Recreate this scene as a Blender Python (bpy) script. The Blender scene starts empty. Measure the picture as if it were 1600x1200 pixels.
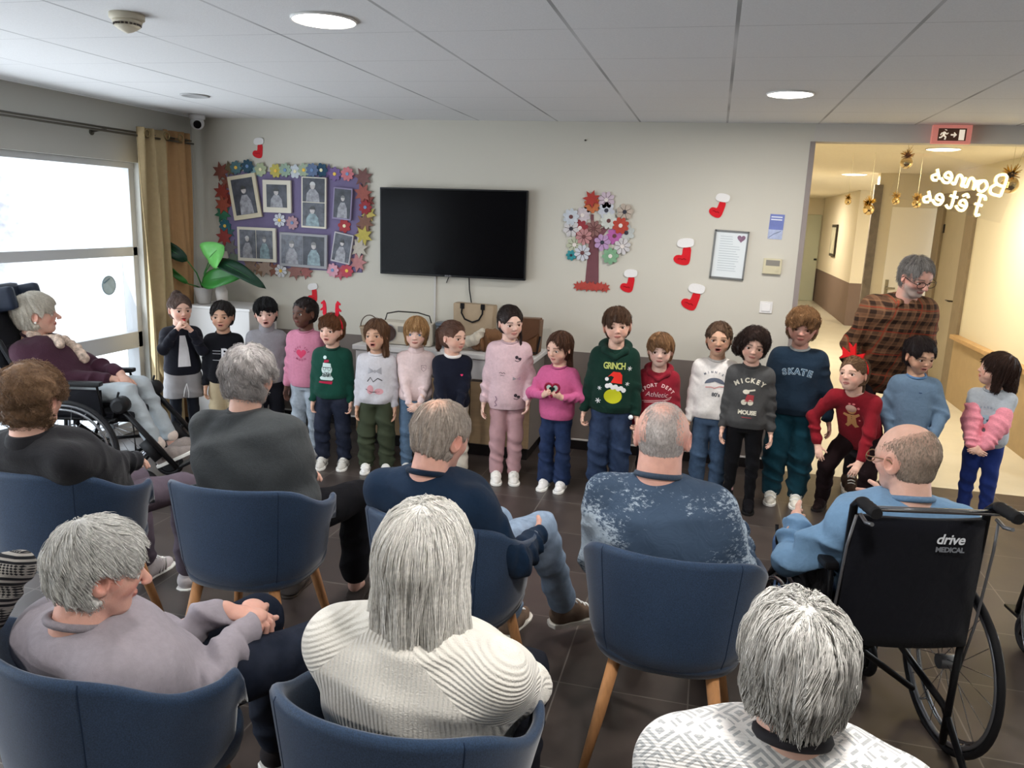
import bpy, bmesh, math, random
import numpy as np
from mathutils import Vector, Matrix, Euler
from mathutils.bvhtree import BVHTree
random.seed(5); np.random.seed(5)
C = bpy.context.scene.collection
SC = bpy.context.scene
PI = math.pi

# ---------------------------------------------------------------- camera
CR = ((0.96866949, 0.08648835, -0.23280716), (0.24553129, -0.19258861, 0.95006527), (0.03733357, -0.97746069, -0.2077903))
CZ = 1.76
cd = bpy.data.cameras.new('camera'); cam = bpy.data.objects.new('camera', cd); C.objects.link(cam)
cam.matrix_world = Matrix([[CR[0][0], -CR[0][1], -CR[0][2], 0], [CR[1][0], -CR[1][1], -CR[1][2], 0],
                           [CR[2][0], -CR[2][1], -CR[2][2], CZ], [0, 0, 0, 1]])
cd.sensor_width = 36; cd.lens = 1238.2 / 1600 * 36; cd.clip_start = .05; cd.clip_end = 200
SC.camera = cam
# ---------------------------------------------------------------- light of the place
SC.view_settings.view_transform = 'Standard'; SC.view_settings.look = 'None'
SC.view_settings.gamma = 1; SC.view_settings.use_curve_mapping = False
SC.view_settings.exposure = 0.2
SC.cycles.use_denoising = True
SC.cycles.max_bounces = 7; SC.cycles.diffuse_bounces = 4; SC.cycles.glossy_bounces = 3
SC.cycles.transmission_bounces = 4; SC.cycles.transparent_max_bounces = 6
SC.cycles.sample_clamp_indirect = 4
SC.cycles.caustics_reflective = False; SC.cycles.caustics_refractive = False
W = bpy.data.worlds.new('sky'); SC.world = W; W.use_nodes = True
W.node_tree.nodes['Background'].inputs[0].default_value = (.80, .90, 1.0, 1)
W.node_tree.nodes['Background'].inputs[1].default_value = 3.2

def area_light(name, loc, size, power, color, rot=(0, 0, 0), shape='DISK', size_y=None, parent=None, spread=None):
    l = bpy.data.lights.new(name, 'AREA'); l.shape = shape; l.size = size
    if size_y: l.size_y = size_y
    l.energy = power; l.color = color
    if spread: l.spread = spread
    o = bpy.data.objects.new(name, l); C.objects.link(o); o.location = loc; o.rotation_euler = rot
    if parent: o.parent = parent
    return o
# daylight coming in through the long window of the left wall (stands in the opening, faces into the room)
area_light('window_daylight', (-4.32, 2.6, 1.1), 5.0, 95, (.86, .93, 1), (0, -PI/2 - .35, 0), 'RECTANGLE', None)
bpy.data.lights['window_daylight'].size = 1.9; bpy.data.lights['window_daylight'].size_y = 5.2
bpy.data.objects['window_daylight'].visible_glossy = False

sun = bpy.data.lights.new('sun', 'SUN'); sun.energy = 5.5; sun.angle = .02; sun.color = (1, .96, .9)
so = bpy.data.objects.new('sun', sun); C.objects.link(so); so.rotation_euler = (0, math.radians(38), math.radians(20))
# ---------------------------------------------------------------- materials
_mc = {}
def lin(c):
    return tuple(((x/255) / 12.92 if x/255 <= .04045 else ((x/255 + .055) / 1.055) ** 2.4) for x in c)
class NT:
    def __init__(s, m): s.t = m.node_tree; s.n = s.t.nodes; s.l = s.t.links
    def __call__(s, typ, **kw):
        n = s.n.new(typ)
        for k, v in kw.items():
            if k.startswith('_'): setattr(n, k[1:], v)
            else:
                k2 = int(k[1:]) if k[0] == 'i' and k[1:].isdigit() else k.replace('9', ' ')
                if isinstance(v, tuple) and len(v) == 2 and hasattr(v[0], 'outputs'): s.l.new(v[0].outputs[v[1]], n.inputs[k2])
                elif hasattr(v, 'outputs'): s.l.new(v.outputs[0], n.inputs[k2])
                else: n.inputs[k2].default_value = v
        return n
def new_mat(name):
    m = bpy.data.materials.new(name); m.use_nodes = True
    nt = NT(m); return m, nt, m.node_tree.nodes['Principled BSDF']
def mat(name, col, rough=.6, metal=0, noise=0, nscale=20, bump=0, bscale=200, emit=0, sheen=0, coat=0, spec=None, attr=None, stretch=None):
    """procedural material; col in 0-255 sRGB; noise = relative colour variation; attr = colour attribute name"""
    key = (name, col, rough, metal, noise, nscale, bump, bscale, emit, sheen, attr)
    if key in _mc: return _mc[key]
    m, nt, b = new_mat(name)
    c = lin(col) + (1,)
    b.inputs['Base Color'].default_value = c
    b.inputs['Roughness'].default_value = rough; b.inputs['Metallic'].default_value = metal
    if spec is not None: b.inputs['Specular IOR Level'].default_value = spec
    if coat: b.inputs['Coat Weight'].default_value = coat
    if sheen:
        b.inputs['Sheen Weight'].default_value = sheen; b.inputs['Sheen Roughness'].default_value = .5
        b.inputs['Sheen Tint'].default_value = c
    tc = nt('ShaderNodeTexCoord')
    src = (tc, 'Object')
    if stretch:
        mp = nt('ShaderNodeMapping', Vector=src); mp.inputs['Scale'].default_value = stretch; src = (mp, 0)
    if attr:
        a = nt('ShaderNodeAttribute', _attribute_name=attr); base = (a, 'Color')
        nt.l.new(a.outputs['Color'], b.inputs['Base Color'])
    if noise:
        n = nt('ShaderNodeTexNoise', Vector=src, Scale=nscale, Detail=4.0, Roughness=.6)
        mr = nt('ShaderNodeMapRange', Value=(n, 'Fac')); mr.inputs['From Min'].default_value = .3; mr.inputs['From Max'].default_value = .7
        mr.inputs['To Min'].default_value = 1 - noise; mr.inputs['To Max'].default_value = 1 + noise
        mx = nt('ShaderNodeVectorMath', _operation='SCALE')
        if attr: nt.l.new(a.outputs['Color'], mx.inputs[0])
        else: mx.inputs[0].default_value = c[:3]
        nt.l.new(mr.outputs[0], mx.inputs['Scale']); nt.l.new(mx.outputs[0], b.inputs['Base Color'])
    if bump:
        n2 = nt('ShaderNodeTexNoise', Vector=src, Scale=bscale, Detail=3.0)
        bp = nt('ShaderNodeBump', Height=(n2, 'Fac'), Strength=bump, Distance=.002)
        nt.l.new(bp.outputs[0], b.inputs['Normal'])
    if emit:
        b.inputs['Emission Color'].default_value = c; b.inputs['Emission Strength'].default_value = emit
    _mc[key] = m
    return m

# ---------------------------------------------------------------- objects
def link(name, me, m=None, parent=None, smooth=False):
    o = bpy.data.objects.new(name, me); C.objects.link(o)
    if m is not None:
        for x in (m if isinstance(m, (list, tuple)) else [m]): me.materials.append(x)
    if smooth:
        me.polygons.foreach_set('use_smooth', np.ones(len(me.polygons), bool))
    if parent is not None: o.parent = parent
    return o
def obj(name, bm, m=None, parent=None, smooth=False):
    me = bpy.data.meshes.new(name); bm.normal_update(); bm.to_mesh(me); bm.free()
    return link(name, me, m, parent, smooth)
def tag(o, label, cat=None, group=None, kind=None):
    if label: o['label'] = label
    if cat: o['category'] = cat
    if group: o['group'] = group
    if kind: o['kind'] = kind
    return o
def thing(name, label, cat, loc=(0, 0, 0), rotz=0, group=None):
    o = bpy.data.objects.new(name, None); C.objects.link(o); o.empty_display_size = .05
    o.location = loc; o.rotation_euler = (0, 0, rotz)
    return tag(o, label, cat, group)
def struct(name, bm, m, smooth=False):
    return tag(obj(name, bm, m, None, smooth), None, kind='structure')
def B(*a): return bmesh.new()
def box(bm, x0, x1, y0, y1, z0, z1, bev=0, mi=0, M=None):
    vs = [bm.verts.new(p) for p in ((x0,y0,z0),(x1,y0,z0),(x1,y1,z0),(x0,y1,z0),(x0,y0,z1),(x1,y0,z1),(x1,y1,z1),(x0,y1,z1))]
    fs = [bm.faces.new([vs[i] for i in q]) for q in ((0,3,2,1),(4,5,6,7),(0,1,5,4),(1,2,6,5),(2,3,7,6),(3,0,4,7))]
    for f in fs: f.material_index = mi
    if M is not None:
        for v in vs: v.co = M @ v.co
    if bev:
        r = bmesh.ops.bevel(bm, geom=list({e for f in fs for e in f.edges}), offset=bev, segments=2, affect='EDGES', profile=.6)
        for f in r['faces']: f.material_index = mi
    return bm
def frame_of(d):
    d = Vector(d).normalized(); u = Vector((0, 0, 1)) if abs(d.z) < .9 else Vector((1, 0, 0))
    a = d.cross(u).normalized(); return a, d.cross(a).normalized()
def tube(bm, pts, r, n=10, closed=False, mi=0, cap=True):
    """sweep a circle along pts; r is a number or one number per point"""
    pts = [Vector(p) for p in pts]; N = len(pts)
    rs = r if isinstance(r, (list, tuple)) else [r] * N
    rings = []; a = None
    for i, p in enumerate(pts):
        if closed: t = pts[(i+1) % N] - pts[i-1]
        else: t = pts[min(i+1, N-1)] - pts[max(i-1, 0)]
        t.normalize()
        if a is None: a, b = frame_of(t)
        else:
            a = (a - t * a.dot(t))
            a = a.normalized() if a.length > 1e-6 else frame_of(t)[0]
            b = t.cross(a)
        rings.append([bm.verts.new(p + rs[i] * (math.cos(2*PI*k/n) * a + math.sin(2*PI*k/n) * b)) for k in range(n)])
    for i in range(N if closed else N - 1):
        A, Bq = rings[i], rings[(i+1) % N]
        off = 0
        if closed and i == N - 1:
            off = min(range(n), key=lambda q: (Bq[q].co - A[0].co).length)
        for k in range(n):
            f = bm.faces.new((A[k], A[(k+1) % n], Bq[(k+1+off) % n], Bq[(k+off) % n])); f.material_index = mi; f.smooth = True
    if cap and not closed:
        bm.faces.new(rings[0][::-1]).material_index = mi; bm.faces.new(rings[-1]).material_index = mi
    return bm
def lathe(bm, prof, n=32, c=(0, 0, 0), mi=0, axis='z'):
    """prof: list of (radius, height)"""
    rings = []
    for r, z in prof:
        ring = []
        for k in range(n):
            x, y = r * math.cos(2*PI*k/n), r * math.sin(2*PI*k/n)
            p = (x, y, z) if axis == 'z' else ((x, z, y) if axis == 'y' else (z, x, y))
            ring.append(bm.verts.new((p[0]+c[0], p[1]+c[1], p[2]+c[2])))
        rings.append(ring)
    for A, Bq in zip(rings, rings[1:]):
        for k in range(n):
            f = bm.faces.new((A[k], A[(k+1) % n], Bq[(k+1) % n], Bq[k])); f.material_index = mi; f.smooth = True
    if prof[0][0] > 1e-5: bm.faces.new(rings[0][::-1]).material_index = mi
    if prof[-1][0] > 1e-5: bm.faces.new(rings[-1]).material_index = mi
    bmesh.ops.remove_doubles(bm, verts=bm.verts, dist=1e-6)
    bmesh.ops.recalc_face_normals(bm, faces=bm.faces)
    return bm
def prism(bm, pts, d0, d1, plane='xz', mi=0):
    """polygon pts (a,b) extruded between d0 and d1 along the missing axis"""
    def P(a, b, d):
        return {'xz': (a, d, b), 'xy': (a, b, d), 'yz': (d, a, b)}[plane]
    A = [bm.verts.new(P(a, b, d0)) for a, b in pts]; Bq = [bm.verts.new(P(a, b, d1)) for a, b in pts]
    fs = [bm.faces.new(A), bm.faces.new(Bq[::-1])]
    n = len(pts)
    for i in range(n): fs.append(bm.faces.new((A[i], A[(i+1) % n], Bq[(i+1) % n], Bq[i])))
    for f in fs: f.material_index = mi
    bmesh.ops.recalc_face_normals(bm, faces=fs)
    return bm
def text_mesh(s, size, extrude=0, bold=0, spacing=1):
    cu = bpy.data.curves.new('t', 'FONT'); cu.body = s; cu.size = size; cu.extrude = extrude; cu.offset = bold
    cu.align_x = 'CENTER'; cu.align_y = 'CENTER'; cu.space_character = spacing; cu.resolution_u = 3
    o = bpy.data.objects.new('t', cu); C.objects.link(o)
    dg = bpy.context.evaluated_depsgraph_get(); me = bpy.data.meshes.new_from_object(o.evaluated_get(dg))
    bpy.data.objects.remove(o); bpy.data.curves.remove(cu)
    return me
# ================================================================= the setting
XL, YB, ZC = -4.22, 5.9, 2.44
XR = 2.59
def m_ceiling():
    m, nt, b = new_mat('ceiling_tiles'); b.inputs['Roughness'].default_value = .9
    g = nt('ShaderNodeNewGeometry'); s = nt('ShaderNodeSeparateXYZ', Vector=(g, 'Position'))
    def line(ch, off, per, w):
        a = nt('ShaderNodeMath', _operation='ADD', i0=(s, ch), i1=off + 100*per); mo = nt('ShaderNodeMath', _operation='MODULO', i0=a, i1=per)
        c = nt('ShaderNodeMath', _operation='SUBTRACT', i0=mo, i1=per/2); d = nt('ShaderNodeMath', _operation='ABSOLUTE', i0=c)
        return nt('ShaderNodeMath', _operation='GREATER_THAN', i0=d, i1=per/2 - w)
    lx = line('X', -.01, .595, .007); ly = line('Y', -5.9 + .02, .56, .0035)
    ly2 = nt('ShaderNodeMath', _operation='MULTIPLY', i0=ly, i1=.55)
    mx = nt('ShaderNodeMath', _operation='MAXIMUM', i0=lx, i1=ly2)
    n = nt('ShaderNodeTexNoise', Vector=(g, 'Position'), Scale=190., Detail=3.)
    n3 = nt('ShaderNodeTexNoise', Vector=(g, 'Position'), Scale=1.6, Detail=1.)
    mm = nt('ShaderNodeMath', _operation='MULTIPLY', i0=mx, i1=nt('ShaderNodeMapRange', Value=(n3, 'Fac'), i1=.3, i2=.65, i3=.25, i4=.9))
    r = nt('ShaderNodeMixRGB', Fac=mm, Color1=lin((226, 229, 230))+(1,), Color2=lin((146, 146, 146))+(1,))
    r2 = nt('ShaderNodeMixRGB', _blend_type='MULTIPLY', Fac=.35, Color1=r, Color2=(n, 'Color'))
    r2 = nt('ShaderNodeHueSaturation', Saturation=.0, Value=1.0, Color=nt('ShaderNodeMixRGB', Fac=nt('ShaderNodeMapRange', Value=(n, 'Fac'), i1=.35, i2=.65, i3=0., i4=.10), Color1=r, Color2=(.3, .3, .3, 1)))
    nt.l.new(r2.outputs[0], b.inputs['Base Color'])
    bp = nt('ShaderNodeBump', Height=(n, 'Fac'), Strength=.25, Distance=.003); nt.l.new(bp.outputs[0], b.inputs['Normal'])
    return m
def m_floor():
    m, nt, b = new_mat('dark_floor_tiles')
    g = nt('ShaderNodeNewGeometry'); mp = nt('ShaderNodeMapping', Vector=(g, 'Position'))
    mp.inputs['Location'].default_value = (-.05 + .49*40, -2.74 + .49*40, 0)
    br = nt('ShaderNodeTexBrick', _offset=0., Vector=mp, Scale=1., i1=lin((62, 55, 52))+(1,), i2=lin((76, 67, 62))+(1,), i3=lin((104, 98, 92))+(1,))
    br.inputs['Mortar Size'].default_value = .003; br.inputs['Brick Width'].default_value = .49; br.inputs['Row Height'].default_value = .49
    br.inputs['Bias'].default_value = -.3
    n = nt('ShaderNodeTexNoise', Vector=(g, 'Position'), Scale=9., Detail=3., Roughness=.5)
    n2 = nt('ShaderNodeMapRange', Value=(n, 'Fac'), i1=.3, i2=.7, i3=.82, i4=1.18)
    sc = nt('ShaderNodeVectorMath', _operation='SCALE', i0=(br, 'Color')); nt.l.new(n2.outputs[0], sc.inputs['Scale'])
    nt.l.new(sc.outputs[0], b.inputs['Base Color'])
    nt.l.new(nt('ShaderNodeMapRange', Value=(n, 'Fac'), i1=.3, i2=.7, i3=.30, i4=.38).outputs[0], b.inputs['Roughness'])
    bp = nt('ShaderNodeBump', Height=(br, 'Fac'), Strength=-.3, Distance=.002); nt.l.new(bp.outputs[0], b.inputs['Normal'])
    return m
def m_twotone(name, zsplit, up, lo, axis_noise=3):
    m, nt, b = new_mat(name); b.inputs['Roughness'].default_value = .75
    g = nt('ShaderNodeNewGeometry'); s = nt('ShaderNodeSeparateXYZ', Vector=(g, 'Position'))
    c = nt('ShaderNodeMath', _operation='GREATER_THAN', i0=(s, 'Z'), i1=zsplit)
    r = nt('ShaderNodeMixRGB', Fac=c, Color1=lin(lo)+(1,), Color2=lin(up)+(1,))
    nt.l.new(r.outputs[0], b.inputs['Base Color'])
    n = nt('ShaderNodeTexNoise', Vector=(g, 'Position'), Scale=160.); bp = nt('ShaderNodeBump', Height=(n, 'Fac'), Strength=.12, Distance=.002)
    nt.l.new(bp.outputs[0], b.inputs['Normal'])
    return m
wallm = m_twotone('painted_wall', .765, (206, 202, 190), (118, 109, 103))
corrm = m_twotone('corridor_wall', .78, (222, 212, 188), (116, 98, 88))
plainm = mat('side_wall_paint', (188, 187, 180), .8, bump=.1)
struct('ceiling', box(B(), XL-.2, 5.2, -3.2, YB+.15, ZC, ZC+.1), m_ceiling())
struct('floor', box(B(), XL-.2, 5.2, -3.2, YB, -.1, 0), m_floor())
# far wall: left of the doorway, then the beam that spans the opening
bm = box(B(), XL-.2, .585, YB, YB+.14, 0, ZC)
struct('wall_back', bm, wallm)
struct('trim_1', box(B(), .585, 5.2, YB, YB+.14, 2.325, ZC), mat('beam_paint', (205, 200, 192), .8, bump=.1))
struct('trim_2', box(B(), .565, .60, YB-.012, YB+.155, 0, 2.325, .004), mat('jamb_paint', (150, 140, 136), .6))
struct('wall_rear', box(B(), XL-.2, 5.2, -3.34, -3.2, 0, ZC), plainm)
struct('wall_right', box(B(), 5.06, 5.2, -3.2, YB, 0, ZC), plainm)
# left wall with its long window
WY0, WY1, WZ1 = -.4, 5.25, 2.04
bm = box(B(), XL-.2, XL, WY1, YB, 0, ZC); box(bm, XL-.2, XL, -3.2, WY0, 0, ZC); box(bm, XL-.2, XL, WY0, WY1, WZ1, ZC)
struct('wall_left', bm, plainm)
wf = struct('window_1', box(B(), XL-.16, XL-.04, WY0, WY1, WZ1-.045, WZ1, .004), mat('window_alu', (196, 198, 200), .4))
wm = mat('window_alu', (196, 198, 200), .4)
for z0, z1 in ((1.352, 1.422), (.65, .775), (0.0, .09)):
    obj('rail', box(B(), XL-.15, XL-.05, WY0, WY1, z0, z1, .004), wm, wf)
for y in (WY0+.03, 1.4, WY1-.02):
    obj('post', box(B(), XL-.15, XL-.05, y-.03, y+.03, .0, WZ1-.02, .004), wm, wf)
m, nt, b = new_mat('window_glass'); b.inputs['Transmission Weight'].default_value = 1; b.inputs['Roughness'].default_value = .02; b.inputs['IOR'].default_value = 1.1
gl = nt('ShaderNodeBsdfTransparent'); mixs = nt('ShaderNodeMixShader', Fac=.12); gs = nt('ShaderNodeBsdfGlossy', Roughness=.05)
nt.l.new(gl.outputs[0], mixs.inputs[1]); nt.l.new(gs.outputs[0], mixs.inputs[2]); nt.l.new(mixs.outputs[0], nt.n['Material Output'].inputs[0]); glassm = m
obj('pane', box(B(), XL-.105, XL-.097, WY0+.03, WY1-.03, .09, WZ1-.045), glassm, wf)
# outside: pale ground and a tree trunk seen through the glass
struct('trim_3', box(B(), -30, XL-.2, -12, 25, -.2, -.1), mat('bright_terrace', (225, 228, 230), .8, noise=.05))
t = thing('tree', 'blurred pale tree trunk outside the window behind the glass', 'tree', (-8.3, 7.9, -.1))
bm = B(); tube(bm, [(0, 0, 0), (.02, .03, 1.2), (-.05, .02, 2.4), (-.15, .1, 4.2), (-.12, .2, 6)], [.30, .24, .21, .2, .16], 14)
obj('trunk', bm, mat('bark_pale', (172, 172, 180), .9, noise=.4, nscale=6, bump=.6, bscale=30), t)
bm = B()
for k in range(9):
    a = k*2.4; z = 3.4 + .25*k
    tube(bm, [(-.12, .1, z), (-.12+.6*math.cos(a), .1+.6*math.sin(a), z+.5), (-.12+1.3*math.cos(a), .1+1.3*math.sin(a), z+.8)], [.07, .045, .02], 7)
obj('branches', bm, mat('bark_pale', (172, 172, 180), .9, noise=.4, nscale=6, bump=.6, bscale=30), t)
# reveal and baseboard
struct('baseboard_back', box(box(B(), XL, .57, YB-.012, YB, 0, .072), XL, .57, YB-.012, YB, .0725, .0726), mat('black_baseboard', (30, 27, 28), .3))
struct('trim_4', box(B(), XL, .57, YB-.014, YB, .072, .084, .002), mat('white_bead', (222, 218, 214), .5))
struct('baseboard_left', box(B(), XL, XL+.012, WY1+.02, YB-.014, 0, .072), mat('black_baseboard', (30, 27, 28), .3))
# ---- corridor behind the opening
cf = mat('corridor_floor', (204, 196, 174), .22, noise=.04, nscale=3)
struct('floor_corridor', box(B(), .4, 5.2, YB+.001, 24, -.1, 0.0), cf)
struct('ceiling_corridor', box(B(), .4, 5.2, YB+.15, 24, ZC, ZC+.1), mat('corridor_ceiling', (226, 218, 198), .85, noise=.03, nscale=30))
struct('wall_corridor_left', box(B(), .3, .45, YB+.14, 24, 0, ZC), corrm)
struct('wall_corridor_right', box(B(), XR, XR+.15, 5.9+.14, 9.25, 0, ZC), mat('corridor_right_paint', (218, 210, 184), .75))
struct('wall_far_right', box(B(), 2.45, 5.2, 15.7, 15.85, 0, ZC), corrm)
struct('wall_far_side', box(B(), 2.45, 2.6, 15.85, 20.6, 0, ZC), corrm)
struct('wall_far_end', box(B(), .45, 2.45, 20.6, 20.75, 0, ZC), corrm)
struct('wall_recess', box(B(), 5.05, 5.2, 10.8, 15.7, 0, ZC), corrm)
d = struct('door_1', box(B(), 1.95, 2.42, 20.54, 20.6, 0, 2.05, .01), mat('pale_green_door', (190, 194, 172), .5))
obj('door_handle', box(B(), 2.34, 2.4, 20.48, 20.54, .98, 1.02, .006), mat('dark_metal', (50, 45, 40), .4, .6), d)
# framed doorway in the right wall, and the bright white door leaf that stands beyond it
fm = mat('brown_door_frame', (128, 114, 92), .6, noise=.1, nscale=8)
bm = box(B(), XR-.03, XR+.15, 9.25, 9.55, 0, 2.05, .01); box(bm, XR-.03, XR+.15, 10.45, 10.75, 0, 2.05, .01); box(bm, XR-.03, XR+.15, 9.25, 10.75, 2.05, 2.2, .01)
struct('trim_5', bm, fm)
struct('wall_over_door', box(B(), XR, XR+.15, 9.25, 10.8, 2.2, ZC), corrm)
d = struct('door_2', box(B(), XR-.0, XR+.05, 9.55, 10.45, 0, 2.05, .01), mat('grey_beige_door', (160, 150, 128), .5, noise=.04, nscale=5))
bm = B(); tube(bm, [(XR-.0, 9.62, 1.02), (XR-.05, 9.62, 1.02), (XR-.05, 9.74, 1.02)], .009, 8); obj('door_handle', bm, mat('dark_metal', (50, 45, 40), .4, .6), d)
for z in (.35, 1.75): obj('hinge', box(B(), XR-.012, XR+.0, 10.40, 10.44, z, z+.1, .003), mat('dark_metal', (50, 45, 40), .4, .6), d)
d = struct('door_3', box(B(), 2.08, 2.59, 10.85, 10.9, 0, 2.04, .006), mat('white_door', (250, 246, 234), .45, emit=0))
bm = B(); tube(bm, [(2.13, 10.85, 1.05), (2.13, 10.79, 1.05), (2.22, 10.79, 1.05)], .01, 8); box(bm, 2.11, 2.15, 10.838, 10.85, .95, 1.15, .004)
obj('door_handle', bm, mat('brushed_metal', (170, 165, 150), .35, .8), d)
struct('wall_beside_door', box(B(), 1.90, 2.08, 10.85, 11.0, 0, ZC), corrm)
struct('wall_over_white_door', box(B(), 2.08, 2.74, 10.85, 11.0, 2.04, ZC), corrm)
struct('trim_6', box(B(), 1.84, 1.94, 10.80, 10.86, 0, 2.3, .006), mat('grey_post', (120, 112, 104), .6, noise=.2, nscale=14))
# low wood-capped wainscot along the corridor's right wall
struct('trim_7', box(B(), XR-.04, XR-.0, YB+.16, 9.25, 0, .66), mat('tan_wainscot', (164, 142, 106), .6, noise=.06, nscale=8))
struct('trim_8', box(B(), XR-.085, XR, YB+.16, 9.27, .655, .70, .008), mat('wood_rail', (176, 142, 96), .45, noise=.12, nscale=10))
fr = thing('picture_frame', 'narrow dark picture frame on far corridor side wall', 'picture', (2.44, 18.2, 1.5))
obj('frame', box(B(), -.03, 0, -.35, .35, -.33, .33, .005), mat('dark_metal', (50, 45, 40), .4, .6), fr)
obj('picture', box(B(), -.034, -.03, -.29, .29, -.27, .27), mat('picture_grey', (190, 186, 160), .6, noise=.3, nscale=5), fr)

# ---- ceiling lamps: a round flush disc with its own light
def ceil_lamp(x, y, label, power, color, r=.116, z=ZC, em=9):
    t = thing('ceiling_lamp', label, 'ceiling light', (x, y, z), 0, 'round flush ceiling lamps')
    bm = B(); lathe(bm, [(r+.005, -.001), (r+.005, -.006), (r+.003, -.009), (r-.001, -.009), (r-.001, -.005)], 40)
    obj('rim', bm, mat('white_rim', (235, 235, 232), .4), t, True)
    bm = B(); lathe(bm, [(r, -.006), (r*.8, -.012), (.0001, -.015)], 40)
    c = mat('lamp_diffuser', tuple(int(255*k) for k in color), .5, emit=em); obj('diffuser', bm, c, t, True)
    l = area_light('lamp_light', (0, 0, -.026), r*2, power, color, parent=t)
    l.visible_glossy = False
    return t
cool = (1, .965, .93); warm = (1, .91, .77)
ceil_lamp(-1.465, 2.858, 'large lit round ceiling lamp, left of the two over the audience', 26, cool)
ceil_lamp(.315, 4.598, 'lit round ceiling lamp, right one near the children', 26, cool)
ceil_lamp(1.78, 7.55, 'lit corridor lamp right under the exit sign', 52, warm, .13)
ceil_lamp(1.646, 11.19, 'small distant lit lamp further down the corridor', 75, warm, .15)
for x, y, w_ in ((.3, 1.1, 'over the front audience row'), (-3.2, .6, 'near the left window behind the camera'), (-1.4, -1.0, 'over the empty back of the room'), (2.6, 2.8, 'to the right of the wheelchairs'), (3.4, 4.7, 'right of the doorway beam'), (3.2, .2, 'at the back right of the room')):  # unseen lamps added out of view to raise the room's ambient light
    ceil_lamp(x, y, 'round ceiling lamp ' + w_ + ', unseen, added for ambient light', 30, cool)
ceil_lamp(1.2, 17.5, 'lamp at the far end of the corridor', 60, warm, .15)
ceil_lamp(3.6, 13.4, 'lamp in the corridor recess', 60, warm, .15)
l = thing('recessed_spot', 'small unlit recessed spot in ceiling near the curtain', 'ceiling light', (-3.324, 4.70, ZC))
bm = B(); lathe(bm, [(.092, 0), (.092, -.006), (.075, -.010), (.068, -.004), (.0001, -.003)], 36); obj('rim', bm, mat('dull_rim', (176, 176, 176), .5), l, True)
# smoke detector
t = thing('smoke_detector', 'cream domed smoke detector on ceiling above the window side', 'smoke detector', (-2.197, 2.718, ZC))
bm = B(); lathe(bm, [(.062, 0), (.062, -.018), (.058, -.022), (.05, -.024)], 32); obj('base', bm, mat('cream_plastic', (206, 198, 178), .5), t, True)
bm = B(); lathe(bm, [(.052, -.022), (.052, -.032), (.044, -.035), (.044, -.041), (.047, -.043), (.036, -.052), (.018, -.062), (.0001, -.068)], 32)
obj('dome', bm, mat('cream_plastic', (206, 198, 178), .5), t, True)
bm = B()
for k in range(20):
    a = 2*PI*k/20; Mx = Matrix.Rotation(a, 4, 'Z') @ Matrix.Translation((.047, 0, -.038)); box(bm, -.002, .002, -.0045, .0045, -.003, .003, M=Mx)
obj('vent', bm, mat('vent_dark', (60, 50, 42), .6), t)
# dome camera in the corner
t = thing('security_camera', 'small white dome camera in corner above the curtain', 'camera', (-4.02, 5.70, ZC))
bm = B(); lathe(bm, [(.06, 0), (.06, -.03), (.05, -.036)], 28); obj('base', bm, mat('white_plastic', (226, 226, 228), .4), t, True)
bm = B(); bmesh.ops.create_uvsphere(bm, u_segments=24, v_segments=16, radius=.052); 
for v in bm.verts: v.co += Vector((0, 0, -.062))
obj('ball', bm, mat('white_plastic', (226, 226, 228), .4), t, True)
bm = B(); d_ = Vector((.55, -.78, -.3)).normalized(); tube(bm, [Vector((0, 0, -.062)) + d_*.035, Vector((0, 0, -.062)) + d_*.056], .03, 20); obj('lens', bm, mat('black_gloss', (8, 8, 9), .15), t)
# exit sign hanging under the beam
t = thing('exit_sign', 'red bordered exit sign with running figure under the beam', 'sign', (1.41, 5.84, 2.37))
obj('housing', box(B(), -.115, .115, -.02, .02, -.055, .062, .004), mat('pink_sign_case', (226, 140, 128), .4, emit=.25), t)
obj('face', box(B(), -.082, .082, -.0225, -.0195, -.036, .04, .001), mat('sign_dark', (92, 58, 44), .4), t)
bm = B(); sm = mat('sign_glyph', (240, 225, 205), .4, emit=.5)
for pts, r in (([(-.045, -.0235, .018), (-.05, -.0235, -.002)], .008), ([(-.05, -.0235, -.002), (-.036, -.0235, -.014), (-.04, -.0235, -.03)], .005),
               ([(-.05, -.0235, -.002), (-.062, -.0235, -.016), (-.074, -.0235, -.018)], .005), ([(-.046, -.0235, .014), (-.03, -.0235, .004), (-.024, -.0235, .012)], .004),
               ([(-.046, -.0235, .014), (-.062, -.0235, .01), (-.068, -.0235, -.002)], .004), ([(-.04, -.0235, .028), (-.039, -.0235, .031)], .008),
               ([(-.008, -.0235, 0), (.024, -.0235, 0)], .005), ([(.01, -.0235, .014), (.024, -.0235, 0), (.01, -.0235, -.014)], .004)):
    tube(bm, pts, r, 6)
box(bm, .04, .072, -.0245, -.0225, -.032, .032); obj('pictogram', bm, sm, t)

# ================================================================= things on the far wall
def on_wall(y=0): return YB - y
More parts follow.
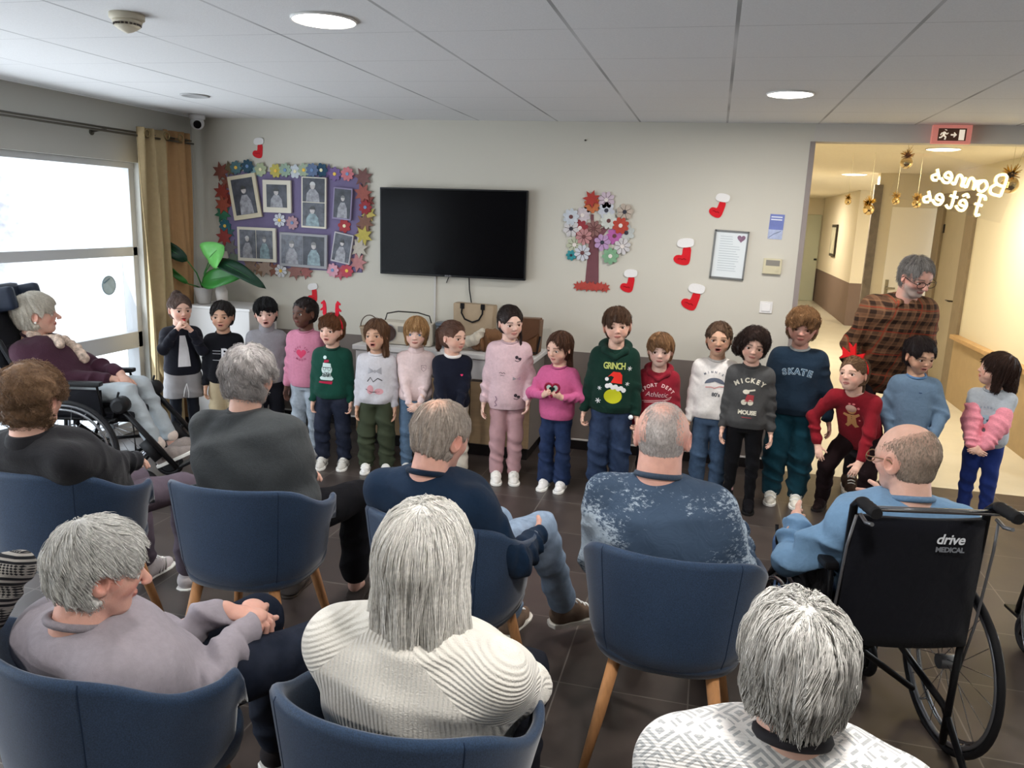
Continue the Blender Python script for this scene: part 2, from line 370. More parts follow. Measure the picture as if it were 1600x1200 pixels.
# television
tv = thing('television', 'large black flat television switched off on the wall', 'television', (-1.945, YB-.001, 1.61))
TR = Matrix.Rotation(math.radians(-.4), 4, 'Y')
obj('housing', box(B(), -.585, .585, -.075, -.035, -.33, .33, .006, M=TR), mat('tv_black', (10, 10, 12), .35), tv)
obj('screen', box(B(), -.574, .574, -.0765, -.0745, -.315, .319, .001, M=TR), mat('tv_screen', (3, 3, 6), .18, spec=.15), tv)
obj('wall_bracket', box(B(), -.2, .2, -.036, 0, -.15, .15, .003), mat('dark_metal', (50, 45, 40), .4, .6), tv)
me = text_mesh('PHILIPS', .016); 
for v in me.vertices: v.co = (v.co.x - .02, -.0775, v.co.y - .3225)
link('badge', me, mat('badge_silver', (170, 170, 175), .4), tv)
bm = B(); tube(bm, [(.13, -.02, -.3), (.135, -.015, -.42), (.16, -.012, -.56), (.17, -.03, -.72)], .005, 8)
tag(obj('power_cable', bm, mat('black_rubber', (18, 18, 18), .5)), 'black cable hanging under the television down behind tote bag', 'cable').location = tv.location
bm = B(); tube(bm, [(-.03, -.02, -.33), (-.05, -.012, -.37), (-.055, -.008, -.38)], .0035, 8)
tag(obj('short_cable', bm, mat('black_rubber', (18, 18, 18), .5)), 'short black lead under the television badge', 'cable').location = tv.location
tag(obj('cable_duct', box(B(), -2.10, -2.085, YB-.012, YB, .8, 1.29, .002), mat('white_duct', (205, 202, 198), .6)), 'thin white cable duct on wall under the television', 'cable duct')

# stockings cut from red card with a white cuff
def chaikin(p, n=2):
    for _ in range(n): p = [q for i in range(len(p)) for q in ((p[i][0]*.75 + p[(i+1) % len(p)][0]*.25, p[i][1]*.75 + p[(i+1) % len(p)][1]*.25), (p[i][0]*.25 + p[(i+1) % len(p)][0]*.75, p[i][1]*.25 + p[(i+1) % len(p)][1]*.75))]
    return p
def stocking(x, z, s, rot, label, fat=1.0):
    t = thing('christmas_stocking', label, 'christmas stocking', (x, YB-.002, z), 0, 'paper stockings on the far wall')
    t.rotation_euler = (0, rot, 0)
    pts = [(.035, .035), (.036, -.03), (.034, -.075), (.012, -.09), (-.03, -.085), (-.055, -.07), (-.062, -.05), (-.052, -.03), (-.03, -.024), (-.012, -.028), (-.014, .035)]
    pts = chaikin(pts); bm = B(); prism(bm, [(a*s*fat, b*s) for a, b in pts], 0, -.003); bmesh.ops.triangulate(bm, faces=bm.faces)
    obj('sock', bm, mat('red_card', (214, 34, 44), .7, noise=.06, nscale=30), t)
    cu = [(-.045, .03), (-.05, .045), (-.046, .065), (-.03, .078), (0, .084), (.03, .084), (.043, .078), (.047, .06), (.046, .04), (.03, .03), (0, .024), (-.028, .022)]
    cu = chaikin(cu); bm = B(); prism(bm, [(a*s*fat, b*s) for a, b in cu], 0, -.009); bmesh.ops.triangulate(bm, faces=bm.faces)
    obj('cuff', bm, mat('cotton_white', (236, 234, 232), .9, bump=.8, bscale=90), t)
    bm = B(); tube(bm, [(a*s*fat, -.007, b*s) for a, b in ((-.035, -.05), (-.02, -.047), (-.012, -.054), (0, -.045), (.012, -.053))], .0012*s, 5); obj('marker_line', bm, mat('dark_red_ink', (110, 15, 25), .7), t)
stocking(-3.605, 2.215, .92, .06, 'small red paper stocking high above the photo board')
stocking(-3.145, 1.085, .9, -.05, 'red paper stocking just below the photo board, half hidden by child')
stocking(.012, 1.885, 1.0, .28, 'red paper stocking, highest one right of the flower tree')
stocking(-.205, 1.555, 1.12, .03, 'red paper stocking left of the framed notice', 1.1)
stocking(-.585, 1.325, 1.0, .12, 'small red paper stocking beside the trunk of flower tree')
stocking(-.115, 1.235, 1.15, .27, 'red paper stocking, lowest one below the framed notice', 1.05)
# framed notice
t = thing('framed_notice', 'silver framed paper notice on the wall right of stockings', 'frame', (.105, YB, 1.545), 0); t.rotation_euler = (0, .035, 0)
bm = B()
for a in ((-.118, .118, .158, .17), (-.118, .118, -.17, -.158), (-.118, -.106, -.17, .17), (.106, .118, -.17, .17)): box(bm, a[0], a[1], -.018, 0, a[2], a[3], .002)
obj('frame', bm, mat('silver_frame', (150, 152, 152), .35, .5), t)
obj('paper', box(B(), -.107, .107, -.008, -.001, -.159, .159), mat('notice_paper', (224, 230, 232), .5), t)
bm = B()
for k in range(15): box(bm, -.075, -.075 + (.09 if k < 4 else .145) * (.8 + .2*random.random()), -.0095, -.008, .125 - .017*k, .128 - .017*k)
obj('writing', bm, mat('pale_ink', (176, 186, 192), .6), t)
bm = B(); prism(bm, [(.068+.028*math.sin(q)**3, .118 + .0018*(13*math.cos(q)-5*math.cos(2*q)-2*math.cos(3*q)-math.cos(4*q))) for q in np.linspace(0, 2*PI, 25)[:-1]], -.008, -.010); obj('crest', bm, mat('crest_plum', (140, 110, 130), .6, noise=.3, nscale=60), t)
# leaflet
t = thing('leaflet', 'small blue and white leaflet stuck above the thermostat', 'leaflet', (.402, YB, 1.752)); t.rotation_euler = (0, .03, 0)
obj('paper', box(B(), -.048, .048, -.0025, 0, -.085, .085), mat('leaflet_blue', (120, 132, 190), .5, noise=.12, nscale=12), t)
obj('lower_band', box(B(), -.048, .048, -.0032, -.0024, -.085, -.02), mat('leaflet_pale', (176, 186, 214), .5, noise=.15, nscale=25), t)
bm = B(); 
for z in (.066, .048): box(bm, -.04, .034, -.0034, -.0024, z-.004, z+.004)
obj('title', bm, mat('leaflet_white', (226, 230, 240), .5), t)
bm = B(); tube(bm, [(-.04, -.004, -.075), (-.01, -.004, -.05), (.035, -.004, -.028)], .0014, 5); obj('drawn_line', bm, mat('leaflet_ink', (70, 80, 120), .5), t)
# thermostat
t = thing('thermostat', 'cream wall thermostat with grey display beside the doorway', 'thermostat', (.402, YB, 1.478)); t.rotation_euler = (0, .02, 0)
obj('housing', box(B(), -.062, .062, -.026, 0, -.052, .055, .005), mat('cream_plastic', (206, 198, 168), .5), t)
obj('display', box(B(), -.045, .048, -.0275, -.0255, .006, .045, .001), mat('lcd_grey', (140, 136, 128), .4), t)
bm = B(); tube(bm, [(.03, -.026, -.02), (.03, -.032, -.02)], .012, 16); obj('knob', bm, mat('cream_plastic', (206, 198, 168), .5), t)
# light switch
t = thing('light_switch', 'square white light switch low beside the doorway', 'light switch', (.39, YB, 1.19))
obj('plate', box(B(), -.043, .043, -.009, 0, -.041, .041, .003), mat('white_plastic', (232, 230, 228), .4), t)
obj('rocker', box(B(), -.03, .03, -.013, -.008, -.028, .028, .003), mat('rocker_white', (240, 238, 236), .35), t)
t = tag(obj('screw', lathe(B(), [(.006, 0), (.006, -.008), (.0001, -.009)], 12, axis='y'), mat('dark_metal', (50, 45, 40), .4, .6)), 'tiny dark screw left in the bare wall above flower tree', 'screw'); t.location = (-.97, YB, 2.31)
# ================================================================= bodies: signed distance fields -> one smooth surface
F32 = np.float32
def A3(p): return np.array(p, float)
def nrm(v): v = A3(v); return v / (np.linalg.norm(v) + 1e-12)
def smin(a, b, k):
    if k <= 0: return np.minimum(a, b)
    h = np.clip(.5 + .5*(b - a)/k, 0, 1)
    return b + (a - b)*h - k*h*(1 - h)
def smax(a, b, k): return -smin(-a, -b, k)
class Fold:
    """cloth folds: rings around a limb, stronger where w(t) says"""
    def __init__(s, amp, wl, t0=0, t1=1, tw=1.2, ph=0): s.amp, s.wl, s.t0, s.t1, s.tw, s.ph = amp, wl, t0, t1, tw, ph
def cone(a, b, ra, rb, fold=None, flat=1.0, side=None):
    """round cone from a to b; flat<1 squeezes it across `side`"""
    a, b = A3(a), A3(b); ba = b - a; L = np.linalg.norm(ba) + 1e-9; u = ba / L
    s = None
    if side is not None:
        s = A3(side); s = s - u*np.dot(s, u); s = nrm(s)
    def f(X, Y, Z):
        px, py, pz = X - a[0], Y - a[1], Z - a[2]
        if s is not None:
            d = px*s[0] + py*s[1] + pz*s[2]; k = (1/flat - 1)
            px, py, pz = px + d*s[0]*k, py + d*s[1]*k, pz + d*s[2]*k
        w = px*u[0] + py*u[1] + pz*u[2]; t = np.clip(w / L, 0, 1)
        q = np.sqrt((px - u[0]*t*L)**2 + (py - u[1]*t*L)**2 + (pz - u[2]*t*L)**2)
        r = ra + (rb - ra)*t
        if fold is not None:
            e1 = nrm(np.cross(u, [.3, .8, .52])); e2 = np.cross(u, e1)
            x1 = px*e1[0] + py*e1[1] + pz*e1[2]; x2 = px*e2[0] + py*e2[1] + pz*e2[2]
            win = np.clip((t - fold.t0)/.12, 0, 1)*np.clip((fold.t1 - t)/.12, 0, 1) if fold.t1 < 1 or fold.t0 > 0 else 1
            c1 = x1/ra; c2 = x2/ra; W = 2*PI*w/fold.wl; p = fold.ph
            p1 = W + 1.7*c1 + 1.1*np.sin(1.4*c2 + p) + .9*np.sin(W*.37 + p*3)
            p2 = W*.71 - 2.1*c2 + .8*np.sin(W*.23 + 2*p) + 1.3*c1
            m1 = np.clip(.45 + .8*np.sin(W*.31 + 1.5*c1 + p), 0, 1); m2 = np.clip(.4 + .8*np.sin(W*.27 - 1.7*c2 + 2.2*p), 0, 1)
            r = r + fold.amp*win*((1 - 2*np.abs(np.sin(p1/2)))*m1 + (1 - 2*np.abs(np.sin(p2/2)))*m2*.8)
        d = (q - r)
        return d*(flat if s is not None else 1)
    R = max(ra, rb) + (fold.amp if fold else 0)
    return f, np.minimum(a, b) - R, np.maximum(a, b) + R
def ell(c, r, rot=None):
    c, r = A3(c), A3(r); Rm = np.array(rot, float) if rot is not None else None
    def f(X, Y, Z):
        px, py, pz = X - c[0], Y - c[1], Z - c[2]
        if Rm is not None:
            px, py, pz = [Rm[0][i]*px + Rm[1][i]*py + Rm[2][i]*pz for i in range(3)]
        k0 = np.sqrt((px/r[0])**2 + (py/r[1])**2 + (pz/r[2])**2)
        k1 = np.sqrt((px/r[0]**2)**2 + (py/r[1]**2)**2 + (pz/r[2]**2)**2) + 1e-6
        return k0*(k0 - 1)/k1
    m = r if Rm is None else np.full(3, r.max())
    return f, c - m, c + m
def plane(p, n):
    """keeps the side n points away from (f = (x-p).n)"""
    p, n = A3(p), nrm(n)
    return lambda X, Y, Z: (X-p[0])*n[0] + (Y-p[1])*n[1] + (Z-p[2])*n[2]
def torso(a, b, side, st, capa=.02, capb=.03, sq=2.3, fold=0, seed=0):
    """elliptic loft from a to b. st rows: (t, half width, half depth, depth offset)"""
    a, b = A3(a), A3(b); L = np.linalg.norm(b - a); u = (b - a)/L
    s = A3(side); s = nrm(s - u*np.dot(s, u)); dp = np.cross(u, s)
    st = np.array(st, float); tt = np.linspace(st[0, 0], st[-1, 0], 60)
    def sm(col):
        y = np.interp(tt, st[:, 0], st[:, col]); k = np.array([1, 2, 3, 2, 1.])/9
        return np.convolve(np.pad(y, 2, 'edge'), k, 'valid')
    R1, R2, OF = sm(1), sm(2), sm(3)
    def f(X, Y, Z):
        px, py, pz = X - a[0], Y - a[1], Z - a[2]
        w = px*u[0] + py*u[1] + pz*u[2]; t = w/L
        x = px*s[0] + py*s[1] + pz*s[2]; y = px*dp[0] + py*dp[1] + pz*dp[2]
        tc = t.ravel() if hasattr(t, 'ravel') else t
        r1 = np.interp(tc, tt, R1).reshape(t.shape); r2 = np.interp(tc, tt, R2).reshape(t.shape); of = np.interp(tc, tt, OF).reshape(t.shape)
        y = y - of
        g = ((np.abs(x)/r1)**sq + (np.abs(y)/r2)**sq)**(1/sq)
        d = (g - 1)*np.minimum(r1, r2)*.85
        if fold:
            d = d + fold*(np.sin(w*38 + 2.2*np.sin(x*14 + seed) + x*22) * np.clip(1.1 - np.abs(t - .1)*1.5, .15, 1) + .7*np.sin(x*33 + 2*np.sin(w*17 + seed)))
        return smax(smax(d, w - st[-1, 0]*L, capb), st[0, 0]*L - w, capa)
    mr = max(R1.max(), R2.max()) + np.abs(OF).max() + .03
    lo = np.minimum(a + u*st[0, 0]*L, a + u*st[-1, 0]*L) - mr; hi = np.maximum(a + u*st[0, 0]*L, a + u*st[-1, 0]*L) + mr
    return f, lo, hi
class Grid:
    def __init__(s, lo, hi, h):
        s.h = h; s.lo = A3(lo) - 2*h; n = np.ceil((A3(hi) + 2*h - s.lo)/h).astype(int) + 1; s.n = n
        s.f = np.full(n, .5, F32); s.ax = [(s.lo[i] + h*np.arange(n[i])) for i in range(3)]
    def sl(s, lo, hi, m):
        i0 = np.clip(np.floor((lo - m - s.lo)/s.h).astype(int), 0, s.n); i1 = np.clip(np.ceil((hi + m - s.lo)/s.h).astype(int) + 1, 0, s.n)
        return i0, i1
    def pts(s, i0, i1):
        X = s.ax[0][i0[0]:i1[0]][:, None, None]; Y = s.ax[1][i0[1]:i1[1]][None, :, None]; Z = s.ax[2][i0[2]:i1[2]][None, None, :]
        sh = (X.shape[0], Y.shape[1], Z.shape[2])
        return np.broadcast_to(X, sh), np.broadcast_to(Y, sh), np.broadcast_to(Z, sh)
    def add(s, pr, k=.01):
        f, lo, hi = pr; i0, i1 = s.sl(lo, hi, k + 3*s.h)
        if np.any(i1 <= i0): return s
        v = s.f[i0[0]:i1[0], i0[1]:i1[1], i0[2]:i1[2]]
        v[...] = smin(v, f(*s.pts(i0, i1)).astype(F32), k); return s
    def sub(s, pr, k=.005):
        f, lo, hi = pr; i0, i1 = s.sl(lo, hi, k + 3*s.h)
        if np.any(i1 <= i0): return s
        v = s.f[i0[0]:i1[0], i0[1]:i1[1], i0[2]:i1[2]]
        v[...] = smax(v, -f(*s.pts(i0, i1)).astype(F32), k); return s
    def cut(s, pl, k=.004):
        v = s.f; v[...] = smax(v, pl(*s.pts([0]*3, s.n)).astype(F32), k); return s
    def disp(s, fn):
        m = np.abs(s.f) < 3.5*s.h; idx = np.nonzero(m)
        s.f[idx] += fn(s.ax[0][idx[0]], s.ax[1][idx[1]], s.ax[2][idx[2]]).astype(F32); return s
    def mesh(s):
        f = s.f; h = s.h; ins = f < 0; n = s.n
        c = [ins[dx:n[0]-1+dx, dy:n[1]-1+dy, dz:n[2]-1+dz] for dx in (0, 1) for dy in (0, 1) for dz in (0, 1)]
        cnt = sum(x.astype(np.int8) for x in c); act = (cnt > 0) & (cnt < 8)
        I = np.array(np.nonzero(act)).T
        if len(I) == 0: return np.zeros((0, 3)), np.zeros((0, 4), int)
        idx = np.full(act.shape, -1, np.int32); idx[act] = np.arange(len(I))
        cor = np.array([(a, b, d) for a in (0, 1) for b in (0, 1) for d in (0, 1)])
        val = np.stack([f[I[:, 0]+q[0], I[:, 1]+q[1], I[:, 2]+q[2]] for q in cor], 1)
        P = np.zeros((len(I), 3)); N = np.zeros(len(I))
        for i in range(8):
            for j in range(i+1, 8):
                if np.abs(cor[i]-cor[j]).sum() != 1: continue
                m = (val[:, i] < 0) != (val[:, j] < 0); t = np.where(m, val[:, i]/np.where(m, val[:, i]-val[:, j], 1), 0)
                P += np.where(m[:, None], cor[i] + t[:, None]*(cor[j]-cor[i]), 0); N += m
        V = s.lo + h*(I + P/N[:, None])
        Q = []
        for ax in range(3):
            sl0 = [slice(None)]*3; sl1 = [slice(None)]*3; sl0[ax] = slice(0, n[ax]-1); sl1[ax] = slice(1, n[ax])
            a, b = ins[tuple(sl0)], ins[tuple(sl1)]; e = np.array(np.nonzero(a != b)).T
            o1, o2 = (ax+1) % 3, (ax+2) % 3
            ok = (e[:, o1] > 0) & (e[:, o2] > 0) & (e[:, o1] < n[o1]-1) & (e[:, o2] < n[o2]-1); e = e[ok]
            if len(e) == 0: continue
            sg = a[tuple(e.T)]
            def g(d1, d2):
                q = e.copy(); q[:, o1] -= d1; q[:, o2] -= d2; return idx[tuple(q.T)]
            q = np.stack([g(1, 1), g(0, 1), g(0, 0), g(1, 0)], 1); q[~sg] = q[~sg][:, ::-1]; Q.append(q)
        Q = np.concatenate(Q); return V, Q[(Q >= 0).all(1)]
    def grad(s, P):
        i = (P - s.lo)/s.h; i = np.clip(np.round(i).astype(int), 1, s.n - 2); f = s.f
        g = np.stack([f[i[:, 0]+1, i[:, 1], i[:, 2]] - f[i[:, 0]-1, i[:, 1], i[:, 2]], f[i[:, 0], i[:, 1]+1, i[:, 2]] - f[i[:, 0], i[:, 1]-1, i[:, 2]],
                      f[i[:, 0], i[:, 1], i[:, 2]+1] - f[i[:, 0], i[:, 1], i[:, 2]-1]], 1)
        return g/(np.linalg.norm(g, axis=1)[:, None] + 1e-9)
    def val(s, P):
        u = np.clip((P - s.lo)/s.h, 0, s.n - 1.001); i = u.astype(int); t = u - i; r = 0
        for a in (0, 1):
            for b in (0, 1):
                for c in (0, 1):
                    w = (t[:, 0] if a else 1-t[:, 0])*(t[:, 1] if b else 1-t[:, 1])*(t[:, 2] if c else 1-t[:, 2])
                    r = r + w*s.f[i[:, 0]+a, i[:, 1]+b, i[:, 2]+c]
        return r
def smooth_mesh(V, Q, it=2, lam=.5):
    n = len(V)
    for _ in range(it):
        S = np.zeros_like(V); c = np.zeros(n)
        for i in range(4):
            a, b = Q[:, i], Q[:, (i+1) % 4]
            for k in range(3): S[:, k] += np.bincount(a, V[b, k], n) + np.bincount(b, V[a, k], n)
            c += np.bincount(a, minlength=n) + np.bincount(b, minlength=n)
        V = V + lam*(S/np.maximum(c, 1)[:, None] - V)
    return V
def np_mesh(name, V, Q, col=None, smooth=True):
    me = bpy.data.meshes.new(name); k = Q.shape[1]
    me.vertices.add(len(V)); me.vertices.foreach_set('co', np.ascontiguousarray(V, F32).ravel())
    me.loops.add(Q.size); me.loops.foreach_set('vertex_index', np.ascontiguousarray(Q, np.int32).ravel())
    me.polygons.add(len(Q)); me.polygons.foreach_set('loop_start', np.arange(0, Q.size, k, dtype=np.int32)); me.polygons.foreach_set('loop_total', np.full(len(Q), k, np.int32))
    if smooth: me.polygons.foreach_set('use_smooth', np.ones(len(Q), bool))
    me.update(calc_edges=True)
    if col is not None:
        a = me.color_attributes.new('Col', 'FLOAT_COLOR', 'POINT'); a.data.foreach_set('color', np.ascontiguousarray(np.c_[col, np.ones(len(col))], F32).ravel())
    return me
def union_prims(prims, h, cuts=(), subs=(), disp=None, lo=None, hi=None, sm=1):
    """prims: list of (prim, k)"""
    if lo is None:
        lo = np.min([p[0][1] for p in prims], 0); hi = np.max([p[0][2] for p in prims], 0)
    g = Grid(lo, hi, h)
    for p, k in prims: g.add(p, k)
    for p, k in subs: g.sub(p, k)
    for c in cuts: g.cut(c)
    if disp: g.disp(disp)
    V, Q = g.mesh()
    if sm and len(V): V = smooth_mesh(V, Q, sm, .45)
    return g, V, Q
def vnoise(P, s, seed=0):
    r = np.random.RandomState(seed); v = 0
    for i in range(5):
        d = r.normal(size=3); d /= np.linalg.norm(d); e = r.normal(size=3)
        v = v + np.sin((P @ d)*s*(1 + .45*i) + r.rand()*6 + 1.5*np.sin((P @ e)*s*.5 + r.rand()*6))/(1 + .3*i)
    return v/3
def strands(g, V, n, length, seed, q, flow, steps=8, r=.0009, lift=.001, curl=0, curlr=.004, wl=.02, stray=.0, rgb=((120, 90, 60), (60, 40, 25)), keep=None, taper=.3, up=0.0, stop=-.45, zone=None, wobk=.18):
    """thin locks combed over the hair surface g; q = head frame (centre, right, front, up)"""
    rs = np.random.RandomState(seed); P = V[rs.randint(0, len(V), n)] + rs.normal(size=(n, 3))*g.h*.5
    if keep is not None: P = P[keep(P)]
    n = len(P); L = length*rs.uniform(.5, 1.25, n); st = L/steps; path = []; off = rs.rand(n)*lift*2 + r*.3
    ph = rs.rand(n)*6.28; lens = (rs.rand(n) < stray)*1.0*rs.rand(n)
    prev = None; wob = rs.normal(size=(n, 3))*wobk; live = np.ones(n); Uq = np.array(q[1])[:, 2]
    for i in range(steps + 1):
        for _ in range(2):
            G = g.grad(P); P = P - G*np.clip(g.val(P)*1.0 - off - lens*.009*i/steps - up*i/steps, -1.5*g.h, 1.5*g.h)[:, None]
        D = flow(P) + wob; D = D - G*(D*G).sum(1)[:, None]; D /= np.linalg.norm(D, axis=1)[:, None] + 1e-9
        if prev is not None: D = .55*D + .45*prev; D /= np.linalg.norm(D, axis=1)[:, None] + 1e-9
        prev = D
        T = np.cross(D, G)
        if i: live = live*((G @ Uq) > stop)*(g.val(P) < 4*g.h)
        if zone is not None: live = live*(~zone(P))
        if i and zone is not None: L0 = np.where(live > 0, 1, 0)
        O = P
        if curl:
            a = ph + 2*PI*i*st/wl; O = P + curlr*curl*(np.cos(a)[:, None]*T + (np.sin(a)[:, None]*.7 + .5)*G)
        path.append(O.copy()); P = P + D*(st*live)[:, None] + D*1e-5
    path = np.array(path)                       # steps+1, n, 3
    ok = (np.linalg.norm(np.diff(path, axis=0), axis=2) < (st + .03)[None, :]).all(0) & (np.abs(g.val(path.reshape(-1, 3))).reshape(path.shape[:2]) < .03).all(0)
    path = path[:, ok]; G = G[ok]; n = int(ok.sum())
    verts = []; rad = np.array([r*min(1, (1 - i/steps)*1.6 + taper) for i in range(steps+1)])
    rr = rs.uniform(.7, 1.3, n)
    for i in range(steps+1):
        d = path[min(i+1, steps)] - path[max(i-1, 0)]; d /= np.linalg.norm(d, axis=1)[:, None] + 1e-9
        a = np.cross(d, G + .01); a /= np.linalg.norm(a, axis=1)[:, None] + 1e-9; b = np.cross(d, a)
        for k in range(3):
            an = 2*PI*k/3; verts.append(path[i] + (rad[i]*rr)[:, None]*(math.cos(an)*a + math.sin(an)*b))
    VV = np.array(verts).reshape(steps+1, 3, n, 3).transpose(2, 0, 1, 3)     # n, steps+1, 3, xyz
    base = (np.arange(n)*(steps+1)*3)[:, None]; F = []
    for i in range(steps):
        for k in range(3): F.append(np.concatenate([base + i*3 + k, base + i*3 + (k+1) % 3, base + (i+1)*3 + (k+1) % 3, base + (i+1)*3 + k], 1))
    F = np.stack(F, 1).reshape(-1, 4)
    mixv = np.clip(rs.rand(n)*.75 + .25*(vnoise(path[0], 60, seed)*.5 + .5), 0, 1)
    c0, c1 = np.array(lin(rgb[0])), np.array(lin(rgb[1])); col = c0*(1-mixv)[:, None] + c1*mixv[:, None]
    col = np.repeat(col, (steps+1)*3, 0)
    return VV.reshape(-1, 3), F, col
def join(parts):
    V, Q, Cc = [], [], []; o = 0
    for v, q, c in parts:
        V.append(v); Q.append(q + o); Cc.append(c); o += len(v)
    return np.concatenate(V), np.concatenate(Q), np.concatenate(Cc)
def skin_mat(key, rough=.5):
    k = ('skin', key)
    if k in _mc: return _mc[k]
    m, nt, b = new_mat('skin'); a = nt('ShaderNodeAttribute', _attribute_name='Col')
    tc = nt('ShaderNodeTexCoord'); n = nt('ShaderNodeTexNoise', Vector=(tc, 'Object'), Scale=38., Detail=4.)
    mr = nt('ShaderNodeMapRange', Value=(n, 'Fac'), i1=.3, i2=.7, i3=.93, i4=1.06); sc = nt('ShaderNodeVectorMath', _operation='SCALE', i0=(a, 'Color')); nt.l.new(mr.outputs[0], sc.inputs['Scale'])
    nt.l.new(sc.outputs[0], b.inputs['Base Color']); b.inputs['Roughness'].default_value = rough
    b.inputs['Subsurface Weight'].default_value = .12; b.inputs['Subsurface Radius'].default_value = (.9, .35, .2); b.inputs['Subsurface Scale'].default_value = .006
    n2 = nt('ShaderNodeTexNoise', Vector=(tc, 'Object'), Scale=260., Detail=2.); bp = nt('ShaderNodeBump', Height=(n2, 'Fac'), Strength=.12 if key == 'young' else .4, Distance=.001)
    nt.l.new(bp.outputs[0], b.inputs['Normal']); _mc[k] = m; return m
def hair_mat():
    if 'hair' in _mc: return _mc['hair']
    m, nt, b = new_mat('hair'); a = nt('ShaderNodeAttribute', _attribute_name='Col')
    tc = nt('ShaderNodeTexCoord'); n = nt('ShaderNodeTexNoise', Vector=(tc, 'Object'), Scale=120., Detail=3.)
    mr = nt('ShaderNodeMapRange', Value=(n, 'Fac'), i1=.3, i2=.7, i3=.8, i4=1.15); sc = nt('ShaderNodeVectorMath', _operation='SCALE', i0=(a, 'Color')); nt.l.new(mr.outputs[0], sc.inputs['Scale'])
    nt.l.new(sc.outputs[0], b.inputs['Base Color']); b.inputs['Roughness'].default_value = .5
    _mc['hair'] = m; return m
def cloth(name, col, kind='jersey', col2=None):
    """kinds: jersey, denim, knit, fleece, cotton"""
    key = ('cloth', name, col, kind, col2)
    if key in _mc: return _mc[key]
    m, nt, b = new_mat(name); tc = nt('ShaderNodeTexCoord'); c = lin(tuple(.86*x + .14*sum(col)/3 for x in col))
    sc, amt, bs, bst, sh = {'jersey': (60., .07, 700., .25, .04), 'denim': (34., .22, 900., .3, .0), 'knit': (90., .10, 260., .6, .06), 'fleece': (120., .12, 320., .8, .08), 'cotton': (25., .05, 600., .15, 0.)}[kind]
    n = nt('ShaderNodeTexNoise', Vector=(tc, 'Object'), Scale=sc, Detail=4., Roughness=.65)
    mr = nt('ShaderNodeMapRange', Value=(n, 'Fac'), i1=.3, i2=.7, i3=1-amt, i4=1+amt)
    s = nt('ShaderNodeVectorMath', _operation='SCALE', i0=c); nt.l.new(mr.outputs[0], s.inputs['Scale'])
    if kind == 'denim':
        n4 = nt('ShaderNodeTexNoise', Vector=(tc, 'Object'), Scale=7., Detail=2.)
        mm = nt('ShaderNodeMixRGB', Fac=nt('ShaderNodeMapRange', Value=(n4, 'Fac'), i1=.45, i2=.75, i3=0., i4=.45), Color1=s, Color2=tuple(min(1, x*1.9 + .03) for x in c)+(1,)); s = mm
    nt.l.new(s.outputs[0], b.inputs['Base Color']); b.inputs['Roughness'].default_value = .85
    b.inputs['Specular IOR Level'].default_value = .25
    if sh: b.inputs['Sheen Weight'].default_value = sh; b.inputs['Sheen Roughness'].default_value = .6
    n2 = nt('ShaderNodeTexNoise', Vector=(tc, 'Object'), Scale=bs, Detail=2.); bp = nt('ShaderNodeBump', Height=(n2, 'Fac'), Strength=bst, Distance=.002)
    n5 = nt('ShaderNodeTexNoise', Vector=(tc, 'Object'), Scale=16., Detail=3., Distortion=1.2); bp2 = nt('ShaderNodeBump', Height=(n5, 'Fac'), Strength=.28, Distance=.012, Normal=bp)
    nt.l.new(bp2.outputs[0], b.inputs['Normal']); _mc[key] = m; return m
# ================================================================= people
def rotm(yaw=0, pitch=0, roll=0):
    """head frame: columns right, front, up; yaw + = to the person's left, pitch + = nodding down, roll + = top of head to the right"""
    m = Matrix.Rotation(yaw, 3, 'Z') @ Matrix.Rotation(-pitch, 3, 'X') @ Matrix.Rotation(roll, 3, 'Y')
    return np.array(m)
def ik(a, b, l1, l2, pole):
    a, b = A3(a), A3(b); d = b - a; L = np.linalg.norm(d)
    if L > (l1 + l2)*.998: b = a + d/L*(l1+l2)*.998; d = b - a; L = np.linalg.norm(d)
    u = d/L; x = (l1*l1 - l2*l2 + L*L)/(2*L); h = math.sqrt(max(l1*l1 - x*x, 1e-6))
    p = A3(pole); p = nrm(p - u*np.dot(p, u)); return a + u*x + p*h, b
def hand_prims(w, d, n, t, s, curl=.5, spread=.5, thumb=.5, curls=None):
    """w wrist, d pointing, n palm normal, t thumb side"""
    w = A3(w); d = nrm(d); n = nrm(A3(n) - d*np.dot(n, d)); t0 = np.cross(d, n); t = t0 if np.dot(t0, A3(t)) > 0 else -t0
    P = [(cone(w - d*.12*s, w + d*.14*s, .135*s, .15*s, flat=.72, side=n), .006),
         (cone(w + d*.12*s + t*.01*s, w + d*.40*s, .165*s, .195*s, flat=.46, side=n), .008),
         (ell(w + d*.20*s + t*.11*s + n*.03*s, np.array([.1, .1, .1])*s), .008)]
    offs = (.145, .05, -.05, -.14); lens = (.43, .48, .45, .35)
    for i in range(4):
        c = (curls[i] if curls else curl*(.9 + .12*i))
        dd = nrm(d + t*offs[i]*spread*1.2); p = w + d*(.47 - .02*abs(i-1.2))*s + t*offs[i]*s; nn = n
        r = .052*s*(1 if i < 3 else .88)
        for j, fr in enumerate((.44, .32, .26)):
            a = c*(.55, .95, .7)[j]; dd2 = nrm(dd*math.cos(a) + nn*math.sin(a)); nn = nrm(nn*math.cos(a) - dd*math.sin(a)); dd = dd2
            q = p + dd*lens[i]*fr*s; P.append((cone(p, q, r*(1 - .07*j), r*(.95 - .09*j)), .0022 if j else .003)); p = q
    p = w + d*.16*s + t*.14*s + n*.03*s; dd = nrm(d*.75 + t*.75 + n*.25)
    for j, fr in enumerate((.24, .17)):
        q = p + dd*fr*s; P.append((cone(p, q, .062*s - .006*j*s, .052*s - .006*j*s), .004)); p = q; dd = nrm(dd + (n*.35 - t*.45)*thumb + d*.2)
    return P
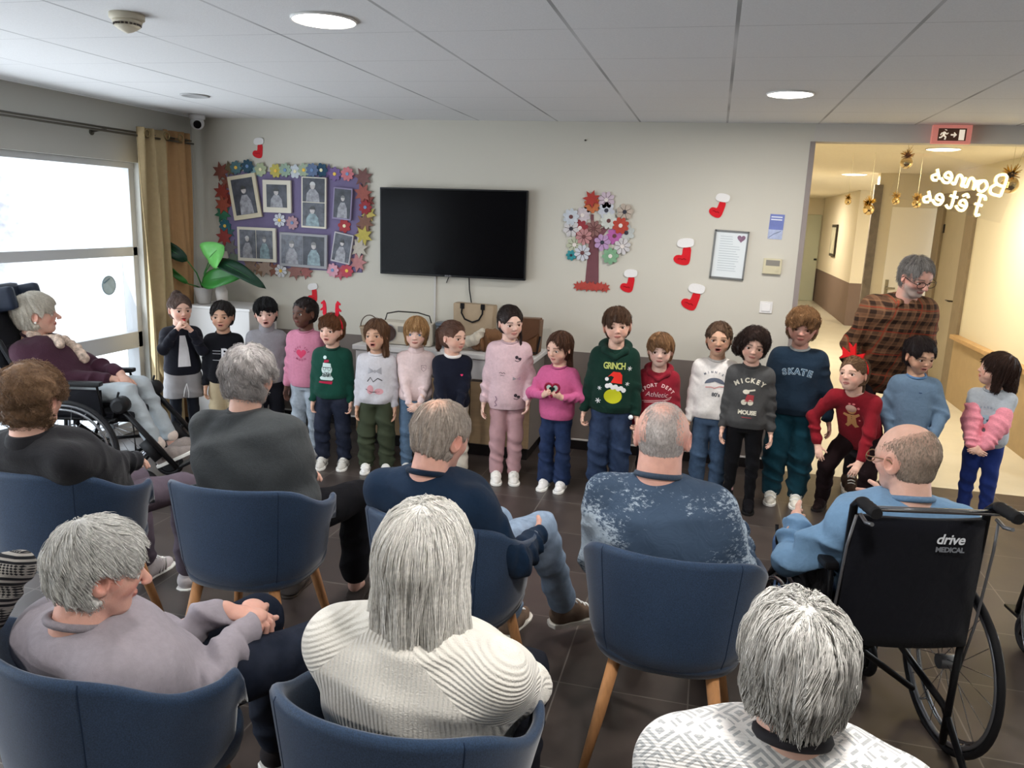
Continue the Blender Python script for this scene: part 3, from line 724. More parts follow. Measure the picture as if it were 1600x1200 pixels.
TONE = {'fair': (222, 180, 160), 'pale': (228, 192, 176), 'olive': (204, 162, 136), 'tan': (196, 150, 122), 'dark': (92, 62, 50), 'aged': (210, 168, 150), 'ruddy': (208, 160, 144)}
def head_prims(hc, R, s, kind, mouth, wide=1.0, ears=1.0, nose=1.0):
    hc = A3(hc); R = np.array(R)
    def H(*c): return hc + R @ (np.array(c)*s)
    def E(c, r): return ell(H(*c), np.array(r)*s, R)
    ch = kind == 'child'; w = wide
    P = [(E((0, -.065, .115), (.345*w, .425, .385)), 0), (E((0, .06, -.06), (.295*w, .325, .34)), .05*s*3)]
    if ch: P += [(E((0, .17, -.335), (.165, .165, .14)), .12*s), (E((.15, .20, -.17), (.125, .12, .13)), .06*s), (E((-.15, .20, -.17), (.125, .12, .13)), .06*s)]
    else: P += [(E((0, .19, -.37), (.17, .16, .125)), .12*s), (E((.17, .19, -.10), (.10, .12, .12)), .06*s), (E((-.17, .19, -.10), (.10, .12, .12)), .06*s), (E((0, .02, -.25), (.25*w, .24, .17)), .1*s)]
    P += [(E((0, .315, .085), (.20, .06, .045)), .05*s)]
    nz = (.36, .43) if ch else (.36, .485); nz = (nz[0], nz[0] + (nz[1] - nz[0])*nose)
    P += [(cone(H(0, nz[0]-.005, .04), H(0, nz[1]-.03, -.10), .028*s, (.042 if ch else .05)*s), .03*s), (E((0, nz[1]-.025, -.115), (.05, .045, .042)), .02*s),
          (E((.045, nz[1]-.06, -.125), (.032, .038, .03)), .015*s), (E((-.045, nz[1]-.06, -.125), (.032, .038, .03)), .015*s)]
    my = .345 if ch else .355
    subs = [(E((.142, .425, .0), (.088, .08, .062)), .03*s), (E((-.142, .425, .0), (.088, .08, .062)), .03*s)]
    op = {'open': .038, 'smile': .008, 'closed': 0, 'small': .02}[mouth]
    P2 = [(E((0, my, -.235 + op*.35), (.088, .04, .024)), .012*s), (E((0, my-.008, -.262 - op), (.075, .042, .028)), .012*s)]
    if op > .01: subs2 = [(E((0, my+.02, -.25 - op*.3), (.055, .08, op*.8)), .006*s)]
    else: subs2 = [(E((0, my+.06, -.2485), (.085, .045, .006)), .006*s)]
    for sx in (1, -1):   # lids
        P2.append((cone(H(sx*.085, .345, .035), H(sx*.2, .315, .032), .022*s, .02*s), .02*s)); P2.append((cone(H(sx*.09, .335, -.048), H(sx*.195, .31, -.045), .018*s, .016*s), .02*s))
        e = H(sx*.335*w, -.03, -.03)
        P2.append((ell(e + R @ np.array([sx*.012, -.012, 0])*s, np.array([.03, .085, .125])*s*ears, R @ np.array(Matrix.Rotation(sx*-.38, 3, 'Z'))), .018*s))
        subs2.append((ell(e + R @ np.array([sx*.042, .012, .01])*s, np.array([.022, .045, .07])*s*ears, R @ np.array(Matrix.Rotation(sx*-.38, 3, 'Z'))), .01*s))
        if not ch: P2.append((E((sx*.325*w, .0, -.135), (.03, .035, .04)), .02*s))
    return P, subs, P2, subs2, H
def face_colour(V, hc, R, s, tone, lips, brow, kind, flush=.5, beard=None, scalp=None, op=0):
    L = (V - hc) @ R / s; x, y, z = L.T; ax = np.abs(x)
    c = np.tile(np.array(lin(TONE[tone])), (len(V), 1))
    def mix(m, col, a=1):
        nonlocal c; m = np.clip(m*a, 0, 1)[:, None]; c = c*(1-m) + np.array(lin(col))*m
    g = lambda v, w: np.exp(-(v/w)**2)
    T = np.array(TONE[tone])
    red = tuple(np.clip(T*[1.0, .80, .78], 0, 255))
    head = (y > -.1) & (z > -.5)
    mix(g(ax-.19, .1)*g(z+.14, .1)*(y > .1), red, flush); mix(g(x, .05)*g(z+.12, .05)*(y > .35), red, flush*.8); mix((ax > .31)*g(z+.02, .14), red, .5*flush+.1)
    if beard: mix(np.clip((.04*8 - (z+.12)*8 - .1), 0, 1)*(y > -.02)*(z > -.55)*np.clip((y+.02)*8, 0, 1), beard, .75)
    if scalp:
        m = 1/(1 + np.exp(-(z - .02 + y*.9 - .30)*14)); m2 = (1-m)*(y < .2)*(z > -.38)*(z < .45); mix(m2, scalp, .55)
    if brow is not None:
        arc = .105 - ((ax - .14)**2)*1.6
        mix(((ax > .06) & (ax < .235) & (y > .12)).astype(float)*g(z - arc, .02), brow, .9)
    mz = .012*np.cos(np.clip(x/.09, -1, 1)*1.5)
    lm = ((ax < .095) & (y > .28)).astype(float)*np.clip(1.6 - np.abs(z + .25 + op*.35)/(.034 + op*.8)*(1 + (ax/.095)**2*.8), 0, 1)
    mix(np.clip(lm, 0, 1), lips, .8)
    if op > .01: mix(((ax < .06)*(np.abs(z + .25 + op*.3) < op*.85)*(y > .2)*(y < .375)).astype(float), (70, 20, 20), .95)
    else: mix(((ax < .08)*(y > .2)).astype(float)*g(z + .2485 - .25*ax*ax*4*(.1), .0075), (95, 35, 35), .7)
    for sx in (1, -1):     # lash line
        mix(((y > .26)*(np.abs(sx*x - .142) < .075)).astype(float)*g(z - .032 + ((sx*x - .142)/.075)**2*.018, .010), (45, 30, 25), .75)
    return c
def eye_mats(iris):
    return [mat('eye_white', (232, 228, 224), .25), mat('iris_' + iris, {'brown': (58, 34, 20), 'blue': (80, 110, 140), 'dark': (24, 14, 10)}[iris], .15)]
def make_eyes(H, R, s, parent, iris='brown', look=(0, 0)):
    for sx in (1, -1):
        bm = bmesh.new(); bmesh.ops.create_uvsphere(bm, u_segments=20, v_segments=16, radius=.069*s)
        c = H(sx*.142, .292, -.005)
        d = nrm([math.sin(look[0]) , 1, math.sin(look[1])])
        for f in bm.faces:
            cc = A3(f.calc_center_median()); f.smooth = True
            if np.dot(cc/np.linalg.norm(cc), d) > .80: f.material_index = 1
        for v in bm.verts: v.co = Vector(c + R @ A3(v.co))
        obj('eye', bm, eye_mats(iris), parent)
def proj_print(name, me, V, Q, cx, cz, m, parent, off=.0016, maxe=.010, flip=True, ymax=.7, front=1, sx=0):
    """lay a flat design (x right, y up as seen by a viewer in front) on the front of a garment"""
    bm = bmesh.new(); bm.from_mesh(me) if isinstance(me, bpy.types.Mesh) else None
    if not isinstance(me, bpy.types.Mesh): bm.free(); bm = me
    bmesh.ops.triangulate(bm, faces=bm.faces)
    for _ in range(4):
        es = [e for e in bm.edges if e.calc_length() > maxe]
        if not es: break
        bmesh.ops.subdivide_edges(bm, edges=es, cuts=1); bmesh.ops.triangulate(bm, faces=[f for f in bm.faces if len(f.verts) > 3])
    tree = BVHTree.FromPolygons([tuple(v) for v in V], [tuple(q) for q in Q])
    dead = []
    for v in bm.verts:
        h = tree.ray_cast(Vector((cx - v.co.x*front, ymax*front, cz + v.co.y)), Vector((0, -front, 0)))
        if h[0] is None: dead.append(v); continue
        extra = v.co.z
        v.co = h[0] + Vector((0, 1, 0))*(off + extra)*front
    bmesh.ops.delete(bm, geom=dead, context='VERTS')
    bmesh.ops.recalc_face_normals(bm, faces=bm.faces)
    return obj(name, bm, m, parent)
def disc2(bm, cx, cy, rx, ry=None, n=20, z=0, rot=0):
    ry = ry or rx; vs = []
    for k in range(n):
        a = 2*PI*k/n; x, y = rx*math.cos(a), ry*math.sin(a)
        vs.append(bm.verts.new((cx + x*math.cos(rot) - y*math.sin(rot), cy + x*math.sin(rot) + y*math.cos(rot), z)))
    bm.faces.new(vs); return bm
def poly2(bm, pts, z=0): bm.faces.new([bm.verts.new((x, y, z)) for x, y in pts]); return bm
def stroke2(bm, pts, w, z=0):
    pts = [Vector((p[0], p[1], 0)) for p in pts]
    L, Rr = [], []
    for i, p in enumerate(pts):
        t = (pts[min(i+1, len(pts)-1)] - pts[max(i-1, 0)]).normalized(); n = Vector((-t.y, t.x, 0))*w/2
        L.append(bm.verts.new(p + n + Vector((0, 0, z)))); Rr.append(bm.verts.new(p - n + Vector((0, 0, z))))
    for i in range(len(pts)-1): bm.faces.new((L[i], Rr[i], Rr[i+1], L[i+1]))
    return bm
def heart2(bm, cx, cy, s, z=0, n=28): return poly2(bm, [(cx + s*math.sin(q)**3, cy + s/16*(13*math.cos(q)-5*math.cos(2*q)-2*math.cos(3*q)-math.cos(4*q))) for q in np.linspace(0, 2*PI, n+1)[:-1]], z)

# ---- footwear (local: toe towards +Y, sole on z=0), then placed by yaw
def shoe(parent, an, yaw, L, style, col, sole=(235, 233, 228), pitch=0, roll=0):
    an = A3(an); s = L
    g = []
    boot = style in ('boot', 'whiteboot'); hz = .62*s if boot else (.36*s if style != 'sandal' else .16*s)
    w = .19*s
    prims = [(cone((0, -.20*s, .19*s), (0, .12*s, .20*s), .185*s, .18*s), 0), (cone((0, .1*s, .16*s), (0, .52*s, .115*s), .175*s, .10*s), .05*s),
             (cone((.03*s, .38*s, .12*s), (-.03*s, .38*s, .12*s), .12*s, .12*s), .04*s), (cone((0, -.18*s, .2*s), (0, -.14*s, hz), .16*s, .155*s), .05*s)]
    gg, V, Q = union_prims(prims, s*.022, cuts=[plane((0, 0, .05*s), (0, 0, -1)), plane((0, -.16*s, hz), (0, -.25 if not boot else 0, 1))], sm=2)
    Rm = np.array(Matrix.Rotation(yaw, 3, 'Z') @ Matrix.Rotation(pitch, 3, 'X') @ Matrix.Rotation(roll, 3, 'Y')); org = an - Rm @ np.array([0, -.16*s, .42*s])
    T = lambda P: P @ Rm.T + org
    me = np_mesh('shoe', T(V), Q); o = link('shoe', me, cloth('shoe_upper', col, 'cotton') if style != 'fuzzy' else cloth('shoe_upper', col, 'fleece'), parent)
    bm = bmesh.new(); out = [(.0, .64), (.09, .62), (.17, .53), (.205, .38), (.19, .15), (.165, -.05), (.175, -.25), (.13, -.37), (0, -.41)]
    pts = [(x*s, y*s) for x, y in out] + [(-x*s, y*s) for x, y in out[-2:0:-1]]
    prism(bm, pts, 0, .085*s, 'xy'); bmesh.ops.bevel(bm, geom=[e for e in bm.edges], offset=.012*s, segments=1, affect='EDGES')
    for v in bm.verts: v.co = Vector(T(A3(v.co)[None])[0])
    obj('sole', bm, mat('rubber_sole', sole, .6), o)
    if style in ('sneaker', 'stripe', 'velcro'):
        bm = bmesh.new()
        for k in range(4 if style != 'velcro' else 3):
            y = (.10 + .085*k)*s if style != 'velcro' else (.06 + .13*k)*s; ww = .085 if style != 'velcro' else .17
            pp = []
            for q in np.linspace(-1, 1, 7):
                x = q*ww*s; v = np.array([x, y, .6*s])
                zz = np.linspace(.08*s, .5*s, 60); vals = gg.val(np.c_[np.full(60, x), np.full(60, y), zz]); zi = zz[np.max(np.nonzero(vals < 0)[0])] if (vals < 0).any() else .2*s
                pp.append(T(np.array([[x, y, zi + .012*s]]))[0])
            tube(bm, pp, (.014 if style != 'velcro' else .035)*s, 6)
        obj('laces' if style != 'velcro' else 'straps', bm, mat('lace_white', (238, 236, 230), .7), o)
    if style == 'stripe':
        bm = bmesh.new()
        for sx in (1, -1):
            for k in range(3):
                y0 = (.02 + .09*k)*s; tube(bm, [T(np.array([[sx*.188*s, y0, .10*s]]))[0], T(np.array([[sx*.175*s, y0+.05*s, .2*s]]))[0], T(np.array([[sx*.12*s, y0+.1*s, .30*s]]))[0]], .014*s, 5)
        obj('stripes', bm, mat('stripe_grey', (150, 146, 140), .6), o)
    return o
def hair_build(style, H, R, hc, s, rgb, parent, kind, seed=1, extra=None, dens=1.0, label=None, h=None):
    """style: dict(th=thickness, face=(cy,cz,rx,rz) hairline ellipsoid, back=z of nape cut, prims=[...], curl, len, flow)"""
    E = lambda c, r: ell(H(*c), np.array(r)*s, R)
    U = np.array(R)[:, 2]; Fv = np.array(R)[:, 1]; Rt = np.array(R)[:, 0]
    th = style.get('th', .04); vol = style.get('vol', (1, 1, 1)); w = style.get('w', 1.0)
    h = h or (.0036 if kind == 'child' else .0042)
    prims = [(E((0, -.065 + style.get('dy', 0), .115 + style.get('dz', 0)), ((.345*w + th)*vol[0], (.425 + th)*vol[1], (.385 + th)*vol[2])), 0),
             (E((0, -.12, -.10), ((.30*w + th)*vol[0], (.30 + th), .30 + th)), .05*s)]
    fy, fz, rx, rz = style.get('face', (.42, -.14, .31, .46))
    subs = [(E((0, fy, fz), (rx, .34, rz)), .02*s)]
    if style.get('ears', True):
        for sx in (1, -1): subs.append((E((sx*.41, .0, -.09), (.16, .12, .19)), .02*s)); subs.append((E((sx*.33, .22, -.2), (.14, .2, .26)), .02*s))
    g0 = [p for p in prims]
    lo = np.min([p[0][1] for p in g0], 0); hi = np.max([p[0][2] for p in g0], 0)
    ex = style.get('prims', [])
    exw = []
    for e in ex:
        if e[0] == 'c': exw.append((cone(H(*e[1]), H(*e[2]), e[3]*s, e[4]*s, flat=e[6] if len(e) > 6 else 1., side=(R @ np.array(e[7]) if len(e) > 7 else None)), (e[5] if len(e) > 5 else .04)*s))
        else: exw.append((E(e[1], e[2]), (e[3] if len(e) > 3 else .04)*s))
    if exw: lo = np.minimum(lo, np.min([p[0][1] for p in exw], 0)); hi = np.maximum(hi, np.max([p[0][2] for p in exw], 0))
    g = Grid(lo - .02, hi + .02, h)
    for p, k in prims: g.add(p, k)
    for p, k in subs: g.sub(p, k)
    nape = style.get('nape', -.26)
    g.cut(plane(H(0, -.3, nape), R @ np.array([0, style.get('nt', -.25), -1.])), .02*s)
    for p, k in exw: g.add(p, k)
    for p in style.get('cuts', []): g.cut(plane(H(*p[0]), R @ np.array(p[1])), .015*s)
    amp = style.get('amp', .014)*s; fr = style.get('freq', 55)
    cr = H(0, -.25, .5)
    def dsp(x, y, z):
        P = np.stack([x, y, z], 1); D = P - cr; L = D @ np.array(R)
        if style.get('curl', 0) > 0: return amp*(vnoise(P, style.get('cf', 160), seed) + .5*vnoise(P, style.get('cf', 160)*2.2, seed+1))
        an = np.arctan2(L[:, 0], -L[:, 1]); dep = L[:, 2]/s
        return amp*(.6*np.sin(an*fr/5 + 3*vnoise(P, 14, seed)) + .4*np.sin(an*fr/2.1 + 4*vnoise(P, 25, seed+2)) + .5*vnoise(P, 60, seed+3))*np.clip(.3 + np.abs(L[:, :2]).sum(1)/(.3*s), .2, 1)
    g.disp(dsp)
    V, Q = g.mesh()
    if not len(V): return None
    V = smooth_mesh(V, Q, 1, .4)
    dn = style.get('down', .55)
    def zone(P):
        X, Y, Z = P.T; ins = np.min([p[0](X, Y, Z) for p, k in subs], 0) < -.0015
        for p, k in exw: ins = ins & (p[0](X, Y, Z) > .004)
        return ins
    def flow(P):
        if 'tie' in style:
            T_ = H(*style['tie']) - P; dd = np.linalg.norm(T_, axis=1)[:, None]; f = T_/(dd + 1e-6)
            if 'tail' in style: m = 1/(1 + np.exp((dd - .11*s)*200)); m = np.maximum(m, (((P - hc) @ Fv)/s < style['tie'][1] - .02)[:, None]*1.0); f = f*(1-m) - (U*.95 + Fv*.1)*m
            return f + .05*np.stack([vnoise(P, 22, seed+7), vnoise(P, 22, seed+8), vnoise(P, 22, seed+9)], 1)
        D = P - cr; D = D/np.linalg.norm(D, axis=1)[:, None]
        f = D*(1 - dn) - U*dn
        if style.get('fwd'): f = f + Fv*style['fwd']
        if style.get('side'): f = f + Rt*style['side']
        wv = style.get('wave', .12); f = f + wv*np.stack([vnoise(P, 22, seed+7), vnoise(P, 22, seed+8), vnoise(P, 22, seed+9)], 1)
        return f
    c0, c1 = np.array(lin(rgb[0])), np.array(lin(rgb[1])); nz = np.clip(.5 + .5*vnoise(V, 45, seed), 0, 1)[:, None]
    colV = (c0*(1-nz) + c1*nz)*style.get('basek', .8)
    if style.get('spot'):    # thinning crown
        L = (V - hc) @ np.array(R)/s; q, rr, cc = style['spot']; m = np.exp(-(np.linalg.norm(L - np.array(q), axis=1)/rr)**2)[:, None]*.85; colV = colV*(1-m) + np.array(lin(cc))*m
    parts = [(V, Q, colV)]
    n = int(style.get('n', 900)*dens)
    if n:
        keep = None
        if style.get('spot'):
            q, rr, cc = style['spot']; rs = np.random.RandomState(seed)
            keep = lambda P: (np.linalg.norm((P - hc) @ np.array(R)/s - np.array(q), axis=1) > rr*.75) | (rs.rand(len(P)) < .3)
        parts.append(strands(g, V, n, style.get('len', .5)*s, seed, (hc, R), flow, steps=style.get('steps', 7), r=style.get('r', .0011), lift=style.get('lift', .0015), curl=style.get('curl', 0),
                     curlr=style.get('curlr', .004), wl=style.get('wl', .02), stray=style.get('stray', .12), rgb=rgb, keep=keep, up=style.get('up', 0), stop=style.get('stop', -.45), zone=zone, wobk=style.get('wob', .18)))
    V, Q, cc = join(parts)
    o = link('hair', np_mesh('hair', V, Q, cc), hair_mat(), parent)
    if label: o['label'] = label
    return o
HS = {
 'short': dict(th=.035, face=(.42, -.14, .31, .43), n=900, len=.28, down=.35, fwd=.25, amp=.016),
 'boyfringe': dict(th=.05, face=(.44, -.20, .27, .37), n=1000, len=.42, down=.4, fwd=.6, amp=.02, side=.25, prims=[('e', (0, .30, .27), (.24, .10, .10)), ('e', (.1, .22, .36), (.2, .14, .08))]),
 'tousle': dict(th=.075, face=(.44, -.2, .27, .36), n=900, len=.4, down=.3, fwd=.4, amp=.03, curl=1, curlr=.005, wl=.045, cf=70, prims=[('e', (0, .28, .30), (.27, .13, .13)), ('e', (.1, .1, .45), (.22, .2, .1))]),
 'long': dict(th=.045, face=(.42, -.16, .285, .46), ears=False, n=1100, len=.8, down=.8, amp=.02, nape=-.5,
     prims=[('c', (.29, .02, .05), (.30, -.04, -.75), .085, .06, .05), ('c', (-.29, .02, .05), (-.30, -.04, -.75), .085, .06, .05), ('c', (0, -.33, 0), (0, -.28, -.85), .2, .13, .06), ('c', (.18, -.27, 0), (.2, -.22, -.85), .16, .1, .05), ('c', (-.18, -.27, 0), (-.2, -.22, -.85), .16, .1, .05)]),
 'tied': dict(th=.03, face=(.42, -.14, .30, .43), n=900, len=.6, down=.1, amp=.010, tie=(0, -.5, .12), stop=-2),
}
def st(base, **k): d = dict(HS[base]); d.update(k); return d

def person(sp):
    """builds one person; local frame: +Y is where the body faces, +X the person's right"""
    kind = sp.get('kind', 'child'); ch = kind == 'child'; Ht = sp['ht']; s = sp.get('hh', Ht*.188 if ch else .225)
    J = sp.get('J', {}); q = {}
    k = Ht
    if 'seat' in sp:
        sz = sp['seat']; ln = sp.get('lean', .05); tl = sp.get('tl', .50)
        q['pel'] = A3((0, 0, sz)); q['neck'] = A3((0, ln, sz + tl)); hx = .09
        q['hipR'], q['hipL'] = A3((hx, .02, sz)), A3((-hx, .02, sz))
        kz = sp.get('kz', .50); q['knR'], q['knL'] = A3((.13, .44, kz)), A3((-.13, .44, kz)); q['anR'], q['anL'] = A3((.12, .46, .09)), A3((-.12, .46, .09))
        sw = sp.get('sw', .17); q['shR'] = q['neck'] + (sw, 0, -.055); q['shL'] = q['neck'] + (-sw, 0, -.055)
        q['hc'] = q['neck'] + (0, .05 + ln*.3, .055 + s*.5)
    else:
        sw = sp.get('sw', .084*k if ch else .105*k)
        q['pel'] = A3((0, 0, .47*k)); q['neck'] = A3((0, 0, k - s - .023*k)); hx = .045*k
        q['hipR'], q['hipL'] = A3((hx, 0, .48*k)), A3((-hx, 0, .48*k)); fx = sp.get('stance', .055*k)
        q['anR'], q['anL'] = A3((fx, -.01, .05*k)), A3((-fx, -.01, .05*k))
        q['knR'], q['knL'] = A3((fx*.97, .012, .265*k)), A3((-fx*.97, .012, .265*k))
        q['shR'] = q['neck'] + (sw, -.005, -.038*k); q['shL'] = q['neck'] + (-sw, -.005, -.038*k)
        q['hc'] = q['neck'] + (0, .018*k if ch else .02, .023*k + s*.5)
    for a, b in J.items(): q[a] = A3(b) if not isinstance(b, tuple) or b[0] != '+' else q[a] + A3(b[1:])
    la, lb = (sp.get('la', .158*k if ch else .165*k), sp.get('lb', .145*k if ch else .15*k))
    hs = sp.get('hand', .098*k if ch else .108*k)
    for S, sx in (('R', 1), ('L', -1)):
        tgt = sp.get('h' + S)
        if tgt is None: tgt = q['sh'+S] + (sx*.035*k, .03*k, -(la+lb)*.985)
        else: tgt = A3(tgt)
        q['el'+S], q['wr'+S] = ik(q['sh'+S], tgt, la, lb, sp.get('pole'+S, (sx*.5, -1, -.1)))
    Rh = rotm(*sp.get('head', (0, 0, 0))); tone = sp.get('tone', 'fair')
    # ---- head, neck
    P, subs, P2, subs2, H = head_prims(q['hc'], Rh, s, kind, sp.get('mouth', 'closed'), sp.get('wide', 1), sp.get('ears', 1), sp.get('nose', 1))
    nr = (.21 if ch else .255)*s*sp.get('neckw', 1)
    neckp = (cone(H(0, -.10, -.24), q['neck'] + A3((0, -.01, -.04*k)), nr, nr*1.12), .05*s)
    hh = .0031 if ch else .0036
    lo = np.min([p[0][1] for p in P + [neckp]], 0); hi = np.max([p[0][2] for p in P + [neckp] + P2], 0); lo[2] = max(lo[2], q['neck'][2] - .05*k)
    g = Grid(lo, hi, hh)
    for p, kk in P + [neckp]: g.add(p, kk)
    for p, kk in subs: g.sub(p, kk)
    for p, kk in P2: g.add(p, kk)
    for p, kk in subs2: g.sub(p, kk)
    V, Q = g.mesh(); V = smooth_mesh(V, Q, 1, .3)
    op = {'open': .038, 'smile': .008, 'closed': 0, 'small': .02}[sp.get('mouth', 'closed')]
    col = face_colour(V, q['hc'], Rh, s, tone, sp.get('lips', (190, 110, 104)), sp.get('brow', (80, 55, 40)), kind, sp.get('flush', .4), sp.get('beard'), sp.get('scalp'), op)
    tc = np.array(lin(TONE[tone])); parts = [(V, Q, col)]
    # ---- hands
    ar = (.021*k if ch else .0215*k)
    for S, sx in (('R', 1), ('L', -1)):
        if sp.get('nohand'+S): continue
        fd = sp.get('hd'+S) or nrm(q['wr'+S] - q['el'+S]); hn = sp.get('hn'+S) or (-sx, .25, 0); tt = sp.get('ht'+S) or (0, 1, .3)
        hp = hand_prims(q['wr'+S] + nrm(fd)*.012, fd, hn, tt, hs, sp.get('curl'+S, sp.get('curl', .45)), .6, .5)
        fa = nrm(q['el'+S] - q['wr'+S])
        hp.append((cone(q['wr'+S] - nrm(fd)*0, q['wr'+S] + fa*.35*lb, ar*.78, ar*1.0), .012))
        _, v, f = union_prims(hp, .0027 if ch else .0032, cuts=[plane(q['wr'+S] + fa*.3*lb, fa)], sm=1)
        cc = np.tile(tc, (len(v), 1)); ti = np.clip(np.linalg.norm(v - q['wr'+S], axis=1)/(hs) - .6, 0, 1)[:, None]*.35; cc = cc*(1-ti) + cc*np.array([1, .75, .72])*ti
        parts.append((v, f, cc))
    # ---- the rest of the body, a little slimmer than the clothes
    bp = [(torso(q['pel'] - A3((0, 0, .02*k)), q['neck'], (1, 0, 0), [(-.02, .062*k, .048*k, 0), (.25, .078*k, .056*k, 0), (.6, .082*k, .06*k, 0), (.85, .07*k, .05*k, 0), (1, .03*k, .035*k, 0)]), .02)]
    bp.append((cone(q['shR'], q['shL'], .022*k, .022*k), .03))
    for S in 'RL':
        bp += [(cone(q['sh'+S], q['el'+S], (.026 if ch else .023)*k, (.021 if ch else .017)*k), .02), (cone(q['el'+S], q['wr'+S], (.021 if ch else .016)*k, (.016 if ch else .015)*k), .01),
               (cone(q['hip'+S], q['kn'+S], .033*k, .026*k), .02), (cone(q['kn'+S], q['an'+S], .026*k, .017*k), .01), (cone(q['neck'], q['neck'] - A3((0, 0, .06*k)), nr*.9, nr), .02)]
        fo = A3(sp.get('foot'+S, (0, 1, 0))); bp.append((cone(q['an'+S] - A3((0, 0, .015)), q['an'+S] + fo*.055*k - A3((0, 0, .028*k)), .017*k, .012*k), .01))
    _, v, f = union_prims(bp, .0085, sm=0); parts.append((v, f, np.tile(tc, (len(v), 1))))
    V, Q, cc = join(parts)
    root = link('person', np_mesh('person', V, Q, cc), skin_mat('young' if ch else 'old'))
    tag(root, sp['label'], 'person', sp.get('group'))
    make_eyes(H, Rh, s, root, sp.get('iris', 'brown'), sp.get('look', (0, 0)))
    # ---- top
    t = sp['top']; lw = t.get('w', 1); m = t.get('mat') or cloth(t['name'], t['col'], t.get('kind', 'jersey'))
    hem = q['pel'] + (q['neck'] - q['pel'])*t.get('hem', -.02)
    wv = sp.get('girth', 1.0)
    if ch: stn = [(0, .098, .076), (.035, .101, .078), (.1, .112, .084), (.3, .108, .080), (.62, .104, .074), (.82, .100, .066), (.93, .078, .054), (1.0, .040, .043)]
    else: stn = [(0, .108, .088), (.1, .112, .090), (.3, .112, .090), (.62, .118, .084), (.80, .116, .076), (.91, .096, .064), (1.0, .046, .048)]
    stn = [(a, b*k*wv*(lw if a < .85 else 1), c*k*wv*(lw if a < .85 else 1), (t.get('bow', 0)*math.sin(a*PI))) for a, b, c in stn]
    fa = t.get('fold', .004 if ch else .006)
    top = [(torso(hem, q['neck'] + A3((0, 0, -.004*k)), sp.get('side', (1, 0, 0)), stn, capa=.006, capb=.012, fold=fa*.55, seed=sp.get('seed', 1)), 0),
           (cone(q['shR'] + A3((-.01*k, 0, -.002*k)), q['neck'] + A3((.02*k, 0, -.028*k)), .034*k, .036*k), .04*k), (cone(q['shL'] + A3((.01*k, 0, -.002*k)), q['neck'] + A3((-.02*k, 0, -.028*k)), .034*k, .036*k), .04*k)]
    sr = t.get('sl', 1.0)
    for S, sx in (('R', 1), ('L', -1)):
        e, w_, sh = q['el'+S], q['wr'+S], q['sh'+S]
        if t.get('sleeve', 'long') == 'short':
            top.append((cone(sh, sh + (e - sh)*.75, .041*k*sr, .043*k*sr, Fold(fa*.5, .06)), .02*k)); continue
        top.append((cone(sh, e, (.036 if ch else .034)*k*sr, .033*k*sr, Fold(fa*1.5, .085*k/1.1, .25, 2, ph=sx+sp.get('seed', 1))), .034*k))
        wr = w_ + (e - w_)*t.get('cuffup', .10)
        top.append((cone(e, wr, .034*k*sr, .0265*k*sr, Fold(fa*1.6, .06*k/1.1, ph=sx*2+sp.get('seed', 1))), .012*k))
        if t.get('cuff', True): top.append((cone(wr + (e-wr)*.08, wr + (wr - e)*.02, .0235*k*sr, .022*k*sr), .004))
    cuts = []; subsT = []
    if t.get('vneck') or t.get('crew', True):
        cr_ = t.get('neckr', 1.05)*nr; subsT.append((ell(q['neck'] + A3((0, (.016 if ch else .030)*k, (.022 if ch else .030)*k)), (cr_*(1.08 if ch else .93), cr_*(1.1 if ch else .98), .036*k)), .004))
    hg = t.get('h', .0062 if ch else .0068)
    gT, tv, tq = union_prims(top, hg, subs=subsT if t.get('crew', True) else (), sm=2)
    if t.get('open'):    # open cardigan: gap in front
        pass
    to = link(t.get('part', 'sweater'), np_mesh(t.get('part', 'sweater'), tv, tq), m, root)
    if t.get('plabel'): to['label'] = t['plabel']
    ribm = cloth(t['name'] + '_rib', t.get('rib', tuple(int(c*.88) for c in t['col'])), 'knit')
    # ribbed hem band and collar
    if t.get('collar', 'crew') == 'crew':
        bm = bmesh.new(); n_ = 28; cc_ = q['neck'] + A3((0, .004, .014*k)); 
        pts = [cc_ + A3((nr*(1.10 if ch else 1.03)*math.cos(a), nr*(1.12 if ch else 1.06)*math.sin(a), -.010*k*math.sin(a)*1.0 - .004*k)) for a in np.linspace(0, 2*PI, n_+1)[:-1]]
        tube(bm, pts, t.get('colr', .0075*k if ch else .006*k), 8, closed=True); obj('collar', bm, mat(t['name'] + '_collar', t['collarcol'], .8) if 'collarcol' in t else ribm, to)
    elif t['collar'] == 'turtle':
        tp = [(cone(q['neck'] + A3((0, 0, -.01*k)), q['neck'] + (H(0, -.06, -.34) - q['neck'])*t.get('turth', .8), nr*1.28, nr*1.2, Fold(.0015, .02)), 0)]
        _, v, f = union_prims(tp, .005, cuts=[plane(q['neck'] + (H(0, -.06, -.34) - q['neck'])*t.get('turth', .8) + A3((0, 0, .006)), (0, -.12, 1))], sm=1); obj_ = link('collar', np_mesh('collar', v, f), m, to)
    elif t['collar'] == 'hood':
        hp = [(cone(q['neck'] + A3((.035*k, -.055*k, .0)), q['neck'] + A3((-.035*k, -.055*k, .0)), .042*k, .042*k), 0), (cone(q['neck'] + A3((.062*k, -.03*k, .005)), q['neck'] + A3((.05*k, .04*k, -.012*k)), .026*k, .018*k), .03), (cone(q['neck'] + A3((-.062*k, -.03*k, .005)), q['neck'] + A3((-.05*k, .04*k, -.012*k)), .026*k, .018*k), .03),
              (cone(q['neck'] + A3((.05*k, .04*k, -.012*k)), q['neck'] + A3((0, .065*k, -.045*k)), .018*k, .012*k), .012), (cone(q['neck'] + A3((-.05*k, .04*k, -.012*k)), q['neck'] + A3((0, .065*k, -.045*k)), .018*k, .012*k), .012)]
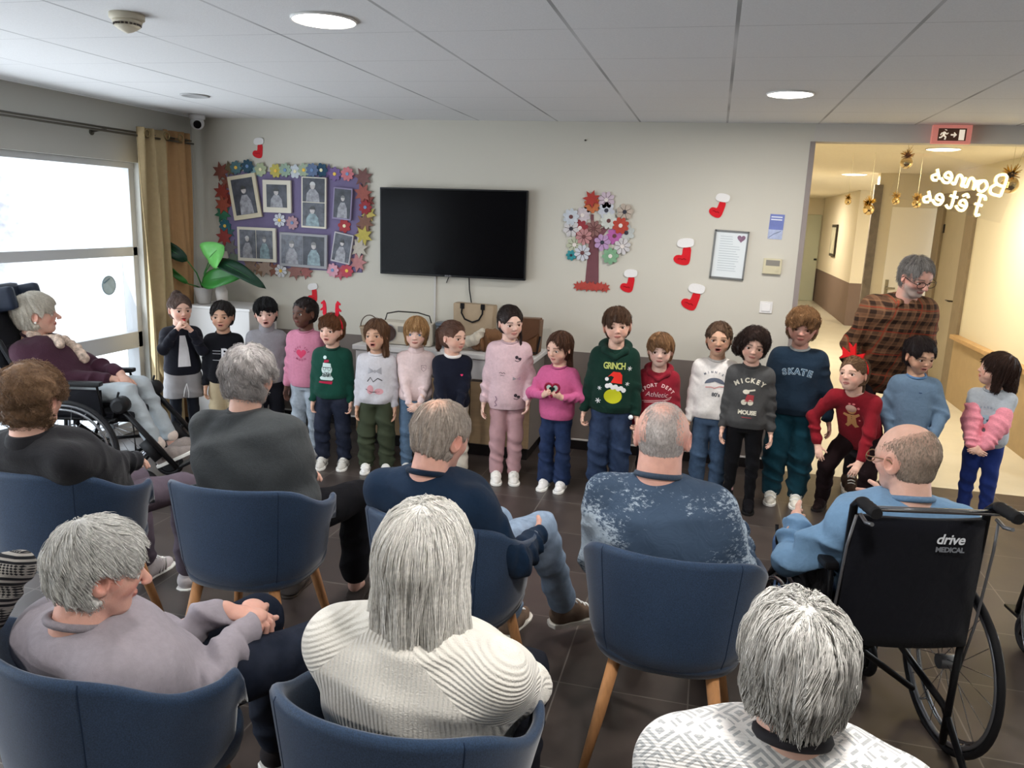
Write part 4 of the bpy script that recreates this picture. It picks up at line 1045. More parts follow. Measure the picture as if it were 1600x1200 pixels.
        _, v, f = union_prims(hp, .0055, subs=[(cone(q['neck'] + A3((0, 0, -.01)), H(0, -.1, -.1), nr*1.1, nr*1.35), .006)], sm=2); link('hood', np_mesh('hood', v, f), m, to)
    elif t['collar'] == 'shirt':
        hp = []
        for sx in (1, -1): hp += [(cone(q['neck'] + A3((sx*nr*.2, -nr*1.15, .02*k)), q['neck'] + A3((sx*nr*1.05, -.1*nr, .014*k)), .0085*k, .0085*k), .01), (cone(q['neck'] + A3((sx*nr*1.05, -.1*nr, .014*k)), q['neck'] + A3((sx*nr*.55, nr*1.25, -.008*k)), .0085*k, .010*k), .01), (cone(q['neck'] + A3((sx*nr*.55, nr*1.25, -.008*k)), q['neck'] + A3((sx*nr*.95, nr*1.45, -.026*k)), .010*k, .004*k), .01)]
        _, v, f = union_prims(hp, .005, sm=1); link('collar', np_mesh('collar', v, f), m, to)
    # ---- trousers
    b = sp.get('pants')
    if b:
        mb = b.get('mat') or cloth(b['name'], b['col'], b.get('kind', 'cotton')); r0, r1, r2 = b.get('r', (.060, .046, .038) if ch else (.050, .040, .033)); fb = b.get('fold', .004)
        pp = []
        if 'seat' in sp: pp.append((cone(q['hipR'] + A3((-.02, -.04, .02)), q['hipL'] + A3((.02, -.04, .02)), .085*k/1.1, .085*k/1.1), .03)); pp.append((cone(q['pel'], q['pel'] + (q['neck'] - q['pel'])*.25, .075*k, .07*k), .03))
        else: pp.append((torso(q['pel'] - A3((0, 0, .01*k)), q['pel'] + (q['neck']-q['pel'])*.25, (1, 0, 0), [(-.25, .078*k*b.get('hw', 1), .064*k, 0), (.4, .082*k*b.get('hw', 1), .066*k, 0), (1, .076*k, .06*k, 0)]), 0))
        for S, sx in (('R', 1), ('L', -1)):
            hi_, kn, an = q['hip'+S], q['kn'+S], q['an'+S]; end = an + (kn - an)*b.get('up', .04)
            if b.get('short'):
                pp.append((cone(hi_, hi_ + (kn - hi_)*.62, r0*k, r1*k, Fold(fb, .09, ph=sx)), .01)); continue
            pp.append((cone(hi_, kn, r0*k, r1*k, Fold(fb*1.3, .11*k, .1, 2, ph=sx+sp.get('seed', 1))), .012)); pp.append((cone(kn, end, r1*k, r2*k, Fold(fb*(2.0 if b.get('bunch') else 1.4), .06*k, .0, 2, ph=sx*1.7+sp.get('seed', 1))), .008))
        cu = [] if 'seat' in sp else [plane((0, 0, min(q['anR'][2], q['anL'][2]) - .02*k), (0, 0, -1))]
        if b.get('short'): cu = [plane((0, 0, q['hipR'][2] - .62*(q['hipR'][2] - q['knR'][2])), (0, 0, -1))]
        _, v, f = union_prims(pp, .0065 if ch else .0075, cuts=cu, sm=2); link(b.get('part', 'trousers'), np_mesh('trousers', v, f), mb, root)
        if b.get('tights'):
            pp = []
            for S in 'RL': pp += [(cone(q['hip'+S], q['kn'+S], .046*k, .034*k), .01), (cone(q['kn'+S], q['an'+S], .036*k, .023*k), .01)]
            _, v, f = union_prims(pp, .006, sm=1); link('tights', np_mesh('tights', v, f), cloth('tights', b['tights'], 'jersey'), root)
    # ---- shoes, socks
    f_ = sp.get('shoes')
    if f_:
        for S in 'RL':
            fo = sp.get('foot'+S, (0, 1, 0)); yaw = math.atan2(-fo[0], fo[1])
            an = A3(q['an'+S]); L = f_.get('L', .155*k if ch else .15*k)
            a2 = an.copy(); 
            if 'seat' not in sp and not f_.get('free'): a2[2] = .42*L
            if f_.get('socks'):
                _, v, fq = union_prims([(cone(a2 + A3((0, 0, .02*k)), a2 + (q['kn'+S]-a2)*.16, .025*k, .026*k, Fold(.001, .02)), 0)], .005, sm=1); link('sock', np_mesh('sock', v, fq), cloth('sock', f_['socks'], 'knit'), root)
            shoe(root, a2 + A3(fo)*0, yaw, L, f_['style'], f_['col'], f_.get('sole', (236, 234, 228)), pitch=f_.get('pitch', 0))
    # ---- hair
    for hst in sp.get('hair', []):
        hair_build(hst[0], H, Rh, q['hc'], s, hst[1], root, kind, sp.get('seed', 1), dens=sp.get('dens', 1), h=sp.get('hairh'))
    root.location = (sp['pos'][0], sp['pos'][1], sp.get('z0', 0)); root.rotation_euler = (0, 0, sp.get('yaw', 0))
    ctx = dict(root=root, q=q, H=H, R=Rh, s=s, tv=tv, tq=tq, to=to, gT=gT, nr=nr, k=k)
    if 'extra' in sp: sp['extra'](ctx)
    return ctx
# ================================================================= the row of children
def text_bm(s, size, bold=0, spacing=1.0, sx=1, shear=0):
    me = text_mesh(s, size, 0, bold, spacing); bm = bmesh.new(); bm.from_mesh(me)
    for v in bm.verts: v.co.x = v.co.x*sx + v.co.y*shear
    return bm
def arc_bm(s, size, rad, bold=0, gap=.75, up=1):
    out = bmesh.new(); n = len(s)
    for i, chh in enumerate(s):
        if chh == ' ': continue
        me = text_mesh(chh, size, 0, bold); a = (i - (n-1)/2)*size*gap/rad*up
        M = Matrix.Rotation(-a, 4, 'Z') if up > 0 else Matrix.Rotation(-a, 4, 'Z')
        for v in me.vertices:
            p = M @ Vector((v.co.x, v.co.y + rad*up, 0)); v.co = (p.x, p.y - rad*up, 0)
        out.from_mesh(me)
    return out
def pr(c, name, bm, vx, fz, m, off=.0016):
    q = c['q']; z = q['pel'][2] + (q['neck'][2] - q['pel'][2])*fz
    return proj_print(name, bm, c['tv'], c['tq'], -vx, z, m, c['to'], off)
def flake(bm, x, y, r):
    for k in range(3):
        a = PI*k/3 + .3; stroke2(bm, [(x-r*math.cos(a), y-r*math.sin(a)), (x+r*math.cos(a), y+r*math.sin(a))], r*.28)
        disc2(bm, x, y, r*.35, n=6)
    return bm
def kid(n, x, y, ht, yaw, **k):
    k.update(pos=(x, y), ht=ht, yaw=PI + math.atan2(-x, y) + yaw, seed=n, group='children lined up along the wall'); return person(k)
K = ((40, 30, 26), (20, 15, 13)); BR = ((104, 74, 54), (66, 45, 34)); DB = ((72, 52, 42), (42, 30, 25)); BL = ((190, 150, 104), (140, 104, 66)); LB = ((150, 112, 78), (104, 76, 52))
def PM(name, c): return mat(name, c, .7)
clasp = dict(hR=(.03, .135, .455), hL=(-.03, .135, .455), poleR=(1, -.5, .1), poleL=(-1, -.5, .1), hdR=(-.75, .5, -.45), hdL=(.75, .5, -.45), hnR=(-.3, -.9, -.2), hnL=(.3, -.9, -.2), curl=.7)
def cl(ht, z=.455, y=.135, **k):
    d = dict(clasp); d['hR'] = (.035, y, z*ht); d['hL'] = (-.03, y, z*ht + .012); d.update(k); return d

# 1 navy cardigan, hands at the mouth
def x1(c):
    bm = bmesh.new(); poly2(bm, [(-.018, .09), (.018, .09), (.034, .0), (.045, -.13), (-.04, -.13), (-.028, 0)]); pr(c, 'tshirt', bm, 0, .62, cloth('white_tee', (222, 222, 226), 'cotton'), .0015)
    bm = bmesh.new(); tube(bm, [(-.012, .082, .5), (-.02, .10, .44), (-.018, .104, .40)], .003, 6); tube(bm, [(-.012, .082, .5), (.008, .10, .45), (.014, .104, .41)], .003, 6); obj('drawstring', bm, cloth('cord_white', (220, 220, 220), 'cotton'), c['root'])
    bm = bmesh.new(); bmesh.ops.create_uvsphere(bm, u_segments=14, v_segments=10, radius=.008)
    for v in bm.verts: v.co += Vector(c['H'](0, .40, -.30))
    obj('red_toy', bm, mat('red_plastic', (190, 20, 40), .3), c['root'])
kid(1, -3.635, 4.86, 1.125, .12, label='girl in navy cardigan and grey shorts holding hands to her mouth', head=(.18, .05, 0), mouth='small', tone='fair', hh=.205, brow=(90, 66, 56),
    hR=(.05, .165, .895), hL=(-.05, .165, .885), poleR=(.6, .2, -1), poleL=(-.4, .3, -1), hdR=(-.45, .1, .75), hdL=(.45, .1, .75), hnR=(-.8, -.4, -.2), hnL=(.8, -.4, -.2), curl=1.2,
    top=dict(name='navy_cardigan', col=(24, 25, 36), part='cardigan', hem=.08), pants=dict(name='grey_shorts', part='shorts', col=(150, 148, 150), r=(.072, .074, .07), short=1, tights=(22, 26, 36), hw=1.1),
    shoes=dict(style='whiteboot', col=(226, 226, 228), sole=(200, 200, 200)), hair=[(st('tied', tie=(0, -.34, .44), prims=[('e', (0, -.34, .44), (.16, .16, .15))]), ((112, 88, 76), (70, 54, 48)))], extra=x1)
# 2 black sweater with letters
def x2(c):
    w = PM('print_white', (222, 224, 228)); pr(c, 'print_letters', text_bm('PS', .092, .003, .95), .03, .62, w)
    bm = bmesh.new()
    for z, x0, x1_ in ((.02, -.10, -.045), (.0, -.10, -.045), (-.046, -.10, .075), (-.05, -.045, .075), (-.053, -.045, .075)): stroke2(bm, [(x0, z), (x1_, z)], .0025 if x0 < -.05 else .006)
    pr(c, 'print_stripes', bm, .03, .62, w); pr(c, 'print_line', text_bm('PARIS', .016, .0006), .0, .45, w)
kid(2, -3.36, 4.96, 1.085, -.1, label='boy in black sweater with white PS letters and beige trousers', head=(-.12, 0, 0), mouth='small', tone='olive', hh=.208, brow=(50, 36, 30),
    top=dict(name='black_sweater', col=(18, 19, 26)), pants=dict(name='beige_trousers', col=(196, 178, 142), r=(.062, .052, .044)), shoes=dict(style='sneaker', col=(90, 90, 96)), hair=[(st('short', th=.045, fwd=.35), K)], extra=x2)
kid(3, -3.05, 5.02, 1.125, 0, label='smiling black haired boy in grey turtleneck behind an older man', head=(-.1, .12, .08), mouth='open', tone='pale', hh=.208, brow=(30, 24, 22), ears=1.15,
    top=dict(name='grey_turtleneck', col=(146, 144, 150), collar='turtle'), pants=dict(name='black_trousers', col=(26, 27, 34)), shoes=dict(style='sneaker', col=(60, 60, 66)), hair=[(st('boyfringe', th=.045), ((26, 24, 26), (12, 12, 14)))])
def x4(c):
    pr(c, 'print_heart', heart2(bmesh.new(), 0, 0, .036), .0, .62, PM('print_rose', (208, 62, 100)))
    r = PM('print_dark_rose', (150, 60, 96)); pr(c, 'print_line', arc_bm('LOVE THE', .019, .055, .0006, .95), 0, .74, r); pr(c, 'print_line', arc_bm('MOON', .019, .055, .0006, 1.1, -1), 0, .50, r)
kid(4, -2.71, 4.97, 1.15, -.45, label='girl with braided hair in pink sweater with red heart, looking left', head=(-.35, -.02, 0), tone='dark', lips=(120, 66, 60), brow=(26, 18, 16), iris='dark', flush=.1, hh=.208,
    top=dict(name='pink_sweater', col=(206, 124, 152)), pants=dict(name='pale_grey_jeans', col=(156, 168, 180), kind='denim'), shoes=dict(style='sneaker', col=(226, 224, 220)),
    hair=[(st('tied', th=.025, amp=.018, n=700, len=.3, prims=[('c', (0, -.40, .0), (0, -.46, -.22), .07, .04, .03), ('c', (.14, -.36, -.02), (.16, -.42, -.2), .05, .03, .03)]), ((44, 34, 32), (24, 18, 18)))], extra=x4)
# 5 snowman sweater and antlers
def antler_band(c, col=(196, 20, 44), th=.062, up=.0, wide=1.0):
    H, s, R = c['H'], c['s'], c['R']; m = mat('red_felt', col, .8, bump=.3)
    bm = bmesh.new(); tube(bm, [H(.405*math.cos(a), .02 - .02*math.sin(a), .06 + .46*math.sin(a)) for a in np.linspace(.0, PI, 17)], .03*s, 8)
    b = obj('headband', bm, m, c['root'])
    for sx in (1, -1):
        bm = bmesh.new(); pts = [(.02, 0), (.07, .10), (.06, .2), (.14, .17), (.15, .22), (.06, .29), (.06, .40), (.12, .38), (.13, .43), (.02, .52), (-.04, .42), (-.06, .25), (-.05, .0)]
        prism(bm, pts, -.02, .02); bmesh.ops.triangulate(bm, faces=bm.faces)
        for v in bm.verts: v.co = Vector(H(sx*(.22 + v.co.x*wide), .02 + v.co.y, .44 + up + v.co.z))
        obj('antler', bm, m, b)
def x5(c):
    w = PM('print_ice', (206, 226, 224)); bm = bmesh.new(); disc2(bm, 0, .0, .036, .036); poly2(bm, [(-.03, .012), (.03, .006), (.026, .042), (-.026, .046)]); poly2(bm, [(-.02, -.02), (.02, -.02), (.036, -.046), (.046, -.06), (.036, -.072), (-.04, -.068), (-.048, -.056), (-.034, -.042)])
    pr(c, 'print_snowman', bm, -.02, .60, w, .0015); d = PM('print_dark', (26, 44, 44)); rd = PM('print_red', (178, 34, 70))
    bm = bmesh.new(); poly2(bm, [(-.02, .046), (.014, .052), (.012, .068), (-.018, .064)]); pr(c, 'print_hat', bm, -.02, .60, rd, .0022); bm = bmesh.new(); poly2(bm, [(-.05, -.078), (.04, -.078), (.034, -.098), (-.054, -.09)]); pr(c, 'print_scarf', bm, -.02, .60, rd, .0022)
    pr(c, 'print_pompom', disc2(bmesh.new(), -.014, .082, .012, n=12), -.02, .60, w, .0024)
    bm = bmesh.new()
    for x in (-.015, .017): stroke2(bm, [(x + .011*math.cos(a), .006 + .009*math.sin(a)) for a in np.linspace(0, 2*PI, 13)], .003)
    stroke2(bm, [(-.03, .016), (.032, .014)], .004); stroke2(bm, [(-.016, -.012), (-.006, -.02), (.006, -.02), (.016, -.012)], .0028)
    pr(c, 'print_glasses', bm, -.02, .60, d, .0026); pr(c, 'print_line', text_bm('JE SUIS', .016, .0006), -.02, .60-.085, d, .0028); pr(c, 'print_line', text_bm('HENRY', .021, .0008), -.02, .60-.125, d, .0028)
    antler_band(c)
kid(5, -2.457, 4.86, 1.065, -.22, label='boy in green snowman sweater with red reindeer antlers', head=(-.28, 0, 0), mouth='small', brow=(110, 76, 50), tone='fair', hh=.208, stance=.075,
    top=dict(name='green_sweater', col=(16, 70, 56), w=1.06), pants=dict(name='dark_jeans', col=(34, 40, 58), kind='denim', bunch=1, r=(.066, .052, .046)), shoes=dict(style='stripe', col=(206, 202, 194), L=.185), curl=.9,
    hair=[(HS['boyfringe'], ((120, 78, 50), (84, 52, 34)))], extra=x5)
def x6(c):
    s_ = mat('print_silver', (214, 214, 222), .25, .6); bm = bmesh.new(); poly2(bm, [(0, 0), (-.042, .026), (-.045, -.018)]); poly2(bm, [(0, 0), (.042, .028), (.046, -.02)]); disc2(bm, 0, 0, .010); pr(c, 'print_bow', bm, -.0, .68, s_)
    bm = bmesh.new(); disc2(bm, -.03, 0, .022, .03); disc2(bm, .028, -.012, .03, .02); pr(c, 'print_pink', bm, 0, .30, PM('print_blush', (204, 150, 156))); bm = bmesh.new()
    stroke2(bm, [(-.05, .02), (-.03, .05), (-.01, .02), (.02, .045), (.05, .03)], .006); stroke2(bm, [(-.06, -.03), (-.02, -.05), (.04, -.045)], .005); pr(c, 'print_swirl', bm, 0, .40, PM('print_black', (34, 32, 36)))
kid(6, -2.136, 4.87, 1.05, -.15, label='girl with wavy brown hair in light grey printed sweater and olive trousers', head=(-.22, -.04, .06), mouth='open', brow=(90, 64, 46), tone='olive', hh=.208, stance=.07,
    top=dict(name='light_grey_sweater', col=(196, 194, 200), w=1.05, rib=(206, 204, 210)), pants=dict(name='olive_trousers', col=(62, 70, 52), kind='cotton', r=(.066, .058, .052), bunch=1), shoes=dict(style='velcro', col=(230, 228, 224)),
    hair=[(st('long', wave=.5, prims=[('c', (.27, -.02, .05), (.27, -.1, -.5), .08, .06, .05), ('c', (-.27, -.05, .05), (-.29, -.02, -.62), .11, .09, .05), ('c', (0, -.33, 0), (0, -.28, -.6), .2, .13, .06)]), ((124, 90, 64), (74, 52, 40)))], extra=x6)
def x7(c):
    d = PM('print_plum', (120, 84, 92)); bm = bmesh.new(); stroke2(bm, [(-.016, .018), (.016, .018), (.016, -.006), (0, -.022), (-.016, -.006), (-.016, .018)], .0025); stroke2(bm, [(-.01, 0), (0, .008), (.01, -.004)], .003); pr(c, 'print_crest', bm, .052, .70, d)
kid(7, -1.89, 4.96, 1.072, 0, label='blonde girl with fringe in pale pink top and blue jeans', head=(-.12, .02, 0), brow=(160, 124, 92), tone='pale', hh=.208, **cl(1.072, .44), iris='blue',
    top=dict(name='pale_pink_top', col=(226, 200, 198), collar='turtle', turth=.45, w=.95, sl=.86, hem=.02), pants=dict(name='blue_jeans', col=(84, 110, 138), kind='denim', r=(.060, .046, .038)), shoes=dict(style='sneaker', col=(226, 224, 220)),
    hair=[(st('long', face=(.44, -.20, .26, .36), fwd=.25, prims=[('c', (.29, .05, .05), (.28, .04, -.32), .075, .05, .05), ('c', (-.29, .05, .05), (-.28, .04, -.32), .075, .05, .05), ('c', (0, -.33, 0), (0, -.28, -.45), .2, .12, .06), ('e', (0, .30, .27), (.24, .08, .10))]), BL)], extra=x7)
def x8(c):
    pr(c, 'print_heart', heart2(bmesh.new(), 0, 0, .009), .055, .66, PM('print_hot_pink', (222, 60, 110)))
    bm = bmesh.new(); tube(bm, [Vector(c['H'](-.02 + .07*math.cos(a), -.50 - .02*math.sin(a), .17 + .07*math.sin(a))) for a in np.linspace(0, 2*PI, 15)[:-1]], .018*c['s'], 6, closed=True); obj('hair_tie', bm, mat('grey_elastic', (150, 150, 150), .7), c['root'])
kid(8, -1.62, 4.93, 1.068, .1, label='girl with ponytail in navy sweater looking to the right', head=(.72, .04, 0), mouth='smile', brow=(100, 74, 60), tone='fair', hh=.208, **cl(1.068, .43, .15, hR=(.06, .14, .47)),
    top=dict(name='navy_sweater', col=(20, 24, 40), collarcol=(232, 228, 224), colr=.011, w=1.02), pants=dict(name='cream_trousers', col=(208, 200, 184), r=(.062, .058, .060)), shoes=dict(style='sneaker', col=(226, 224, 220)),
    hair=[(st('tied', tie=(0, -.50, .15), tail=1, prims=[('c', (0, -.46, .17), (0, -.60, .08), .08, .10, .03), ('c', (0, -.60, .08), (0, -.62, -.42), .12, .09, .04)], wave=.3), ((116, 84, 68), (72, 50, 42)))], extra=x8)
def x9(c):
    s_ = mat('print_silver', (226, 220, 226), .25, .6); d = PM('print_dark', (60, 52, 60)); bm = bmesh.new(); poly2(bm, [(0, 0), (-.024, .014), (-.026, -.01)]); poly2(bm, [(0, 0), (.024, .016), (.026, -.01)]); pr(c, 'print_bow', bm, .05, .42, s_)
    for x, z in ((.055, .76), (.055, .12)):
        bm = bmesh.new(); disc2(bm, -.008, .008, .011); disc2(bm, .012, -.002, .012, .008); stroke2(bm, [(-.02, -.012), (.0, -.02), (.02, -.01)], .004); pr(c, 'print_spot', bm, x, z, d)
    bm = bmesh.new(); stroke2(bm, [(-.02, .004), (-.01, .01), (0, .002), (.01, .008), (.02, 0)], .003); stroke2(bm, [(-.012, -.01), (.014, -.012)], .0025); pr(c, 'print_script', bm, -.045, .50, d)
    bm = bmesh.new(); stroke2(bm, [(-.008, -.05), (.006, -.04), (-.006, -.02), (.006, 0), (-.004, .02)], .007); pr(c, 'print_pocket_mark', bm, -.08, .06, PM('print_mauve', (150, 120, 136)))
kid(9, -1.25, 4.99, 1.185, .05, label='tall dark haired girl in pale pink sweatshirt and pink trousers', head=(.32, .12, .08), mouth='smile', brow=(60, 45, 40), tone='pale', hh=.212, hL=(-.13, .10, .585), hR=(.165, .02, .50), stance=.06,
    top=dict(name='pale_pink_sweatshirt', col=(214, 180, 186), hem=-.13, w=1.02), pants=dict(name='pink_trousers', col=(190, 146, 150), kind='cotton', r=(.054, .046, .040)), shoes=dict(style='sneaker', col=(234, 230, 222), L=.195),
    hair=[(st('tied', th=.035, prims=[('c', (-.24, .15, -.1), (-.27, .20, -.40), .05, .04, .03), ('c', (-.27, .20, -.40), (-.24, .27, -.8), .04, .025, .02), ('c', (0, -.42, -.05), (.02, -.42, -.4), .13, .08, .05)]), ((54, 40, 36), (30, 22, 20)))], extra=x9)
# 10 hot pink sweater with a heart bead loop in the hands
def x10(c):
    q = c['q']; p = (q['wrR'] + q['wrL'])/2 + A3((-.002, .035, .055)); hp = lambda a, r: (p[0] + r*math.sin(a)**3, p[1], p[2] + r/16*(13*math.cos(a)-5*math.cos(2*a)-2*math.cos(3*a)-math.cos(4*a)))
    bm = bmesh.new(); tube(bm, [hp(a, .046) for a in np.linspace(0, 2*PI, 33)[:-1]], .0075, 8, closed=True); r_ = obj('sequin_heart_rim', bm, mat('maroon_sequin', (150, 30, 60), .3, .3, noise=.4, nscale=160), c['root'])
    for nm_, r, c_, dy in (('pale_heart', .036, (196, 220, 206), .002), ('dark_heart', .019, (24, 40, 36), .006)):
        bm = bmesh.new(); prism(bm, [(hp(a, r)[0], hp(a, r)[2]) for a in np.linspace(0, 2*PI, 29)[:-1]], p[1], p[1] + dy); bmesh.ops.triangulate(bm, faces=bm.faces); obj(nm_, bm, mat('heart_sequin', c_, .35, .2, noise=.3, nscale=140), r_)
kid(10, -.905, 4.95, 1.045, -.25, label='girl in bright pink sweater and flared jeans holding heart shaped piece', head=(-.4, .16, 0), mouth='smile', brow=(90, 62, 46), tone='fair', hh=.205,
    hR=(.055, .15, .655), hL=(-.07, .15, .650), poleR=(1, -.2, -.9), poleL=(-1, -.2, -.9), hdR=(-.5, .55, .4), hdL=(.6, .5, .35), hnR=(-.7, .2, .4), hnL=(.7, .2, .4), curl=1.0,
    top=dict(name='hot_pink_sweater', col=(206, 88, 140), w=1.04, hem=-.04), pants=dict(name='flared_jeans', col=(34, 50, 86), kind='denim', r=(.058, .046, .056)), shoes=dict(style='sneaker', col=(232, 230, 228), L=.175),
    hair=[(st('long', th=.035, prims=[('c', (-.2, -.2, 0), (-.26, -.16, -.7), .11, .07, .05), ('c', (.2, -.25, .0), (.16, -.25, -.5), .11, .06, .05), ('c', (0, -.33, 0), (-.08, -.28, -.6), .18, .10, .06)], face=(.42, -.12, .32, .45)), ((96, 66, 50), (58, 40, 32)))], extra=x10)
# 11 dark green hoodie
def x11(c):
    y = PM('print_lime', (196, 196, 40)); pr(c, 'print_letters', text_bm('GRINCH', .056, .0016, .85, .72), .0, .74, PM('print_yellow_green', (190, 196, 110)))
    pr(c, 'print_cap', poly2(bmesh.new(), [(-.03, -.035), (.04, -.04), (.038, .015), (.024, .032), (-.018, .034), (-.05, 0), (-.03, .008), (-.012, .0)]), .012, .57, PM('print_santa_red', (230, 54, 44)))
    bm = bmesh.new(); 
    for i in range(7): disc2(bm, -.05 + .017*i, -.004*i + .008*(i % 2), .015, n=12)
    disc2(bm, -.055, .042, .012, n=12); pr(c, 'print_fur', bm, .012, .43, PM('print_white', (232, 232, 232)), .0024)
    bm = bmesh.new(); flake(bm, .094, .095, .014); flake(bm, .085, .0, .013); flake(bm, -.085, -.035, .013); flake(bm, -.09, -.115, .017); flake(bm, .01, .155, .009); pr(c, 'print_snowflakes', bm, 0, .47, PM('print_white', (232, 232, 232)))
    pr(c, 'print_lime_patch', disc2(bmesh.new(), 0, 0, .056, .046, 28), .0, .27, y)
    q = c['q']; bm = bmesh.new(); bmesh.ops.create_uvsphere(bm, u_segments=12, v_segments=8, radius=.017)
    for v in bm.verts: v.co = Vector(q['wrL']) + Vector((.035, .03, -.015)) + v.co*.9
    obj('white_ball', bm, mat('tissue_white', (232, 236, 238), .7), c['root'])
kid(11, -.548, 4.93, 1.225, .02, label='tall boy in dark green hoodie with printed santa hat and blue jeans', head=(.0, .02, .1), brow=(84, 60, 46), tone='fair', hh=.222, hR=(.185, .03, .50), hL=(-.165, .07, .50), ears=1.35, stance=.07,
    top=dict(name='dark_green_hoodie', part='hoodie', col=(18, 50, 40), collar='hood', w=1.06), pants=dict(name='blue_jeans', col=(42, 58, 88), kind='denim', bunch=1, r=(.064, .056, .052)), shoes=dict(style='sneaker', col=(24, 24, 28), sole=(30, 30, 32), L=.2), curl=.9,
    hair=[(st('boyfringe', th=.05, prims=[('e', (.02, .26, .33), (.24, .12, .10))]), ((98, 72, 54), (62, 44, 34)))], extra=x11)
def x12(c):
    w = PM('print_pale_pink', (236, 196, 196)); pr(c, 'print_line', arc_bm('SPORT DEPT', .030, .12, .001, .78), .0, .76, w)
    pr(c, 'print_script', text_bm('Athletic', .045, .0012, .9, 1, .25), .0, .57, PM('print_dark_outline', (110, 40, 60))); pr(c, 'print_script_edge', text_bm('Athletic', .045, -.0006, .98, 1, .25), .0, .575, w, .003)
    bm = bmesh.new(); stroke2(bm, [(-.09, -.008), (-.02, 0), (.05, .008), (.09, .028), (.08, .012), (.03, -.004), (-.08, -.016)], .003); pr(c, 'print_swoosh', bm, 0, .46, w)
kid(12, -.275, 5.02, 1.068, .0, label='light haired boy in red hoodie lettered SPORT DEPT', head=(-.03, .02, 0), brow=(130, 98, 70), tone='pale', hh=.208, flush=.5,
    top=dict(name='red_hoodie', part='hoodie', col=(146, 26, 42), collar='hood', w=1.05), pants=dict(name='black_trousers', col=(28, 26, 32)), shoes=dict(style='sneaker', col=(30, 30, 34), sole=(40, 40, 42)),
    hair=[(st('boyfringe', th=.06, fwd=.35, side=-.3), LB)], extra=x12)
def x13(c):
    d = PM('print_slate', (96, 102, 116)); bm = bmesh.new(); poly2(bm, [(.062*math.cos(a), .045*math.sin(a)) for a in np.linspace(.1, PI-.1, 18)] + [(-.03, .012), (0, .022), (.03, .012)]); pr(c, 'print_arch', bm, 0, .62, d)
    bm = bmesh.new(); stroke2(bm, [(-.055, -.01), (-.02, -.006), (0, -.012), (.03, .0), (.055, .0)], .005); pr(c, 'print_underline', bm, 0, .60, PM('print_coral', (206, 130, 128))); pr(c, 'print_line', arc_bm('MINNIE', .018, .10, .0005, 1.25), -.01, .83, d)
    pr(c, 'print_number', text_bm("80's", .032, .001), .012, .46, PM('print_dark', (70, 74, 80)))
kid(13, .075, 5.07, 1.158, .0, label='girl in white sweatshirt and blue jeans singing with open mouth', head=(.0, -.04, 0), mouth='open', brow=(96, 70, 52), tone='olive', hh=.21,
    top=dict(name='white_sweatshirt', col=(226, 220, 214), w=1.04, hem=.03), pants=dict(name='blue_jeans', col=(62, 84, 112), kind='denim', r=(.058, .048, .042)), shoes=dict(style='sneaker', col=(220, 218, 216)),
    hair=[(st('tied', th=.04, amp=.02, wave=.35, stray=.3, prims=[('e', (0, -.48, .1), (.22, .16, .2)), ('e', (-.2, -.3, -.1), (.14, .14, .16))]), ((104, 80, 62), (66, 48, 38)))], extra=x13)
def x14(c):
    w = PM('print_cream', (216, 210, 192)); pr(c, 'print_letters', arc_bm('MICKEY', .038, .14, .0018, .85), .0, .80, w); pr(c, 'print_letters', text_bm('MOUSE', .034, .002, .95), .0, .27, w)
    bm = bmesh.new(); disc2(bm, -.02, -.03, .017); disc2(bm, .018, -.03, .017); disc2(bm, -.012, .035, .02, .014); stroke2(bm, [(-.01, .04), (.04, .05)], .01); pr(c, 'print_shapes', bm, -.004, .52, w)
    pr(c, 'print_red_shape', poly2(bmesh.new(), [(-.022, -.018), (.03, -.016), (.032, .024), (-.008, .028)]), .0, .50, PM('print_dull_red', (170, 66, 72))); pr(c, 'print_red_line', stroke2(bmesh.new(), [(-.03, 0), (.03, 0)], .004), 0, .19, PM('print_dull_red', (170, 66, 72)))
kid(14, .282, 4.99, 1.148, .0, label='curly dark haired girl in charcoal sweatshirt and black ankle boots', head=(.05, .12, -.12), brow=(60, 42, 34), tone='fair', hh=.21, stance=.065, hL=(-.15, .02, .52),
    top=dict(name='charcoal_sweatshirt', col=(74, 74, 74), w=1.0), pants=dict(name='black_leggings', part='leggings', col=(16, 16, 20), kind='jersey', r=(.052, .038, .028), up=.14), shoes=dict(style='boot', col=(20, 19, 22), sole=(20, 20, 20), socks=(200, 150, 150), L=.19),
    hair=[(st('long', th=.07, curl=1, amp=.03, cf=60, curlr=.006, wl=.03, n=900, len=.4, stray=.3, face=(.42, -.14, .30, .44), prims=[('e', (.36, -.14, -.1), (.2, .2, .3)), ('e', (.28, -.2, .1), (.16, .2, .2)), ('e', (-.24, -.2, -.1), (.12, .2, .26))]), ((62, 46, 40), (30, 22, 20)))], extra=x14)
def x15(c):
    w = PM('print_sky_white', (176, 196, 208)); pr(c, 'print_letters', arc_bm('SKATE', .052, .30, .0032, .72), .0, .70, w); pr(c, 'print_letters_inside', arc_bm('SKATE', .052, .30, .0002, .72), .0, .70, PM('print_navy_blue', (40, 72, 100)), .003)
